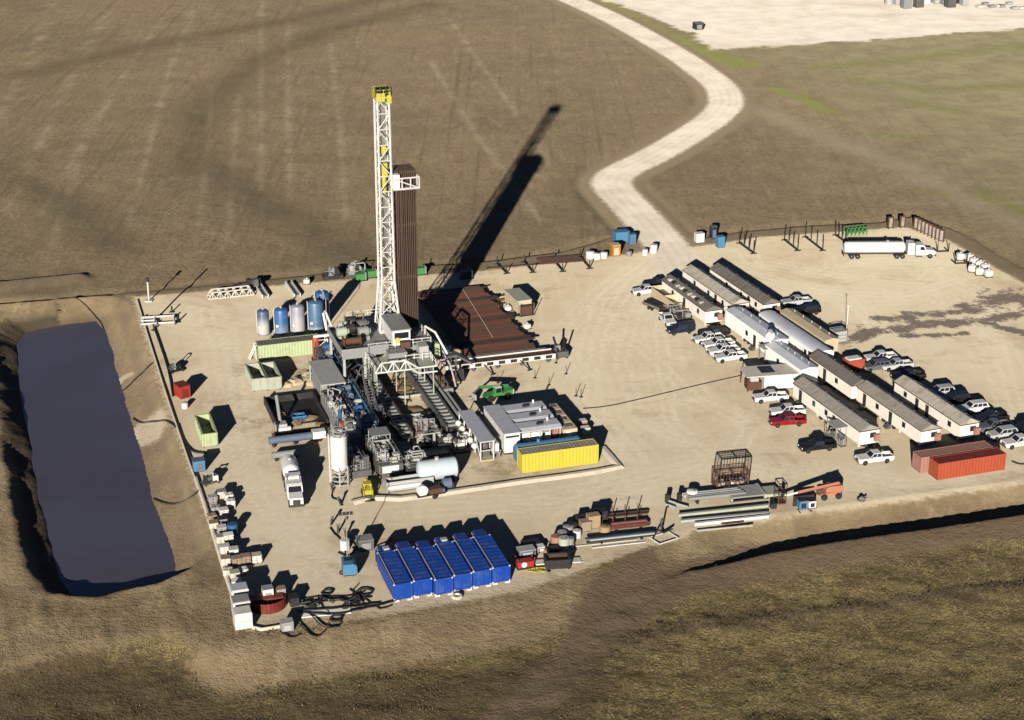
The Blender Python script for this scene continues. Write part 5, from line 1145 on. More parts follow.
# ------------------------------------------------------------------ camp trailers (near-left corner at loc, y runs along the length, away)
def cabin(name, label, loc, L, W=3.5, H=3.4, wall='cream', roof='roof_tan', rz=TZ, wins=(), door=None, curved=False, ac=True, group=None, endwin=True, panels=True, trim=True):
    t = thing(name, label, 'trailer', loc, rz, group); z0 = 0.75
    if curved:
        prof = [(0, z0), (W, z0), (W, H-0.55)]+[(W/2+W/2*math.cos(a*PI/10), H-0.55+0.5*math.sin(a*PI/10)) for a in range(1, 10)]+[(0, H-0.55)]
        MB().prism(prof, 0, L).build('wall', wall, t)
        rp = [(W/2+(W/2+0.05)*math.cos(a*PI/10), H-0.52+0.53*math.sin(a*PI/10)) for a in range(11)]
        rp += [(W/2+(W/2+0.0)*math.cos(a*PI/10), H-0.56+0.50*math.sin(a*PI/10)) for a in range(10, -1, -1)]
        MB().prism(rp, -0.08, L+0.08).build('roof', roof, t)
    else:
        RG = 0.98 if panels else 0.40
        if panels: H -= 0.3
        MB().prism([(0, z0), (W, z0), (W, H), (W/2, H+RG-0.1), (0, H)], 0, L).build('wall', wall, t)
        r = MB().prism([(-0.12, H), (W+0.12, H), (W+0.12, H+0.08), (W/2, H+RG), (-0.12, H+0.08)], -0.15, L+0.15).build('roof', roof, t)
        if panels:
            n = max(2, int(L/2.45)); s_ = L/n; q = random.Random(int(loc[0]*10))
            sl = (RG-0.08)/(W/2+0.12)
            zl, zr = H+0.08+0.1*sl+0.04, H+RG-0.08*sl+0.04
            a_ = MB().add([(-0.02, 0.04, zl), (W/2-0.08, 0.04, zr), (W/2-0.08, s_-0.1, zr), (-0.02, s_-0.1, zl),
                           (-0.02, 0.04, zl-0.06), (W/2-0.08, 0.04, zr-0.06), (W/2-0.08, s_-0.1, zr-0.06), (-0.02, s_-0.1, zl-0.06)], [(0, 1, 2, 3), (7, 6, 5, 4), (0, 4, 5, 1), (1, 5, 6, 2), (2, 6, 7, 3), (3, 7, 4, 0)])
            b_ = MB().add([(W-x, y, z) for x, y, z in a_.v], a_.f)
            ma = a_.build('roof_panel', roof, t); mb_ = b_.build('roof_panel', roof, t)
            for i in range(1, n):
                for src in (ma, mb_): o = inst(src, 'roof_panel', t, (0, i*s_, q.uniform(0, 0.012)))
        if trim: MB().box(-0.16, -0.125, -0.1, L+0.1, H-0.06, H+0.1).box(-0.1, W+0.1, -0.2, -0.155, H-0.05, H+0.12).build('roof_edge', 'rust', t)
        for k in range(5): MB().cyl((W*0.7, L*(0.12+0.19*k), H+0.1), (W*0.7, L*(0.12+0.19*k), H+0.75), 0.11, 8).build('roof_vent', 'light_grey', t)
    MB().box(0.3, W-0.3, 0.1, L-0.1, 0.5, z0).build('chassis', 'dark', t)
    for y in (L*0.42, L*0.5, L*0.58):
        for x in (0.35, W-0.35): wheel(t, x, y, 0.4, 0.22)
    for i, y in enumerate(np.linspace(1, L-1, 4)): MB().box(0.35, 0.65, y-0.15, y+0.15, 0, 0.5).box(W-0.65, W-0.35, y-0.15, y+0.15, 0, 0.5).build('support_pier', 'concrete', t)
    for y in wins:
        f = MB().box(-0.06, 0, y-0.5, y+0.5, 1.65, 2.65).build('window', 'light_grey', t); MB().box(-0.075, -0.06, y-0.42, y+0.42, 1.73, 2.57).build('pane', 'glass', f)
    if endwin:
        f = MB().box(W*0.5, W*0.5+1.2, -0.06, 0, 1.7, 2.7).build('window', 'light_grey', t); MB().box(W*0.5+0.08, W*0.5+1.12, -0.075, -0.06, 1.78, 2.62).build('pane', 'glass', f)
    for y in (door if isinstance(door, (tuple, list)) else ([door] if door else [])):
        d = MB().box(-0.07, 0, y-0.45, y+0.45, z0+0.05, z0+2.05).build('door', 'dark', t); MB().box(-0.11, -0.07, y+0.3, y+0.36, z0+1.0, z0+1.15).build('handle', 'chrome', d)
        s_ = MB()
        for k in range(3): s_.box(-0.35-0.3*k, -0.08-0.3*k, y-0.5, y+0.5, 0, z0-0.05-0.22*k)
        s_.build('step', 'steel', t)
    if ac: MB().box(W-1.0, W-0.15, -0.65, 0, 1.2, 2.4).build('air_conditioner', 'faded_red', t)
    m = MB().bar((0.5, 0, 0.6), (W/2, -1.4, 0.6), 0.14).bar((W-0.5, 0, 0.6), (W/2, -1.4, 0.6), 0.14).cyl((W/2, -1.3, 0), (W/2, -1.3, 0.9), 0.07, 6); m.build('hitch', 'dark', t)
    return t
t = cabin('camp_trailer', 'cream camp trailer with dark cluttered roof behind the wooden deck', gl(705, 327), 19, wins=(3, 14), door=9, roof='roof_brown')
for k in range(9): MB().box(0.3+0.1*(k % 3), 1.1+0.15*(k % 2), 3+k*1.7, 3.5+k*1.7+0.2*(k % 3), 3.5, 3.95).build('roof_clutter', ('light_grey', 'dark', 'concrete')[k % 3], t)
cabin('camp_trailer', 'cream camp trailer with patched tan roof between two dark roofed trailers', gl(732, 320), 21.5, wins=(4, 10, 16), door=7, roof='roof_pale')
cabin('camp_trailer', 'long cream camp trailer with dark brown roof, last of the back row', gl(763, 320), 22.5, wins=(3, 9, 15), door=6, roof='roof_brown')
cabin('white_trailer', 'long white box trailer with smooth grey roof beside the four white pickups', gl(770, 361), 17.5, wall='trailer_white', roof='roof_white', H=3.7, panels=False, trim=False, wins=(3, 9), door=6, ac=False, endwin=False)
cabin('white_trailer', 'white trailer with smooth grey roof behind the tank office', gl(800, 389), 12.8, W=3.3, wall='trailer_white', roof='roof_white', H=3.5, panels=False, trim=False, ac=False, endwin=False, wins=(3, 8))
cabin('curved_trailer', 'white trailer with rounded grey white roof', gl(816, 371), 21.5, W=3.4, wall='trailer_white', roof='roof_white', H=3.7, curved=True, wins=(4,), door=2.5, ac=False)
cabin('tan_trailer', 'plain tan trailer beside the rounded white trailer', gl(824, 357), 16.5, W=2.8, wall='tan', roof='tan', H=3.1, panels=False, trim=False, ac=False, endwin=False)
cabin('camp_trailer', 'cream camp trailer with tan panelled roof and porch steps beside the black pickup', gl(859, 449.5), 21.5, wins=(8, 10.5, 14.5), door=(19,))
cabin('camp_trailer', 'weathered trailer with dark rusty roof between rounded white trailer and cream trailers', gl(851, 403), 14.5, wall='cream', roof='roof_brown', wins=(5,), door=(9,), endwin=False, ac=False)
cabin('camp_trailer', 'cream camp trailer with tan roof ending right behind the faded pink container', gl(920, 449), 19.5, wins=(5, 13), door=(9, 17))
cabin('camp_trailer', 'cream camp trailer with tan roof nearest the long line of parked cars', gl(959, 443), 19.5, wins=(3, 16), door=(9.5, 12.5), roof='roof_pale')
container('red_container', 'bright orange red container with dark roof at the end of the trailers', 'orange_red', gl(937, 481), RZ+0.02, 12.0, 2.5, 2.9, roof='dark_red')
container('red_container', 'faded pink red container directly behind the bright orange red one', 'faded_red', gl(920, 474), RZ+0.02, 12.8, 2.5, 2.8, roof='faded_red')
# porch at the black pickup trailer
t = thing('porch', 'grey porch with canopy and steps on the trailer by the black pickup', 'porch', gl(847, 442), TZ)
MB().box(-2.2, 0, 0, 3.0, 0.6, 0.75).build('deck', 'grey', t); frame_posts(MB(), -2.1, -0.1, 0.1, 2.9, 0, 0.6, 0.14).build('leg', 'grey', t)
frame_posts(MB(), -2.1, -0.2, 0.1, 2.9, 0.75, 2.7, 0.1).build('post', 'light_grey', t); MB().box(-2.3, -0.05, -0.1, 3.1, 2.7, 2.8).build('canopy', 'light_grey', t)
s_ = MB()
for k in range(3): s_.box(-2.5-0.35*k, -2.21-0.35*k, 0.3, 2.7, 0, 0.55-0.17*k)
s_.build('step', 'steel', t)
for k, (px, py) in enumerate(((828, 437), (836, 437), (842, 446))):
    t = thing('gas_cylinder_cage', 'small dark cylinder cage near the porch of the trailer', 'cage', gl(px, py), TZ, 'dark cylinder cages at the porch')
    frame_posts(MB(), -0.5, 0.5, -0.4, 0.4, 0, 1.4, 0.08).box(-0.5, 0.5, -0.4, 0.4, 0, 0.1).build('frame', 'steel', t)
    for x in (-0.25, 0.2): MB().lathe([(0.16, 0.1), (0.17, 0.2), (0.17, 1.0), (0.06, 1.2)], 10, (x, 0, 0)).build('cylinder', 'grey', t)
# wooden deck and pen in front of the first trailer
t = thing('timber_deck', 'tan timber deck and low walls in front of the cluttered roof trailer', 'deck', gl(676, 316), TZ)
MB().box(0, 4.2, 0, 11, 0.8, 1.0).build('floor', 'tan', t); frame_posts(MB(), 0.2, 4.0, 0.2, 10.8, 0, 0.8, 0.2).build('leg', 'wood', t)
MB().box(-0.12, 0, 0, 11, 0.1, 2.3).box(0, 4.2, 11, 11.12, 0.1, 2.4).box(0, 4.2, 5.2, 5.3, 1.0, 2.4).build('wall', 'tan', t); MB().box(0.05, 4.2, 5.4, 10.9, 1.0, 1.5).build('bench', 'roof_brown', t)
t = thing('utility_trailer', 'dark low utility trailer loaded with scrap beside the timber deck', 'trailer', gl(655, 309), rad(-50))
MB().box(-2.6, 2.2, -1, 1, 0.55, 0.7).box(2.2, 3.4, -0.1, 0.1, 0.5, 0.65).build('bed', 'rust', t); MB().box(-2.6, 2.2, -1.05, -1.0, 0.7, 1.1).box(-2.6, 2.2, 1.0, 1.05, 0.7, 1.1).build('side_board', 'roof_brown', t); MB().box(-2.2, 1.4, -0.8, 0.8, 0.7, 1.3).build('load', 'dark', t)
for x in (-0.6, 0.3):
    for y in (-1.15, 1.15): wheel(t, x, y, 0.36, 0.22)
machine_skid('tangle of dark pumps and white pipes beside the timber deck', gl(668, 323), TZ, 5.0, 4.0, 0.5, 'steel', 31, ['dark', 'white', 'roof_brown', 'grey'], 9, False, pipes=4)
# satellite dish on pedestal
t = thing('satellite_dish', 'white satellite dish on a pedestal deck between the two white trailers', 'dish', gl(769, 362), TZ)
MB().box(-1.8, 2.6, -1.4, 1.2, 3.0, 3.15).build('deck', 'light_grey', t); frame_posts(MB(), -1.6, 2.4, -1.2, 1.0, 0, 3.0, 0.15).build('leg', 'grey', t); MB().cyl((0, 0, 3.15), (0, 0, 4.4), 0.14, 8).build('mast', 'white', t)
d = MB().lathe([(0.05, 0), (0.55, 0.12), (0.9, 0.32), (0.93, 0.34), (0.55, 0.16), (0.05, 0.05)], 18); d.v = [(x, z*0.9-0.3, y+4.9) for x, y, z in d.v]; d.build('reflector', 'white_clean', t, smooth=True)
MB().blob((0.1, 0.4, 5.6), 0.6, 0.6, 0.62, 2, 14, 9, 0.01).build('radome', 'grey', t, smooth=True)
# tank office
t = thing('water_tank_office', 'low white tank unit with pale roof and dark hatch beside the parked pickups', 'tank unit', gl(764, 391), rad(10))
MB().box(0, 7.0, 0, 4.6, 0.2, 2.7).build('wall', 'white', t); MB().box(-3.2, 7.1, -0.1, 4.7, 2.7, 2.85).build('roof', 'concrete', t); MB().box(-0.2, 2.2, 1.2, 4.0, 2.85, 2.95).build('hatch', 'dark', t); MB().box(0.1, 6.9, 0.2, 0.6, 0, 0.2).box(0.1, 6.9, 4.0, 4.4, 0, 0.2).build('skid_rail', 'dark', t)
MB().box(-2.8, -0.4, 0.3, 2.6, 0.1, 1.6).box(-3.0, -2.85, 0, 0.15, 0, 2.7).box(-3.0, -2.85, 4.3, 4.45, 0, 2.7).build('pump_bay', 'rust', t); MB().lathe([(0.2, -0.8), (0.5, -0.7), (0.5, 0.7), (0.2, 0.8)], 12, (-1.6, 0.9, 1.9), 'x').build('pump', 'light_grey', t)
# small red trailer behind
t = thing('cargo_trailer', 'small red orange open trailer with white load behind the dark roofed trailer', 'trailer', gl(853, 370), TZ)
MB().box(-1.6, 1.6, -1.1, 1.1, 0.6, 0.75).box(-1.6, 1.6, -1.1, -1.0, 0.75, 2.3).box(-1.6, 1.6, 1.0, 1.1, 0.75, 2.2).box(-1.6, -1.5, -1.0, 1.0, 0.75, 2.2).box(1.5, 1.6, -1.0, 1.0, 0.75, 2.2).build('body', 'orange_red', t); MB().box(-1.3, 1.2, -0.7, 0.8, 0.75, 2.45).build('load', 'white', t); MB().bar((-1.6, 0, 0.6), (-2.8, 0, 0.5), 0.14).build('hitch', 'dark', t)
for x in (-0.4, 0.5):
    for y in (-1.2, 1.2): wheel(t, x, y, 0.36, 0.22)
t = thing('water_tote', 'pale caged water tote standing alone near the stained gravel', 'tote', gl(838, 341), TZ)
MB().box(-1.2, 1.2, -1.0, 1.0, 0.2, 2.2).build('bladder', 'light_grey', t); m = frame_posts(MB(), -1.3, 1.3, -1.1, 1.1, 0, 2.4, 0.1)
for z in (0.15, 0.8, 1.5, 2.35):
    for a, b in (((-1.3, -1.1), (1.3, -1.1)), ((1.3, -1.1), (1.3, 1.1)), ((1.3, 1.1), (-1.3, 1.1)), ((-1.3, 1.1), (-1.3, -1.1))): m.bar((*a, z), (*b, z), 0.07)
m.build('cage', 'grey', t)
t = thing('antenna_pole', 'thin antenna pole standing beside the caged water tote', 'pole', gl(846, 338), 0)
MB().cyl((0, 0, 0.2), (0, 0, 6.5), 0.06, 6).cyl((-0.4, 0, 6.2), (0.4, 0, 6.2), 0.03, 4).build('pole', 'cream', t); MB().box(-0.4, 0.4, -0.4, 0.4, 0, 0.2).build('base', 'concrete', t)

# vehicles: visual centre, heading (deg), paint
V = [(646, 294, 196, 'paint_white', 0, 'white pickup parked beyond the timber deck'),
     (657, 287, 196, 'paint_black', 0, 'dark pickup parked behind the white one beyond the timber deck'),
     (680, 333, 198, 'paint_navy', 1, 'dark navy car parked before the cluttered roof trailer'),
     (713, 337, 200, 'paint_black', 0, 'black pickup squeezed behind the four white pickups'),
     (708, 342, 200, 'paint_white', 0, 'white pickup, first of four beside the long white trailer'),
     (718, 347.5, 199, 'paint_white', 0, 'white pickup, second of four beside the long white trailer'),
     (723, 354, 198, 'paint_white', 0, 'white pickup, third of four beside the long white trailer'),
     (730, 360.5, 197, 'paint_white', 0, 'white pickup, last of four beside the long white trailer'),
     (770, 401, 190, 'paint_white', 0, 'white pickup parked alone in front of the tank unit'),
     (787, 415, 189, 'paint_white', 0, 'white pickup parked against the red pickup'),
     (787, 425, 189, 'paint_red', 0, 'red pickup parked against a white pickup'),
     (817, 450, 195, 'paint_black', 0, 'black pickup by the trailer porch'),
     (874, 462, 193, 'paint_white', 0, 'white pickup parked alone by the red containers'),
     (796, 305, 195, 'paint_silver', 0, 'silver pickup behind the long dark roofed trailer'),
     (807, 314, 195, 'paint_black', 1, 'black car behind the plain tan trailer'),
     (880, 361, 195, 'paint_white', 0, 'white pickup next to the small red orange trailer'),
     (896, 369, 195, 'paint_silver', 0, 'silver pickup between the white and the black pickup'),
     (876, 370, 195, 'paint_grey', 1, 'dark grey car nosed against the dark roofed trailer'),
     (908, 380, 195, 'paint_black', 0, 'black pickup behind the far end of the last cream trailer'),
     (940, 396, 195, 'paint_silver', 1, 'silver grey car in the long line behind the last cream trailer'),
     (955, 403, 195, 'paint_black', 1, 'black car beside the white sport utility car'),
     (973, 412, 195, 'paint_white', 1, 'white sport utility car in the line behind the last trailer'),
     (990, 422, 195, 'paint_black', 0, 'black pickup in the line beyond the red containers'),
     (993, 430, 197, 'paint_grey', 0, 'dark grey pickup beside the blue grey car'),
     (1002, 438, 197, 'paint_silver', 1, 'blue grey car in the line beyond the red containers'),
     (1019, 446, 197, 'paint_white', 0, 'white pickup with dark bed cover beyond the red containers'),
     (1026, 432, 197, 'paint_black', 1, 'black car at the end of the line beyond the red containers')]
for i, (px, py, hd_, pt, su, lb) in enumerate(V):
    pickup(lb, pt, gl(px, py), rad(hd_), bool(su), 'vehicles parked around the camp', cover=(i in (25, 3)))
pickup('small white pickup parked nose out beside the timber deck', 'paint_white', gl(667, 323), rad(-75), False, 'vehicles parked around the camp')

# ------------------------------------------------------------------ trucks
def big_truck(name, label, loc, rz, kind):
    t = thing(name, label, 'truck', loc, rz)
    x0 = -6.5 if kind == 'bulk' else 0
    MB().box(-8.2 if kind == 'bulk' else -4.5, 4.0, -0.5, 0.5, 0.75, 1.05).build('chassis', 'dark', t)
    MB().prism([(1.9, 0.8), (3.9, 0.8), (4.0, 1.3), (3.7, 1.75), (1.9, 1.95)], -1.0, 1.0).build('hood', 'paint_white', t)
    cbm = MB().prism([(-0.2, 0.8), (1.95, 0.8), (1.95, 1.9), (1.6, 2.8), (1.1, 3.0), (-0.2, 3.0)], -1.15, 1.15).build('cab', 'paint_white', t)
    MB().add([(1.97, -1.0, 1.95), (1.97, 1.0, 1.95), (1.64, 0.95, 2.75), (1.64, -0.95, 2.75), (1.9, -1.0, 1.95), (1.9, 1.0, 1.95), (1.57, 0.95, 2.75), (1.57, -0.95, 2.75)], [(0, 1, 2, 3), (7, 6, 5, 4), (0, 4, 5, 1), (1, 5, 6, 2), (2, 6, 7, 3), (3, 7, 4, 0)]).build('windshield', 'glass', t)
    for y in (-1, 1): MB().prism([(0.7, 1.9), (1.75, 1.9), (1.45, 2.6), (0.7, 2.6)], y*1.15-0.012, y*1.15+0.012).build('side_window', 'glass', t); MB().cyl((-0.35, y*0.95, 0.9), (-0.35, y*0.95, 3.6), 0.09, 8).build('exhaust_stack', 'chrome', t); MB().lathe([(0.1, -0.7), (0.33, -0.65), (0.33, 0.65), (0.1, 0.7)], 12, (0.6, y*0.9, 0.62), 'x').build('fuel_tank', 'chrome', t)
    MB().prism([(-1.9, 0.9), (-0.45, 0.9), (-0.45, 3.3), (-0.8, 3.4), (-1.9, 3.4)], -1.15, 1.15).build('sleeper', 'paint_white', t)
    MB().box(3.95, 4.15, -1.1, 1.1, 0.5, 0.9).build('bumper', 'chrome', t); MB().box(3.98, 4.04, -0.55, 0.55, 0.95, 1.6).build('grille', 'chrome', t)
    for y in (-0.8, 0.8): MB().box(3.9, 3.98, y-0.18, y+0.18, 1.0, 1.25).build('headlight', 'lamp_lens', t); wheel(t, 2.9, y*1.25, 0.52, 0.3)
    ax = (-2.9, -4.1) if kind != 'bulk' else (-2.6, -3.8)
    for x in ax:
        for y in (-0.95, 0.95): wheel(t, x, y, 0.52, 0.55)
    if kind == 'tanker':
        L0, L1 = -15.2, -2.3
        prof = [(0.2, 0), (0.9, 0.08), (1.18, 0.35), (1.2, 0.5), (1.2, L1-L0-0.5), (1.18, L1-L0-0.35), (0.9, L1-L0-0.08), (0.2, L1-L0)]
        m = MB().lathe(prof, 20, (L0, 0, 2.25), 'x'); m.build('tank', 'white_clean', t, smooth=True)
        MB().box(L0+0.3, L1-0.5, -0.5, 0.5, 0.85, 1.15).build('trailer_frame', 'dark', t); MB().box(L0+1, L1-1, -0.35, 0.35, 3.45, 3.52).build('top_walkway', 'grey', t)
        MB().cyl((-6, 0, 3.4), (-6, 0, 3.75), 0.3, 10).build('hatch', 'light_grey', t); MB().box(L0-0.1, L0, -1.15, 1.15, 0.6, 1.1).build('rear_bumper', 'dark', t)
        m = MB()
        for k in range(5): m.torus((0, 0, 0), 1.21, 0.04, 18, 4)
        for x in (-13.6, -12.3):
            for y in (-0.95, 0.95): wheel(t, x, y, 0.52, 0.55)
    else:
        m = MB().lathe([(0.2, 0), (1.0, 0.1), (1.28, 0.5), (1.3, 0.7), (1.3, 4.2), (1.28, 4.4), (1.0, 4.8), (0.2, 4.9)], 20, (-8.4, 0, 2.4), 'x'); m.build('tank', 'white_clean', t, smooth=True)
        MB().box(-3.3, -2.2, -1.1, 1.1, 1.05, 2.2).build('pump_box', 'light_grey', t); MB().cyl((-6, 0, 3.6), (-6, 0, 4.0), 0.28, 10).build('hatch', 'light_grey', t); MB().box(-8.6, -8.4, -1.1, 1.1, 0.7, 1.1).build('rear_bumper', 'dark', t)
        for x in (-6.4, -7.6):
            for y in (-0.95, 0.95): wheel(t, x, y, 0.52, 0.55)
    return t
big_truck('tanker_truck', 'white tractor truck with long white tank trailer at the far edge of the pad', gl(915, 257), rad(1), 'tanker')
big_truck('bulk_truck', 'white truck with rounded tank parked left of the silo', gl(294.5, 498), rad(-78), 'bulk')

# ------------------------------------------------------------------ far edge of pad
def post_rack(label, pts, n, group, mat='dark', h=2.2, name='pipe_rack'):
    a = Vector(gl(*pts[0])); b = Vector(gl(*pts[1])); d = b-a; L = d.length; t = thing(name, label, 'pipe rack', a, math.atan2(d.y, d.x), group)
    MB().box(0, L, -0.14, 0.14, 0, 0.3).build('beam', mat, t); MB().box(0, 0.3, -0.7, 0.7, 0, 0.14).box(L-0.3, L, -0.7, 0.7, 0, 0.14).build('foot', mat, t)
    for i in range(n):
        x = 0.2+(L-0.4)*i/(n-1); MB().box(x-0.09, x+0.09, -0.09, 0.09, 0.3, h).build('post', mat, t)
    return t
for k, p in enumerate((((739, 243), (754, 254)), ((784, 240), (798, 251)), ((805, 237), (823, 251)), ((835, 235), (846, 243)))):
    post_rack('empty dark post rack standing between the road mouth and the tanker truck', p, 4, 'empty post racks at the far pad edge', h=3.0)
for k, p in enumerate((((497, 264), (507, 274)), ((524, 262), (533, 273)), ((553, 260), (563, 272)), ((580, 257), (590, 269)))):
    post_rack('low dark A shaped pipe support in the rack by the road mouth', p, 2, 'pipe supports by the road mouth', h=1.8, name='pipe_support')
ps = MB().cyl((0, 0, 0), (9.0, 0, 0), 0.11, 7).mesh('rusty_pipe', 'pipe_brown')
a = Vector(gl(542, 266)); rr = random.Random(4)
for i in range(18):
    o = bpy.data.objects.new('rusty_pipe', ps); C.objects.link(o); o.location = (a.x-i*0.24*math.sin(RZ)*1.0+rr.uniform(-0.3, 0.3), a.y+i*0.24*math.cos(RZ), 0.43); o.rotation_euler = (0, 0, RZ*0.7)
    tag(o, 'rusty pipe lying across the low supports by the road mouth', 'pipe', 'rusty pipes by the road mouth')
t = thing('steel_pipe', 'long thin pipe lying across the empty pipe supports', 'pipe', gl(486, 270), RZ*0.75)
MB().cyl((0, 0, 0.4), (15, 0, 0.4), 0.09, 6).build('pipe', 'rust', t); MB().cyl((0, 0, 0.4), (0.35, 0, 0.4), 0.13, 6).build('coupling', 'dark', t)
def boxy(name, label, cat, px, py, w_, d_, h, mat, rz=RZ, lid=None, group=None, z=None):
    g = gl(px, py); g = (g[0], g[1], 0 if z is None else z)
    t = thing(name, label, cat, g, rz, group)
    MB().box(-w_/2, w_/2, -d_/2, d_/2, 0.1, h).build('body', mat, t); MB().box(-w_/2+0.05, w_/2-0.05, -d_/2+0.05, -d_/2+0.25, 0, 0.1).box(-w_/2+0.05, w_/2-0.05, d_/2-0.25, d_/2-0.05, 0, 0.1).build('runner', 'dark', t)
    MB().box(-w_/2-0.04, w_/2+0.04, -d_/2-0.04, d_/2+0.04, h, h+0.08).build('lid', lid or mat, t); MB().box(-w_*0.3, w_*0.3, -d_/2-0.03, -d_/2, 0.25, h*0.75).build('door', lid or mat, t)
    return t
def drum(label, px, py, r_, h, mat, group=None, name='barrel'):
    t = thing(name, label, 'barrel', gl(px, py), 0, group)
    MB().lathe([(r_*0.94, 0), (r_, 0.04), (r_, h*0.33), (r_*1.05, h*0.35), (r_, h*0.37), (r_, h*0.66), (r_*1.05, h*0.68), (r_, h*0.7), (r_, h*0.97), (r_*0.92, h)], 16).build('shell', mat, t, smooth=True)
    MB().cyl((r_*0.4, 0, h), (r_*0.4, 0, h+0.05), r_*0.15, 8).build('bung', 'dark', t); return t
def E_(px, py):
    g = gl(px, py); return hz(g[0], g[1])
boxy('portable_toilet', 'wide blue box cabin beside the road mouth', 'cabin', 621, 240, 3.2, 2.2, 2.3, 'sky_blue', RZ, 'sky_blue', z=E_(621, 240))
boxy('portable_toilet', 'narrow blue portable toilet beside the wide blue cabin', 'toilet', 632, 244, 1.3, 1.3, 2.3, 'sky_blue', RZ, 'slate_blue', z=E_(632, 244))
boxy('portable_toilet', 'blue portable toilet across the road mouth beside the white tank', 'toilet', 720, 247, 1.6, 1.4, 2.4, 'sky_blue', RZ, 'sky_blue', z=E_(720, 247))
boxy('portable_toilet', 'dark navy portable toilet behind the blue one across the road mouth', 'toilet', 713, 238, 1.3, 1.3, 2.6, 'paint_navy', RZ, 'slate_blue', z=E_(713, 238))
boxy('water_tote', 'white box tank across the road mouth from the barrels', 'tank', 699, 242, 1.8, 1.5, 2.0, 'white', RZ, z=E_(699, 242))
boxy('dumpster', 'orange tan bin among the white barrels at the road mouth', 'bin', 615, 255, 1.8, 1.8, 2.4, 'orange', RZ, 'tan')
for k, (px, py, r_, h) in enumerate(((590, 258, 0.9, 1.5), (597, 259, 0.8, 1.3), (604, 258, 0.75, 1.3), (645, 255, 0.6, 1.3), (653.5, 252.5, 0.8, 1.8))):
    drum('white barrel at the road mouth', px, py, r_, h, 'white', 'white barrels at the road mouth')
drum('dark green barrel between orange bin and white barrels', 629, 256, 0.6, 1.1, 'grey')
# upright slabs by the tanker
def slab(label, a, group, h=2.6, w_=1.3, mat='roof_brown', rz=RZ, z=0):
    t = thing('mat_stand', label, 'panel', (a[0], a[1], z), rz, group)
    MB().box(-w_/2, w_/2, -0.22, 0.22, 0.1, h).build('panel', 'rust', t); MB().box(-w_/2, -w_/2+0.2, -0.7, 0.7, 0, 0.1).box(w_/2-0.2, w_/2, -0.7, 0.7, 0, 0.1).build('foot', 'dark', t)
    MB().box(-w_/2+0.3, w_/2-0.3, -0.24, -0.22, 0.3, h-0.3).build('face_board', 'roof_tan', t)
for px, py in ((890, 228), (902, 227)):
    slab('upright brown slab with pale face standing apart beside the slab row', gl(px, py), 'paired slabs behind the tanker', mat='roof_brown')
for k in range(8):
    slab('upright brown slab in the slanting row behind the tanker truck', gl(916+k*3.6, 229+k*1.75), 'row of upright slabs', h=2.7, w_=1.2, rz=rad(-25), mat='roof_brown')
t = thing('green_rack', 'light green tube frame standing behind the tanker truck', 'frame', gl(847, 237), RZ)
m = MB()
for x in range(0, 6):
    m.bar((x*0.95, 0, 0), (x*0.95, 0, 1.8), 0.14).bar((x*0.95, 1.6, 0), (x*0.95, 1.6, 1.8), 0.14)
    if x < 5: m.bar((x*0.95, 0, 0), (x*0.95+0.95, 0, 1.8), 0.1)
m.bar((0, 0, 1.8), (4.75, 0, 1.8), 0.14).bar((0, 1.6, 1.8), (4.75, 1.6, 1.8), 0.14).bar((0, 0, 0.9), (4.75, 0, 0.9), 0.1); m.build('frame', 'green', t)
MB().box(0.1, 4.6, 0.1, 1.5, 0.9, 0.98).build('shelf', 'green', t)
for k, (px, py) in enumerate(((937, 252), (955, 264))):
    t = thing('empty_stand', ('empty dark U shaped stand beside the tanker cab', 'dark stand holding a white bag at the end of the bag row')[k], 'stand', gl(px, py), RZ*0.4)
    MB().box(0, 2.6, -0.12, 0.12, 0, 0.24).box(0, 0.24, 0.12, 2.4, 0, 0.2).box(2.36, 2.6, 0.12, 2.4, 0, 0.2).build('base', 'dark', t); MB().box(0, 0.16, -0.08, 0.08, 0.24, 2.0).box(2.44, 2.6, -0.08, 0.08, 0.24, 2.0).build('post', 'dark', t)
for k, (px, py) in enumerate(((960, 260), (969, 261), (974, 265), (980, 268), (972, 272), (979, 275), (988, 277), (985, 271))):
    sackbag('white bulk bag in the cluster at the pad corner', gl(px, py), 0.3*k, 'sack_white', 1.5, 1.5, 'white bulk bags at the pad corner', seed=k)
# machines at the far pad edge behind the mast
for px, py, mt, lb in ((324, 281, 'dark', 'dark pump skid at the far pad edge beyond the upright tanks'), (349, 276, 'grey', 'grey pump skid joined to the green machine at the far pad edge')):
    machine_skid(lb, gl(px, py), RZ, 4.0, 2.2, 0.9, mt, int(px), ['dark', 'grey', 'light_grey'], 6, False, pipes=3)
for px, py, lb in ((360, 280, 'green engine skid at the far pad edge left of the mast'), (371, 277, 'smaller green engine skid just left of the mast foot'), (420, 274, 'green engine skid at the far pad edge right of the racked pipe'), (466, 278, 'dark engine skid in the rig shadow at the far pad edge')):
    t = thing('engine_skid', lb, 'engine', gl(px, py), RZ); mt = 'green' if 'green' in lb else 'dark'
    MB().box(-0.9, 0.9, -0.8, 0.8, 0.2, 1.5).build('cover', mt, t); MB().box(-1.4, 1.4, -0.9, 0.9, 0, 0.2).build('skid', 'dark', t); MB().cyl((0.5, 0.2, 1.5), (0.5, 0.2, 2.5), 0.12, 8).build('exhaust', 'steel', t); MB().box(0.92, 1.2, -0.7, 0.7, 0.2, 1.7).build('radiator', 'grey', t)
sackbag('white bulk bag at the far pad edge beside the dark pump skid', gl(307, 284), 0, 'sack_white', 1.2, 1.0)
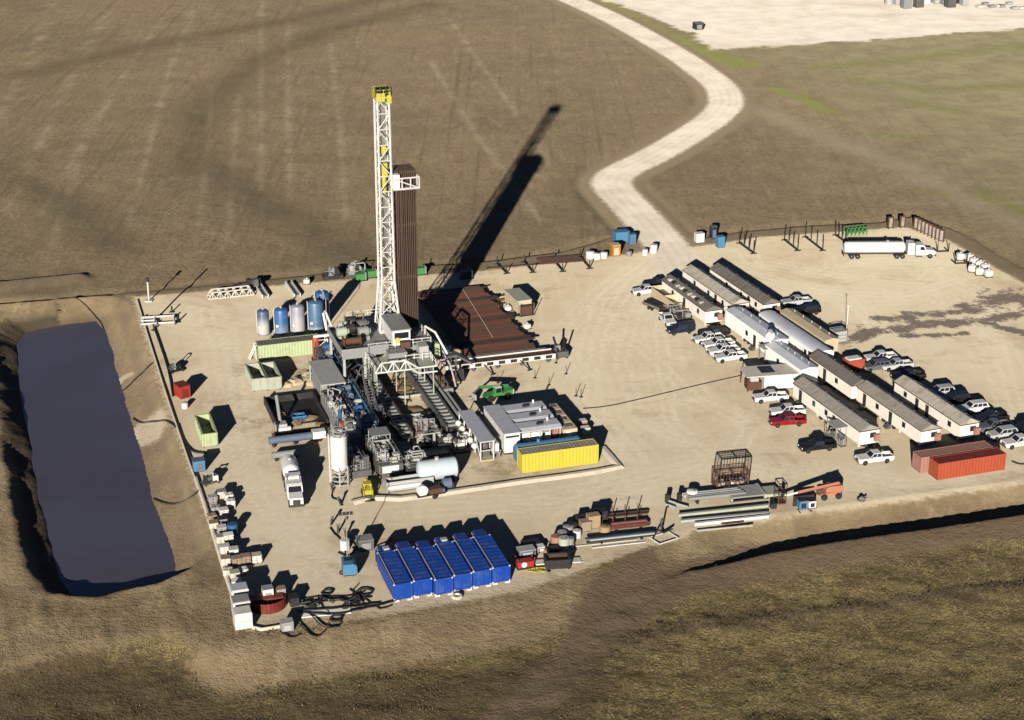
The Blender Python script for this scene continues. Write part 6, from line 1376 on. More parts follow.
# lattice skids on the far left
t = thing('manifold_skid', 'long pale lattice manifold lying along the far left pad edge', 'manifold', gl(209, 300), RZ)
m = MB(); truss(m, (0, 0, 0.1), (9, 0, 0.1), 1.3, 6, 0.2); truss(m, (0, 2.0, 0.1), (9, 2.0, 0.1), 1.3, 6, 0.2)
for k in range(7): m.bar((k*1.5, 0, 0.1), (k*1.5, 2, 0.1), 0.16)
m.build('lattice', 'concrete', t)
for k in range(6): MB().lathe([(0.1, -0.3), (0.4, -0.25), (0.4, 0.25), (0.1, 0.3)], 10, (0.8+k*1.5, 0.9, 0.6), 'y').build('valve', 'grey', t)
machine_skid('dark valve cluster behind the pale lattice manifold', gl(231, 292), RZ, 6.5, 1.6, 0.5, 'dark', 77, ['dark', 'steel'], 7, False, pipes=4)
for k, (p, q) in enumerate((((265, 298), (257, 286)), ((297, 297), (288, 284)))):
    a = Vector(gl(*p)); b = Vector(gl(*q)); d = b-a; t = thing('ladder_section', 'pale ladder section lying on the gravel behind the upright tanks', 'ladder', a, math.atan2(d.y, d.x)-PI/2, 'ladder sections behind the tanks')
    L = d.length; MB().box(-0.6, -0.35, 0, L, 0, 0.7).box(0.6, 0.8, 0, L, 0, 0.7).build('side_rail', 'white', t); m = MB()
    for k2 in range(int(L/0.9)): m.box(-0.35, 0.6, k2*0.9+0.2, k2*0.9+0.4, 0.3, 0.5)
    m.build('rung', 'steel', t)
# far-left corner frame, pole and lines
t = thing('pipe_enclosure', 'pale rectangular pipe enclosure at the far corner of the pad', 'frame', gl(141, 327), RZ*0.6)
m = MB().bar((0, 0, 0.5), (6.2, 0, 0.5), 0.3).bar((0, 3.6, 0.5), (6.2, 3.6, 0.5), 0.3).bar((6.2, 0, 0.5), (6.2, 3.6, 0.5), 0.3).bar((2.6, 0, 0.5), (2.6, 3.6, 0.5), 0.3).bar((0, 1.8, 0.5), (2.6, 1.8, 0.5), 0.25); m.build('rail', 'white', t)
m = MB()
for x in (0, 2.6, 6.2):
    for y in (0, 3.6): m.box(x-0.14, x+0.14, y-0.14, y+0.14, 0, 0.9)
m.build('leg', 'grey', t)
t = thing('flare_stack', 'slim pale flare pole at the far corner of the pad', 'pole', gl(149, 301), 0)
MB().cyl((0, 0, 0.2), (0, 0, 4.0), 0.16, 8).build('stack', 'concrete', t); MB().lathe([(0.2, 4.0), (0.34, 4.1), (0.34, 4.7), (0.25, 4.8)], 10).build('tip', 'dark', t); MB().box(-0.7, 0.7, -0.7, 0.7, 0, 0.2).build('base', 'concrete', t)
for k, (px, py) in enumerate(((172, 312), (178, 322), (154, 330))):
    t = thing('marker_post', 'short dark post near the pale pipe frame', 'post', gl(px, py), 0.4*k, 'short posts near the pipe frame'); MB().cyl((0, 0, 0.05), (0, 0, 1.2), 0.18, 6).build('post', 'dark', t); MB().box(-0.5, 0.5, -0.4, 0.4, 0, 0.06).build('foot', 'dark', t)
boxy('red_bin', 'bright red steel box near the pit side pipes', 'box', 182.5, 396, 1.9, 2.6, 2.2, 'red', RZ+0.3, 'dark_red')
drum('white drum on pale base between the red box and lone green bin', 185, 408, 0.55, 1.0, 'white')
boxy('blue_bin', 'bright blue steel box beside the pit edge pipes', 'box', 199, 470, 1.8, 1.6, 1.8, 'sky_blue', RZ, 'slate_blue')
machine_skid('low dark pump set near the red box', gl(172, 374), RZ+0.3, 2.4, 2.0, 0.4, 'dark', 55, ['dark', 'steel'], 4, False, pipes=2)
machine_skid('small dark pump beside the blue box', gl(205, 487), RZ+0.3, 2.6, 1.4, 0.35, 'steel', 56, ['dark', 'cream', 'steel'], 4, False, pipes=2)

def line(name, label, cat, pts, r_, mat, lift=0.0, sub=4, wob=0.0, seed=0, n=6):
    """hose or pipe lying on the ground, following the terrain"""
    q = random.Random(seed); P = [G(a, b) for a, b in pts]; Q = []
    for i in range(len(P)-1):
        p0 = P[max(i-1, 0)]; p1 = P[i]; p2 = P[i+1]; p3 = P[min(i+2, len(P)-1)]
        for k in range(sub):
            s_ = k/sub; v = 0.5*((2*p1)+(p2-p0)*s_+(2*p0-5*p1+4*p2-p3)*s_*s_+(3*p1-p0-3*p2+p3)*s_**3); Q.append(v)
    Q.append(P[-1]); R_ = []
    for v in Q: R_.append((v.x+q.uniform(-wob, wob), v.y+q.uniform(-wob, wob), hz(v.x, v.y)+r_+lift))
    o = MB().tube(R_, r_, n).build(name, mat, None); return tag(o, label, cat)
line('flow_pipe', 'long dark pipe along the pit side of the pad edge, ending at the corner frame', 'pipe', [(140, 310), (148, 335), (158, 365), (168, 395), (178, 425), (190, 455), (201, 485)], 0.10, 'poly_pipe', sub=6)
line('flow_pipe', 'brown pipe running down the pad edge toward the sack pallets', 'pipe', [(137, 300), (146, 330), (156, 362), (166, 394), (178, 430), (190, 465), (203, 500), (216, 540), (228, 580), (243, 625)], 0.15, 'liner', sub=6)
line('flow_pipe', 'black pipe just inside the pad edge by the red box', 'pipe', [(153, 325), (160, 345), (168, 370), (173, 397)], 0.15, 'hose', sub=4)
line('suction_hose', 'black hose curving from the pad edge pipes to the lone green bin', 'hose', [(178, 425), (184, 442), (193, 452), (207, 454)], 0.14, 'hose', sub=6)
line('suction_hose', 'dark hose running from the pad edge down into the pond by the pale patch', 'hose', [(152, 364), (145, 368), (136, 372), (126, 378), (116, 382)], 0.13, 'poly_pipe', sub=4)
line('suction_hose', 'dark hose running from the pad edge over the bank to the lower pond', 'hose', [(176, 428), (165, 420), (152, 416), (140, 414), (132, 408)], 0.13, 'poly_pipe', sub=4)
line('suction_hose', 'dark hose looping on the bank near the first sack pallets', 'hose', [(152, 487), (165, 494), (180, 497), (194, 495), (200, 488), (196, 482)], 0.13, 'poly_pipe', sub=4)
line('cable', 'dark cable stretching from the pipe frame across the far ditch', 'cable', [(158, 318), (175, 300), (192, 284), (207, 270)], 0.12, 'hose', sub=3)
line('cable', 'dark cable running from the far ditch over the pit berm to the water', 'cable', [(70, 299), (85, 303), (98, 311), (104, 322)], 0.1, 'poly_pipe', sub=4)
line('power_cable', 'long thin dark cable across the open gravel from generators to trailers', 'cable', [(583, 409), (610, 406), (650, 397), (700, 385), (740, 376)], 0.065, 'poly_pipe', sub=5)
line('power_cable', 'thin dark cable on the gravel beyond the red containers', 'cable', [(1012, 462), (1022, 465), (1040, 464)], 0.10, 'poly_pipe', sub=4)
strip('pad_edge_liner', 'pale liner edge along the pit side of the pad by the sack pallets', 'liner', [(196, 478), (205, 505), (215, 538), (226, 575), (238, 610), (244, 626), (262, 630), (280, 627)], 0.35, 0.3, 'liner')

# ------------------------------------------------------------------ sack pallets along the left pad edge
def pallet(label, px, py, mat, w_=1.25, d_=1.1, layers=5, top=None, rz=RZ, seed=0, group='sack pallets along the pad edge'):
    t = thing('sack_pallet', label, 'pallet', gl(px, py), rz, group); q = random.Random(seed)
    m = MB()
    for k in range(5): m.box(-w_/2, w_/2, -d_/2+k*d_/5+0.02, -d_/2+(k+0.6)*d_/5+0.02, 0.1, 0.14)
    for k in (-1, 0, 1): m.box(k*w_*0.42-0.06, k*w_*0.42+0.06, -d_/2, d_/2, 0, 0.1)
    m.build('pallet_base', 'wood', t)
    for l in range(layers):
        m = MB(); z = 0.14+l*0.22
        for a in (0, 1):
            for b in (0, 1): m.blob(((a-0.5)*w_*0.5+q.uniform(-0.03, 0.03), (b-0.5)*d_*0.5+q.uniform(-0.03, 0.03), z+0.115), w_*0.27, d_*0.27, 0.12, q.randrange(999), 10, 6, 0.05, 0, 0.5)
        m.build('sack_layer', mat, t, smooth=True)
    if top: MB().box(-w_/2, w_/2, -d_/2, d_/2, 0.15+layers*0.22, 0.19+layers*0.22).build('cover_sheet', top, t)
    return t
SP = [(213, 502, 'sack_grey', 4, 'light_grey'), (222, 498, 'sack', 5, 'sack_grey'), (229, 501, 'sack_white', 5, None), (231, 507, 'sack_white', 5, None), (216, 512, 'sack_grey', 4, None), (224, 515, 'sack', 4, 'white'),
      (212, 519, 'sack_brown', 3, None), (214, 528, 'sack', 4, 'sack_brown'), (223, 524, 'sack_grey', 4, 'dark'), (222, 534, 'sack_grey', 5, 'sack_white'), (221, 543, 'sack', 5, 'sack_grey'), (229, 543, 'sack', 6, 'cream'),
      (225, 553, 'sack_white', 5, 'sack'), (234, 556, 'sack_white', 5, 'sack'), (226, 565, 'sack', 5, 'sack_brown'), (237, 565, 'sack_brown', 5, 'sack_brown'), (246, 563, 'sack_brown', 5, 'sack_brown'), (257, 562, 'sack_white', 5, 'tan'),
      (228, 575, 'sack', 4, None), (235, 578, 'sack', 4, 'pale_green'), (243, 573, 'sack_white', 3, None), (237, 588, 'sack', 5, 'cream')]
nm_ = {'sack': 'tan', 'sack_grey': 'grey', 'sack_white': 'white', 'sack_brown': 'brown'}
for k, (px, py, mt, ly, tp) in enumerate(SP):
    extra = {None: 'with bare sacks', 'light_grey': 'under light grey sheet', 'sack_grey': 'under grey sheet', 'white': 'under white sheet', 'sack_brown': 'under brown sheet', 'dark': 'under black sheet', 'sack_white': 'under pale sheet', 'cream': 'under cream sheet', 'sack': 'under tan sheet', 'tan': 'under tan sheet', 'pale_green': 'under green sheet'}[tp]
    pallet(f'pallet of {nm_[mt]} sacks {extra} by the pad edge liner', px, py, mt, 1.35, 1.25, ly, tp, RZ+random.Random(k).uniform(-0.1, 0.1), k)
drum('blue drum standing among the sack pallets', 233, 534, 0.75, 1.7, 'tank_blue')
for k in range(3):
    t = thing('wrapped_stack', ('tall white wrapped stack at the corner of the pad liner', 'tall grey topped wrapped stack behind the corner stack', 'grey topped wrapped stack, third from the pad corner')[k], 'stack', gl(243-k*1.6, 626-k*12), RZ, 'wrapped stacks at the pad corner')
    MB().box(-1.2, 1.2, -1.1, 1.1, 0, 0.15).build('pallet_base', 'wood', t); MB().box(-1.15, 1.15, -1.05, 1.05, 0.15, 2.3).build('wrap', 'sack_white', t); MB().box(-1.1, 1.1, -1.0, 1.0, 2.3, 2.42).build('top_sheet', ('white', 'sack_grey', 'roof_grey')[k], t); MB().box(-1.17, 1.17, -1.07, 1.07, 1.2, 1.25).build('strap', 'grey', t)
# red mesh screen curled round with crates
t = thing('red_screen', 'curved low red slatted screen at the near corner of the pad', 'screen', gl(270, 612), RZ)
for k in range(14):
    a = PI+0.15+(PI-0.3)*k/13; x, y = 2.4*math.cos(a), 2.2*math.sin(a)+1.6
    MB().box(x-0.24, x+0.24, y-0.05, y+0.05, 0.05, 1.5, rz=a+PI/2).build('slat', 'dark_red', t)
m = MB()
for z in (0.5, 1.1): m.torus((0, 1.6, z), 2.32, 0.06, 16, 5, 1, 0.92, 0, PI+0.15, 2*PI-0.15)
m.build('rail', 'red', t); MB().box(-2.2, 2.2, 1.6, 3.4, 0.05, 1.1).build('red_tarp', 'dark_red', t); MB().box(-2.2, 2.2, 1.6, 3.4, 0, 0.05).build('base', 'dark', t)
boxy('crate', 'white crate standing behind the red screen', 'crate', 268, 600, 1.4, 1.3, 1.9, 'white', RZ, 'sack_grey')
boxy('crate', 'small greyish crate behind the red screen beside the white crate', 'crate', 281, 597, 1.2, 1.1, 1.4, 'sack_grey', RZ, 'sack_brown')
boxy('crate', 'grey crate lying below the pad corner near the hoses', 'crate', 287, 630, 1.6, 1.3, 1.3, 'grey', RZ, 'light_grey', z=E_(287, 630))
boxy('crate', 'dark crate between red screen and hose pile', 'crate', 294, 604, 1.2, 1.6, 1.2, 'dark', RZ, 'dark')
# hose pile: each hose its own object
HP = [([(298, 600), (320, 597), (345, 597), (365, 592)], 0), ([(300, 606), (325, 602), (350, 600), (372, 598)], 0), ([(296, 612), (330, 610), (360, 607), (380, 604)], 0), ([(300, 614), (335, 616), (360, 611), (395, 603)], 0), ([(318, 596), (322, 606), (330, 614)], 0), ([(358, 585), (352, 595), (360, 604), (374, 606)], 0),
      ([(298, 622), (308, 634), (318, 637), (325, 632)], 0), ([(310, 615), (324, 628), (338, 628), (342, 618)], 0), ([(350, 590), (366, 600), (380, 609), (392, 606)], 0), ([(280, 632), (290, 638), (300, 636)], 0)]
for k, (pts, _) in enumerate(HP):
    line('loose_hose', 'black hose in the tangled pile near the blue light tower', 'hose', pts, 0.085, 'hose', 0.06*(k % 4), 5, 0.12, k)['group'] = 'loose hoses in the pile'
rr = random.Random(8)
for k, (px, py, r_) in enumerate(((364, 593, 1.15), (327, 593, 0.8), (336, 619, 0.9), (314, 605, 0.8), (346, 607, 0.7), (356, 603, 0.75))):
    g = gl(px, py); o = MB().torus((0, 0, 0.08), r_, 0.07, 22, 6, 1.0, 0.8, 0.3*k, wob=0.05, seed=k).torus((0.05, 0.08, 0.2), r_*0.97, 0.065, 22, 6, 1.0, 0.82, 0.3*k+0.2, wob=0.06, seed=k+2).build('coiled_hose', 'hose', None, (g[0], g[1], hz(g[0], g[1])), 0)
    tag(o, 'coil of black hose lying in the hose pile', 'hose', 'coiled hoses in the pile')
for k in range(9):
    px = 296+k*8; py = 602+rr.uniform(-2, 4); t = thing('pipe_stub', 'short dark pipe length dropped among the hoses', 'pipe', gl(px, py), rr.uniform(0, 3), 'short pipes among the hoses')
    MB().cyl((-0.9, 0, 0.22), (0.9, 0, 0.22+rr.uniform(0, 0.25)), 0.16, 7).build('pipe', 'dark', t); MB().cyl((-1.0, 0, 0.22), (-0.8, 0, 0.22), 0.22, 7).build('coupling', 'steel', t)
t = thing('straw_wattle', 'pale timber mat lying under the hose pile', 'mat', gl(325, 612), RZ*0.6)
for k in range(5): MB().box(-3.2, 3.4, -1.0+k*0.4, -0.68+k*0.4, 0, 0.12).build('board', 'cream', t)
# light tower
t = thing('light_tower', 'light blue trailer light tower with tall lamp mast by the blue containers', 'light tower', gl(349, 573), RZ-0.1)
MB().prism([(-0.9, 0.5), (0.9, 0.5), (0.9, 1.9), (0.5, 2.1), (-0.9, 2.1)], -1.5, 1.0).build('body', 'sky_blue', t); MB().box(-0.6, 0.5, -0.4, 0.6, 2.1, 2.16).build('vent', 'dark', t); MB().box(-1.0, 1.0, -1.55, -1.5, 0.7, 1.7).build('door', 'sky_blue', t)
MB().bar((0, 1.0, 0.5), (0, 3.0, 0.45), 0.12).box(-0.9, 0.9, -1.5, 1.0, 0.35, 0.5).build('frame', 'dark', t)
mm_ = MB().cyl((0, 1.2, 0.4), (0, 1.2, 4.2), 0.10, 6).cyl((0, 1.2, 4.2), (0, 1.2, 8.6), 0.07, 6).build('mast', 'grey', t)
for x in (-0.75, -0.25, 0.25, 0.75): MB().prism([(x-0.2, 8.5), (x+0.2, 8.5), (x+0.2, 8.9), (x-0.2, 8.9)], 0.95, 1.2).build('lamp_head', 'dark', mm_)
for y in (-1.05, 1.05): wheel(t, y, -0.3, 0.36, 0.22)
boxy('crate', 'grey steel crate between the light tower and blue containers', 'crate', 365, 548, 2.2, 1.9, 1.6, 'steel', RZ, 'grey')
drum('white plastic tank beside the light tower mast', 345, 549, 0.7, 1.5, 'white')
for k, (pts, lb) in enumerate((([(330, 528), (334, 534), (340, 540), (345, 552), (342, 560)], 'black hose snaking past the white plastic tank'), ([(333, 490), (332, 498), (340, 501), (342, 506)], 'black hose loop on the gravel below the silo'), ([(352, 548), (364, 551), (380, 545), (392, 540)], 'dark hose running from the light tower to the blue containers'), ([(340, 545), (350, 542), (356, 548), (348, 556), (338, 553)], 'black hose looped around the white plastic tank'))):
    line('ground_hose', lb, 'hose', pts, 0.09, 'hose', 0.0, 6, 0.05, k)
for k, (px, py) in enumerate(((331, 525), (338, 533), (346, 537), (333, 491), (341, 505))):
    t = thing('hose_riser', 'short upright dark hose fitting on the gravel below the silo', 'fitting', gl(px, py), 0.5*k, 'hose fittings below the silo'); MB().cyl((0, 0, 0), (0.2, 0.3, 1.1), 0.17, 7).build('stem', 'dark', t); MB().cyl((0.18, 0.27, 1.0), (0.24, 0.36, 1.25), 0.25, 7).build('collar', 'steel', t)

# ------------------------------------------------------------------ junk row right of the blue containers
t = thing('pump_trailer', 'red pump skid with white round gauge next to the blue containers', 'pump', gl(525, 567), RZ)
MB().box(-1.3, 1.3, -0.7, 0.7, 0.0, 0.25).build('skid', 'dark', t); MB().box(-1.2, 1.1, -0.6, 0.6, 0.25, 1.1).build('body', 'red', t); MB().lathe([(0.05, -0.7), (0.4, -0.68), (0.4, -0.6), (0.05, -0.58)], 12, (-0.3, 0, 0.7), 'y').build('gauge', 'white_clean', t); frame_posts(MB(), -1.2, 1.2, -0.6, 0.6, 1.1, 1.7, 0.08).build('lift_frame', 'red', t)
boxy('crate', 'grey blue steel crate behind the red pump skid', 'crate', 526, 556, 2.4, 1.6, 1.2, 'slate_blue', RZ, 'light_grey')
boxy('crate', 'flat black crate behind the grey blue steel crate', 'crate', 531, 547, 2.6, 1.8, 0.7, 'dark', RZ, 'dark')
boxy('crate', 'small pale crate at the corner of the flat black crate', 'crate', 540, 551, 1.1, 1.1, 0.8, 'faded_red', RZ, 'white')
t = open_bin('black open dumpster filled with orange scrap', gl(546, 571), RZ*0.4, 3.4, 2.2, 1.5, 'dark', name='dumpster')
MB().box(0.16, 3.24, 0.16, 2.04, 0.36, 1.2).build('scrap_load', 'orange', t)
for k, (px, py, w_, lb) in enumerate(((539, 562, 1.5, 'white flat sheet on the ground left of the black dumpster'), (575, 560, 1.6, 'white flat sheet on the ground right of the black dumpster'))):
    t = thing('loose_sheet', lb, 'sheet', gl(px, py), RZ*0.4); MB().box(-w_/2, w_/2, -0.8, 0.8, 0, 0.1).build('sheet', 'white', t); MB().box(-w_/2+0.1, w_/2-0.1, 0.3, 0.5, 0.1, 0.2).build('batten', 'wood', t)
t = thing('yellow_hose', 'tangled yellow hose lying beside the black dumpster', 'hose', gl(537, 571), 0); m = MB()
for k in range(5): m.torus((0.4*k-0.8, 0.1*(k % 2), 0.12+0.03*k), 0.55+0.1*(k % 3), 0.06, 14, 5, 1, 0.7, 0.5*k)
m.build('coil', 'yellow', t); MB().cyl((1.2, 0, 0.1), (1.8, -0.4, 0.1), 0.09, 6).build('nozzle', 'dark', t)
for k, (px, py, r_, h, mt, lb) in enumerate(((556, 545, 0.8, 1.5, 'faded_red', 'pinkish barrel in the junk row'), (562, 540, 0.7, 1.4, 'light_grey', 'pale grey barrel behind the pinkish barrel'), (564, 548, 0.8, 1.7, 'green_grey', 'dark green grey barrel in the junk row'), (570, 547, 0.6, 1.5, 'grey', 'grey barrel next to the dark green barrel'),
    (568, 533, 0.8, 1.2, 'sack_grey', 'squat grey barrel near the cardboard boxes'), (577, 537, 0.6, 1.1, 'white', 'small white barrel near the cardboard boxes'), (573, 530, 0.7, 1.2, 'dark', 'squat black barrel near the cardboard boxes'), (605, 532, 0.8, 1.0, 'cardboard', 'tan barrel in front of the cardboard boxes'))):
    drum(lb, px, py, r_, h, mt)
for px, py, w_, h, mt, lb in ((585, 530, 1.5, 1.5, 'sack_brown', 'dull brown box beside the tall cardboard box'), (593, 527, 1.8, 2.0, 'cardboard', 'tall cardboard box in the junk row'), (581, 524, 1.3, 1.2, 'dark', 'black box behind the dull brown box'), (601, 520, 1.6, 1.6, 'dark', 'black box behind the tall cardboard box'), (553, 553, 1.6, 0.8, 'dark', 'low black box beside the dumpster')):
    boxy('junk_box', lb, 'box', px, py, w_, 1.3, h, mt, RZ, mt)
def bundle(label, px, py, L, n, rows, r_, mats, rz, group, lab2, z0=0.2, catname='pipe', name='stock_pipe', posts=True):
    a = Vector(gl(px, py)); t = thing('pipe_trestle', label, 'trestle', a, rz)
    for x in (L*0.2, L*0.8): MB().box(x-0.12, x+0.12, -0.2, n*r_*2+0.2, 0, z0).build('beam', 'dark', t)
    if posts:
        for x in (L*0.2, L*0.5, L*0.8): MB().box(x-0.06, x+0.06, n*r_*2+0.12, n*r_*2+0.24, 0, 1.5).build('post', 'rust', t)
    q = random.Random(int(px)); mesh = {m_: MB().cyl((0, 0, 0), (L, 0, 0), r_, 8).mesh(name, m_) for m_ in set(mats)}
    for j in range(rows):
        for i in range(n-j):
            o = bpy.data.objects.new(name, mesh[q.choice(mats)]); C.objects.link(o); y = (i+0.5+j*0.5)*2*r_; x = q.uniform(-0.4, 0.4)
            o.location = (a.x+x*math.cos(rz)-y*math.sin(rz), a.y+x*math.sin(rz)+y*math.cos(rz), z0+r_+j*r_*1.75); o.rotation_euler = (q.uniform(0, 6), 0, rz+q.uniform(-0.004, 0.004))
            tag(o, lab2, catname, group)
B3 = rad(13)
bundle('low trestle under the reddish pipes in the junk row', 608, 532, 6.2, 6, 2, 0.14, ['faded_red', 'rust', 'dark_red', 'faded_red'], B3, 'reddish pipes in the junk row', 'reddish pipe in the stack beside the cardboard boxes')
bundle('low trestle under the bluish pipes in the junk row', 588, 545, 10.0, 5, 2, 0.13, ['slate_blue', 'light_grey', 'sky_blue', 'dark'], B3, 'bluish pipes in the junk row', 'bluish grey pipe in the stack nearest the pad edge', posts=False)
bundle('low trestle under the dark pipes behind the reddish stack', 606, 520, 6.6, 5, 1, 0.12, ['rust', 'dark'], B3, 'dark pipes behind the reddish stack', 'dark rusty pipe behind the reddish stack')
t = thing('loose_plank', 'thin white plank lying before the bluish pipe stack', 'plank', gl(592, 548.5), B3); MB().box(0, 8, 0, 0.25, 0, 0.1).build('plank', 'white', t); MB().box(-2.5, 7, 1.0, 1.2, 0, 0.1).build('second_plank', 'concrete', t)
t = thing('scrap_cradle', 'flat pale square cradle with bent dark arms on the gravel', 'frame', gl(662, 540), B3+0.35)
m = MB().bar((-1.2, -1.0, 0.1), (2.2, -1.0, 0.1), 0.16).bar((-1.2, 1.4, 0.1), (2.2, 1.4, 0.1), 0.16).bar((-1.2, -1.0, 0.1), (-1.2, 1.4, 0.1), 0.16).bar((2.2, -1.0, 0.1), (2.2, 1.4, 0.1), 0.16); m.build('base', 'concrete', t); MB().tube([(-0.8, 1.0, 0.2), (0.3, 1.4, 1.0), (1.2, 1.2, 0.3), (2.6, 0.9, 0.7)], 0.14, 6).tube([(1.0, 1.5, 0.2), (1.2, 1.8, 2.2), (1.5, 1.6, 2.4)], 0.14, 6).build('arm', 'dark', t)

# ------------------------------------------------------------------ steel stock and cage
bundle('low trestle under the pale grey steel pipes', 686, 505, 9.0, 4, 1, 0.28, ['light_grey', 'grey'], B3, 'pale grey steel pipes in stock row', 'pale grey steel pipe in front of the rusty cage', 0.5, posts=False)
t = thing('steel_grating', 'dark grey steel grating stack next to the pale pipes', 'grating', gl(731, 503), B3)
for k in range(9): MB().box(0.1, 5.4, 0.1+k*0.42, 0.36+k*0.42, 0.6, 0.85).build('bar', 'grey', t)
MB().box(0, 0.3, 0, 3.9, 0.2, 0.6).box(5.3, 5.6, 0, 3.9, 0.2, 0.9).buildp('edge_beam', 'light_grey', t); MB().box(0, 5.6, 0.2, 0.5, 0, 0.2).box(0, 5.6, 3.3, 3.6, 0, 0.2).build('sleeper', 'dark', t)
t = thing('sheet_pile', 'small dark green grey sheet stack at the end of the steel grating', 'sheets', gl(765, 499), B3); MB().box(0, 2.6, 0, 2.8, 0.25, 0.7).build('sheets', 'green_grey', t); MB().box(0.2, 0.6, 0, 2.8, 0, 0.25).box(2.0, 2.4, 0, 2.8, 0, 0.25).build('sleeper', 'dark', t)
for k, (px, py, L, mt, lb) in enumerate(((679, 518, 14.0, 'green_grey', 'long pale green beam lying before the grey pipes'), (681, 524, 13.5, 'light_grey', 'long light grey beam lying in the stock row'), (695, 527, 11.5, 'white', 'long white beam nearest the pad edge'), (697, 532, 8.5, 'concrete', 'thin pale pipe lying alone nearest the ditch'), (722, 525, 3.4, 'rust', 'short rusty bar lying across the white beam'))):
    t = thing('steel_beam', lb, 'beam', gl(px, py), B3-0.03*(k % 2)); hh = 0.5 if k < 3 else 0.2
    MB().box(0, L, 0, 0.5 if k < 3 else 0.22, 0.06, 0.1).box(0, L, 0.2, 0.3, 0.1, hh).build('web', mt, t); MB().box(0, L, 0, 0.5 if k < 3 else 0.22, hh, hh+0.06).build('flange', mt, t); MB().box(0.6, 0.9, -0.1, 0.6, 0, 0.06).box(L-0.9, L-0.6, -0.1, 0.6, 0, 0.06).build('sleeper', 'wood', t)
drum('cream squat barrel beside the pale grey steel pipes', 692, 498, 0.85, 1.3, 'cream')
boxy('junk_box', 'dark box at the end of the long beams', 'box', 773, 508, 0.9, 0.8, 0.8, 'dark', B3, 'dark')
t = thing('end_rack', 'pale grey trestle end with dark feet left of the grey pipes', 'rack', gl(676, 506), B3)
MB().bar((0, 0, 0.3), (1.4, -1.4, 0.3), 0.3).bar((-1.0, 1.6, 0.3), (1.4, -1.4, 0.3), 0.25).bar((-1.5, 0.4, 0.2), (-0.4, -1.0, 0.2), 0.3).build('frame', 'light_grey', t); MB().box(-1.2, -0.6, 1.2, 1.8, 0, 1.3).box(0.6, 1.2, 1.0, 1.6, 0, 1.4).build('post', 'dark', t)
t = thing('wire_cage', 'rusty brown wire cage basket standing behind the grey steel grating', 'cage', gl(717, 491), B3)
m = MB(); W_, D_, H_ = 5.0, 2.6, 3.0
for x in np.linspace(0, W_, 11):
    for y in (0, D_): m.bar((x, y, 0.15), (x, y, H_), 0.05 if 0.3 < x < 4.7 else 0.14)
for y in np.linspace(0, D_, 6):
    for x in (0, W_): m.bar((x, y, 0.15), (x, y, H_), 0.05)
m.build('wire', 'rust', t); m = MB()
for z in (0.2, 1.3, H_):
    for a, b in (((0, 0), (W_, 0)), ((W_, 0), (W_, D_)), ((W_, D_), (0, D_)), ((0, D_), (0, 0)), ((W_/2, 0), (W_/2, D_))): m.bar((*a, z), (*b, z), 0.13)
for k in range(5): m.bar((0, k*D_/4, H_), (W_, k*D_/4, H_), 0.07)
m.build('frame', 'rust', t); MB().box(0.2, W_-0.2, 0.2, D_-0.2, 0, 0.15).build('floor', 'rust', t)
for k in range(6): MB().blob((0.6+k*0.75, 1.2+0.3*(k % 2), 0.15+0.45), 0.45, 0.8, 0.5, k, 10, 6, 0.12).build('contents', ('sack_brown', 'light_grey', 'rust', 'sack_white')[k % 4], t)
# boom lift
t = thing('boom_lift', 'salmon orange boom lift with basket lowered to the ground', 'boom lift', gl(829, 497), rad(192))
MB().prism([(-1.6, 0.6), (1.6, 0.6), (1.7, 1.0), (-1.5, 1.2)], -0.8, 0.8).build('chassis', 'salmon', t); MB().prism([(-1.9, 1.15), (0.8, 1.15), (0.9, 1.7), (0.2, 2.1), (-1.7, 2.1), (-2.0, 1.8)], -0.75, 0.75).build('turret', 'salmon', t); MB().box(-1.2, 0.2, -0.76, -0.75, 1.35, 1.9).build('panel', 'white', t)
bo = MB().bar((-1.4, 0.2, 2.3), (5.2, 0.2, 1.35), 0.36).build('boom', 'salmon', t); MB().bar((5.0, 0.2, 1.35), (7.2, 0.2, 1.0), 0.24).build('boom_extension', 'cream', bo)
m = frame_posts(MB(), 7.3, 8.5, -0.9, 1.1, 0.2, 1.9, 0.1)
for z in (0.25, 1.1, 1.9):
    for a, b in (((7.3, -0.9), (8.5, -0.9)), ((8.5, -0.9), (8.5, 1.1)), ((8.5, 1.1), (7.3, 1.1)), ((7.3, 1.1), (7.3, -0.9))): m.bar((*a, z), (*b, z), 0.09)
bk = m.box(7.3, 8.5, -0.9, 1.1, 0.12, 0.2).build('basket', 'rust', t); MB().box(7.35, 7.6, -0.3, 0.5, 1.0, 1.8).build('control_box', 'dark', bk)
for x in (-1.15, 1.15):
    for y in (-0.95, 0.95): wheel(t, x, y, 0.5, 0.36)
boxy('junk_box', 'bright blue cube tank beside the boom lift', 'tank', 802, 508, 1.3, 1.2, 1.4, 'sky_blue', B3, 'dark')
boxy('junk_box', 'pale green white cube tank beside the bright blue one', 'tank', 811, 507, 1.1, 1.1, 1.2, 'white', B3, 'dark')
t = thing('tank_stand', 'dark angle iron stand under the blue and white cube tanks', 'stand', gl(806, 509.5), B3); MB().bar((-1.4, -0.2, 0.1), (-1.4, -1.3, 0.1), 0.14).bar((0.2, -0.2, 0.1), (0.4, -1.3, 0.1), 0.14).bar((-1.5, -0.2, 0.1), (1.6, -0.2, 0.1), 0.14).build('frame', 'grey', t); MB().box(-1.5, 1.8, 1.4, 1.6, 0, 1.6).build('back_panel', 'dark', t)
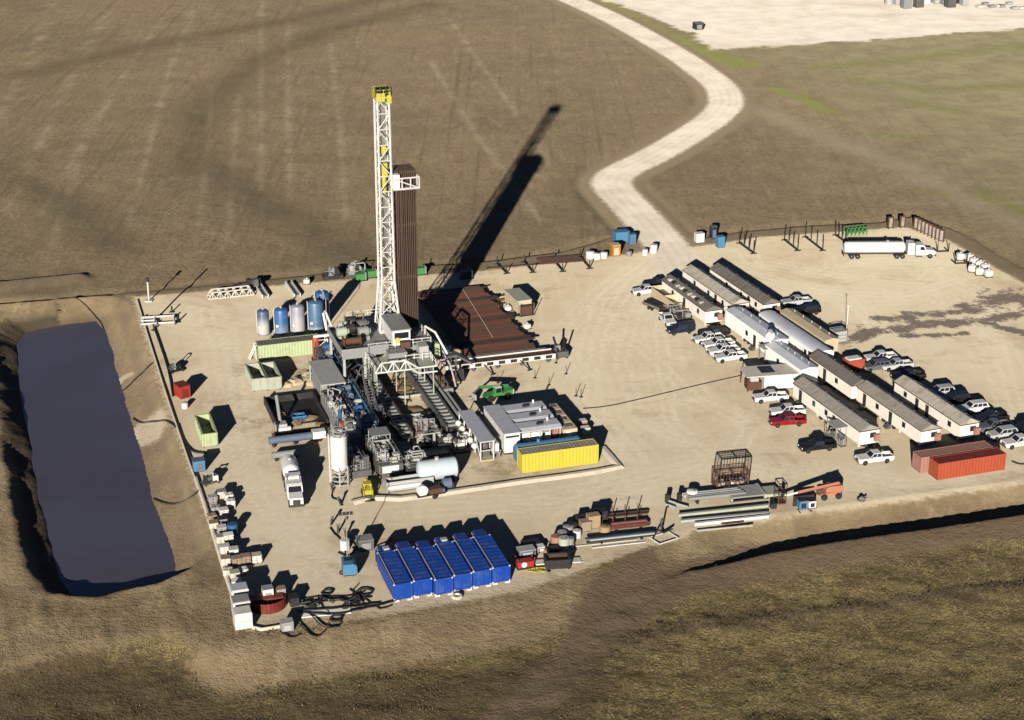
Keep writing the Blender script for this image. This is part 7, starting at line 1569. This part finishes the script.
t = thing('cable_heap', 'small dark tangled heap alone on the gravel near the ditch', 'scrap', gl(861, 501), 0); MB().torus((0, 0, 0.2), 0.5, 0.16, 14, 6).blob((0.1, 0.1, 0.35), 0.5, 0.4, 0.35, 4).build('coil', 'roof_brown', t); MB().cyl((0.2, 0.2, 0.3), (0.9, 0.1, 0.6), 0.1, 6).build('end', 'dark', t)

# ------------------------------------------------------------------ distant pad
boxy('distant_shed', 'small dark shed alone on the pale distant pad', 'shed', 698, 29, 3.0, 2.6, 2.2, 'dark', RZ, 'grey')
rr = random.Random(12)
for k, (px, py, w_, h, mt) in enumerate(((897, 4, 3, 3.5, 'light_grey'), (906, 8, 4, 4, 'grey'), (912, 6, 3, 5, 'light_grey'), (918, 7, 4, 5, 'steel'), (925, 4, 3, 2.5, 'white'), (936, 3, 3, 4, 'light_grey'), (944, 4, 3, 4, 'grey'), (950, 7, 4, 4, 'steel'), (957, 3, 3, 4, 'dark'), (964, 5, 3, 3, 'light_grey'))):
    nm2 = ('light grey', 'mid grey', 'tall light grey', 'dark steel', 'low white', 'light grey', 'grey', 'steel', 'black', 'light grey')[k]
    boxy('distant_unit', f'{nm2} process unit in the equipment row on the distant pad', 'equipment', px, py, w_*0.8, 2.6, h*0.8, mt, RZ, mt, 'equipment row on the distant pad')
drum('upright grey tank at the end of the distant equipment row', 889, 4, 1.6, 3.2, 'light_grey', name='distant_tank')
for k in range(9):
    boxy('distant_scrap', 'low grey pile unit scattered on the distant pad', 'equipment', 980+k*6+rr.uniform(-2, 2), 3+rr.uniform(-2, 8), 2.2, 1.5, 0.8, rr.choice(['light_grey', 'sack_grey', 'concrete']), RZ, None, 'low units on the distant pad')

# ------------------------------------------------------------------ spoil patches at the pond edge, grass and weeds
def tufts(name, label, n, sampler, mats, smin, smax, seed):
    q = np.random.RandomState(seed); vs = []; fs = []
    for i in range(n):
        x, y = sampler(q)
        if x is None: continue
        z = hz(x, y)-0.03; s_ = q.uniform(smin, smax)*(0.6+0.8*q.rand()**3)
        for b in range(5):
            a = q.uniform(0, 2*PI); le = q.uniform(0.15, 0.6)*s_; h = s_*q.uniform(0.5, 1.0); wd = 0.10*s_+0.03
            dx, dy = math.cos(a), math.sin(a); ox, oy = dx*0.12*s_, dy*0.12*s_
            k = len(vs); vs += [(x+ox-dy*wd, y+oy+dx*wd, z), (x+ox+dy*wd, y+oy-dx*wd, z), (x+ox+dx*le, y+oy+dy*le, z+h)]; fs.append((k, k+1, k+2))
    me = bpy.data.meshes.new(name); me.from_pydata(vs, [], fs); me.materials.append(M[mats]); o = bpy.data.objects.new(name, me); C.objects.link(o)
    tag(o, label, 'grass'); o['kind'] = 'stuff'; return o
def grassmat(name, a, b, c):
    t = NT(name); p = t.pos(); n1 = t.noise(p, 0.25, 3, 0.6); n2 = t.noise(p, 1.7, 2, 0.6)
    t.set(Base_Color=t.mix(t.ramp(n2, 0.4, 0.65), t.mix(t.ramp(n1, 0.4, 0.6), a, b), c), Roughness=0.9); M[name] = t.m
grassmat('dry_grass', (0.105, 0.080, 0.040), (0.085, 0.070, 0.030), (0.150, 0.120, 0.065))
grassmat('dark_weed', (0.050, 0.038, 0.024), (0.040, 0.036, 0.018), (0.075, 0.055, 0.035))
grassmat('green_weed', (0.055, 0.060, 0.018), (0.085, 0.080, 0.025), (0.110, 0.090, 0.035))
APx, PZx, NDx = APRON, PITZONE, NEARDARK
def in_poly(P, x, y): return bool(inside(P, np.array([x]), np.array([y]))[0])
def near_sampler(dens):
    def f(q):
        px, py = q.uniform(-20, 1045), q.uniform(560, 735); g = G(px, py, -0.8); x, y = g.x, g.y
        i = int(np.searchsorted(gx, x)); j = int(np.searchsorted(gy, y))
        if GA['near'][j, i] < 0.7 or GA['bank'][j, i] > 0.45 or GA['pad'][j, i] > 0.3: return None, None
        v = float(vnoise(np.array([x]), np.array([y]), 6.0)[0])+0.5*float(vnoise(np.array([x]), np.array([y]), 1.9)[0])
        if GA['till'][j, i] > 0.45 and q.rand() < 0.92: return None, None
        if v < dens+q.uniform(-0.15, 0.15): return None, None
        return x, y
    return f
tufts('dry_grass', 'dry straw coloured grass on the rough field before the pad', 26000, near_sampler(0.0), 'dry_grass', 0.12, 0.26, 1)
tufts('green_weeds', 'low green brown weeds on the rough field before the pad', 16000, near_sampler(0.12), 'green_weed', 0.13, 0.30, 2)
def hedge_sampler(q):
    k = q.uniform(0, len(HEDGE)-1.001); i = int(k); a = HEDGE[i]; b = HEDGE[i+1]; p_ = a+(b-a)*(k-i)
    x, y = p_[0]+q.normal(0, 1.1), p_[1]+q.normal(0, 0.9)
    return (x, y) if x > 12 else (None, None)
tufts('field_margin_weeds', 'dark weeds growing along the ridge across the rough field', 1600, hedge_sampler, 'dark_weed', 0.15, 0.4, 3)
def apron_sampler(q):
    px, py = q.uniform(190, 600), q.uniform(630, 690); g = G(px, py, -1.5)
    i = int(np.searchsorted(gx, g.x)); j = int(np.searchsorted(gy, g.y))
    b = GA['bank'][j, i]
    return (g.x, g.y) if (0.35 < b < 0.62 and q.rand() < 0.8) else (None, None)
tufts('bank_weeds', 'sparse weeds along the foot of the tan earth bank', 3500, apron_sampler, 'green_weed', 0.12, 0.32, 4)
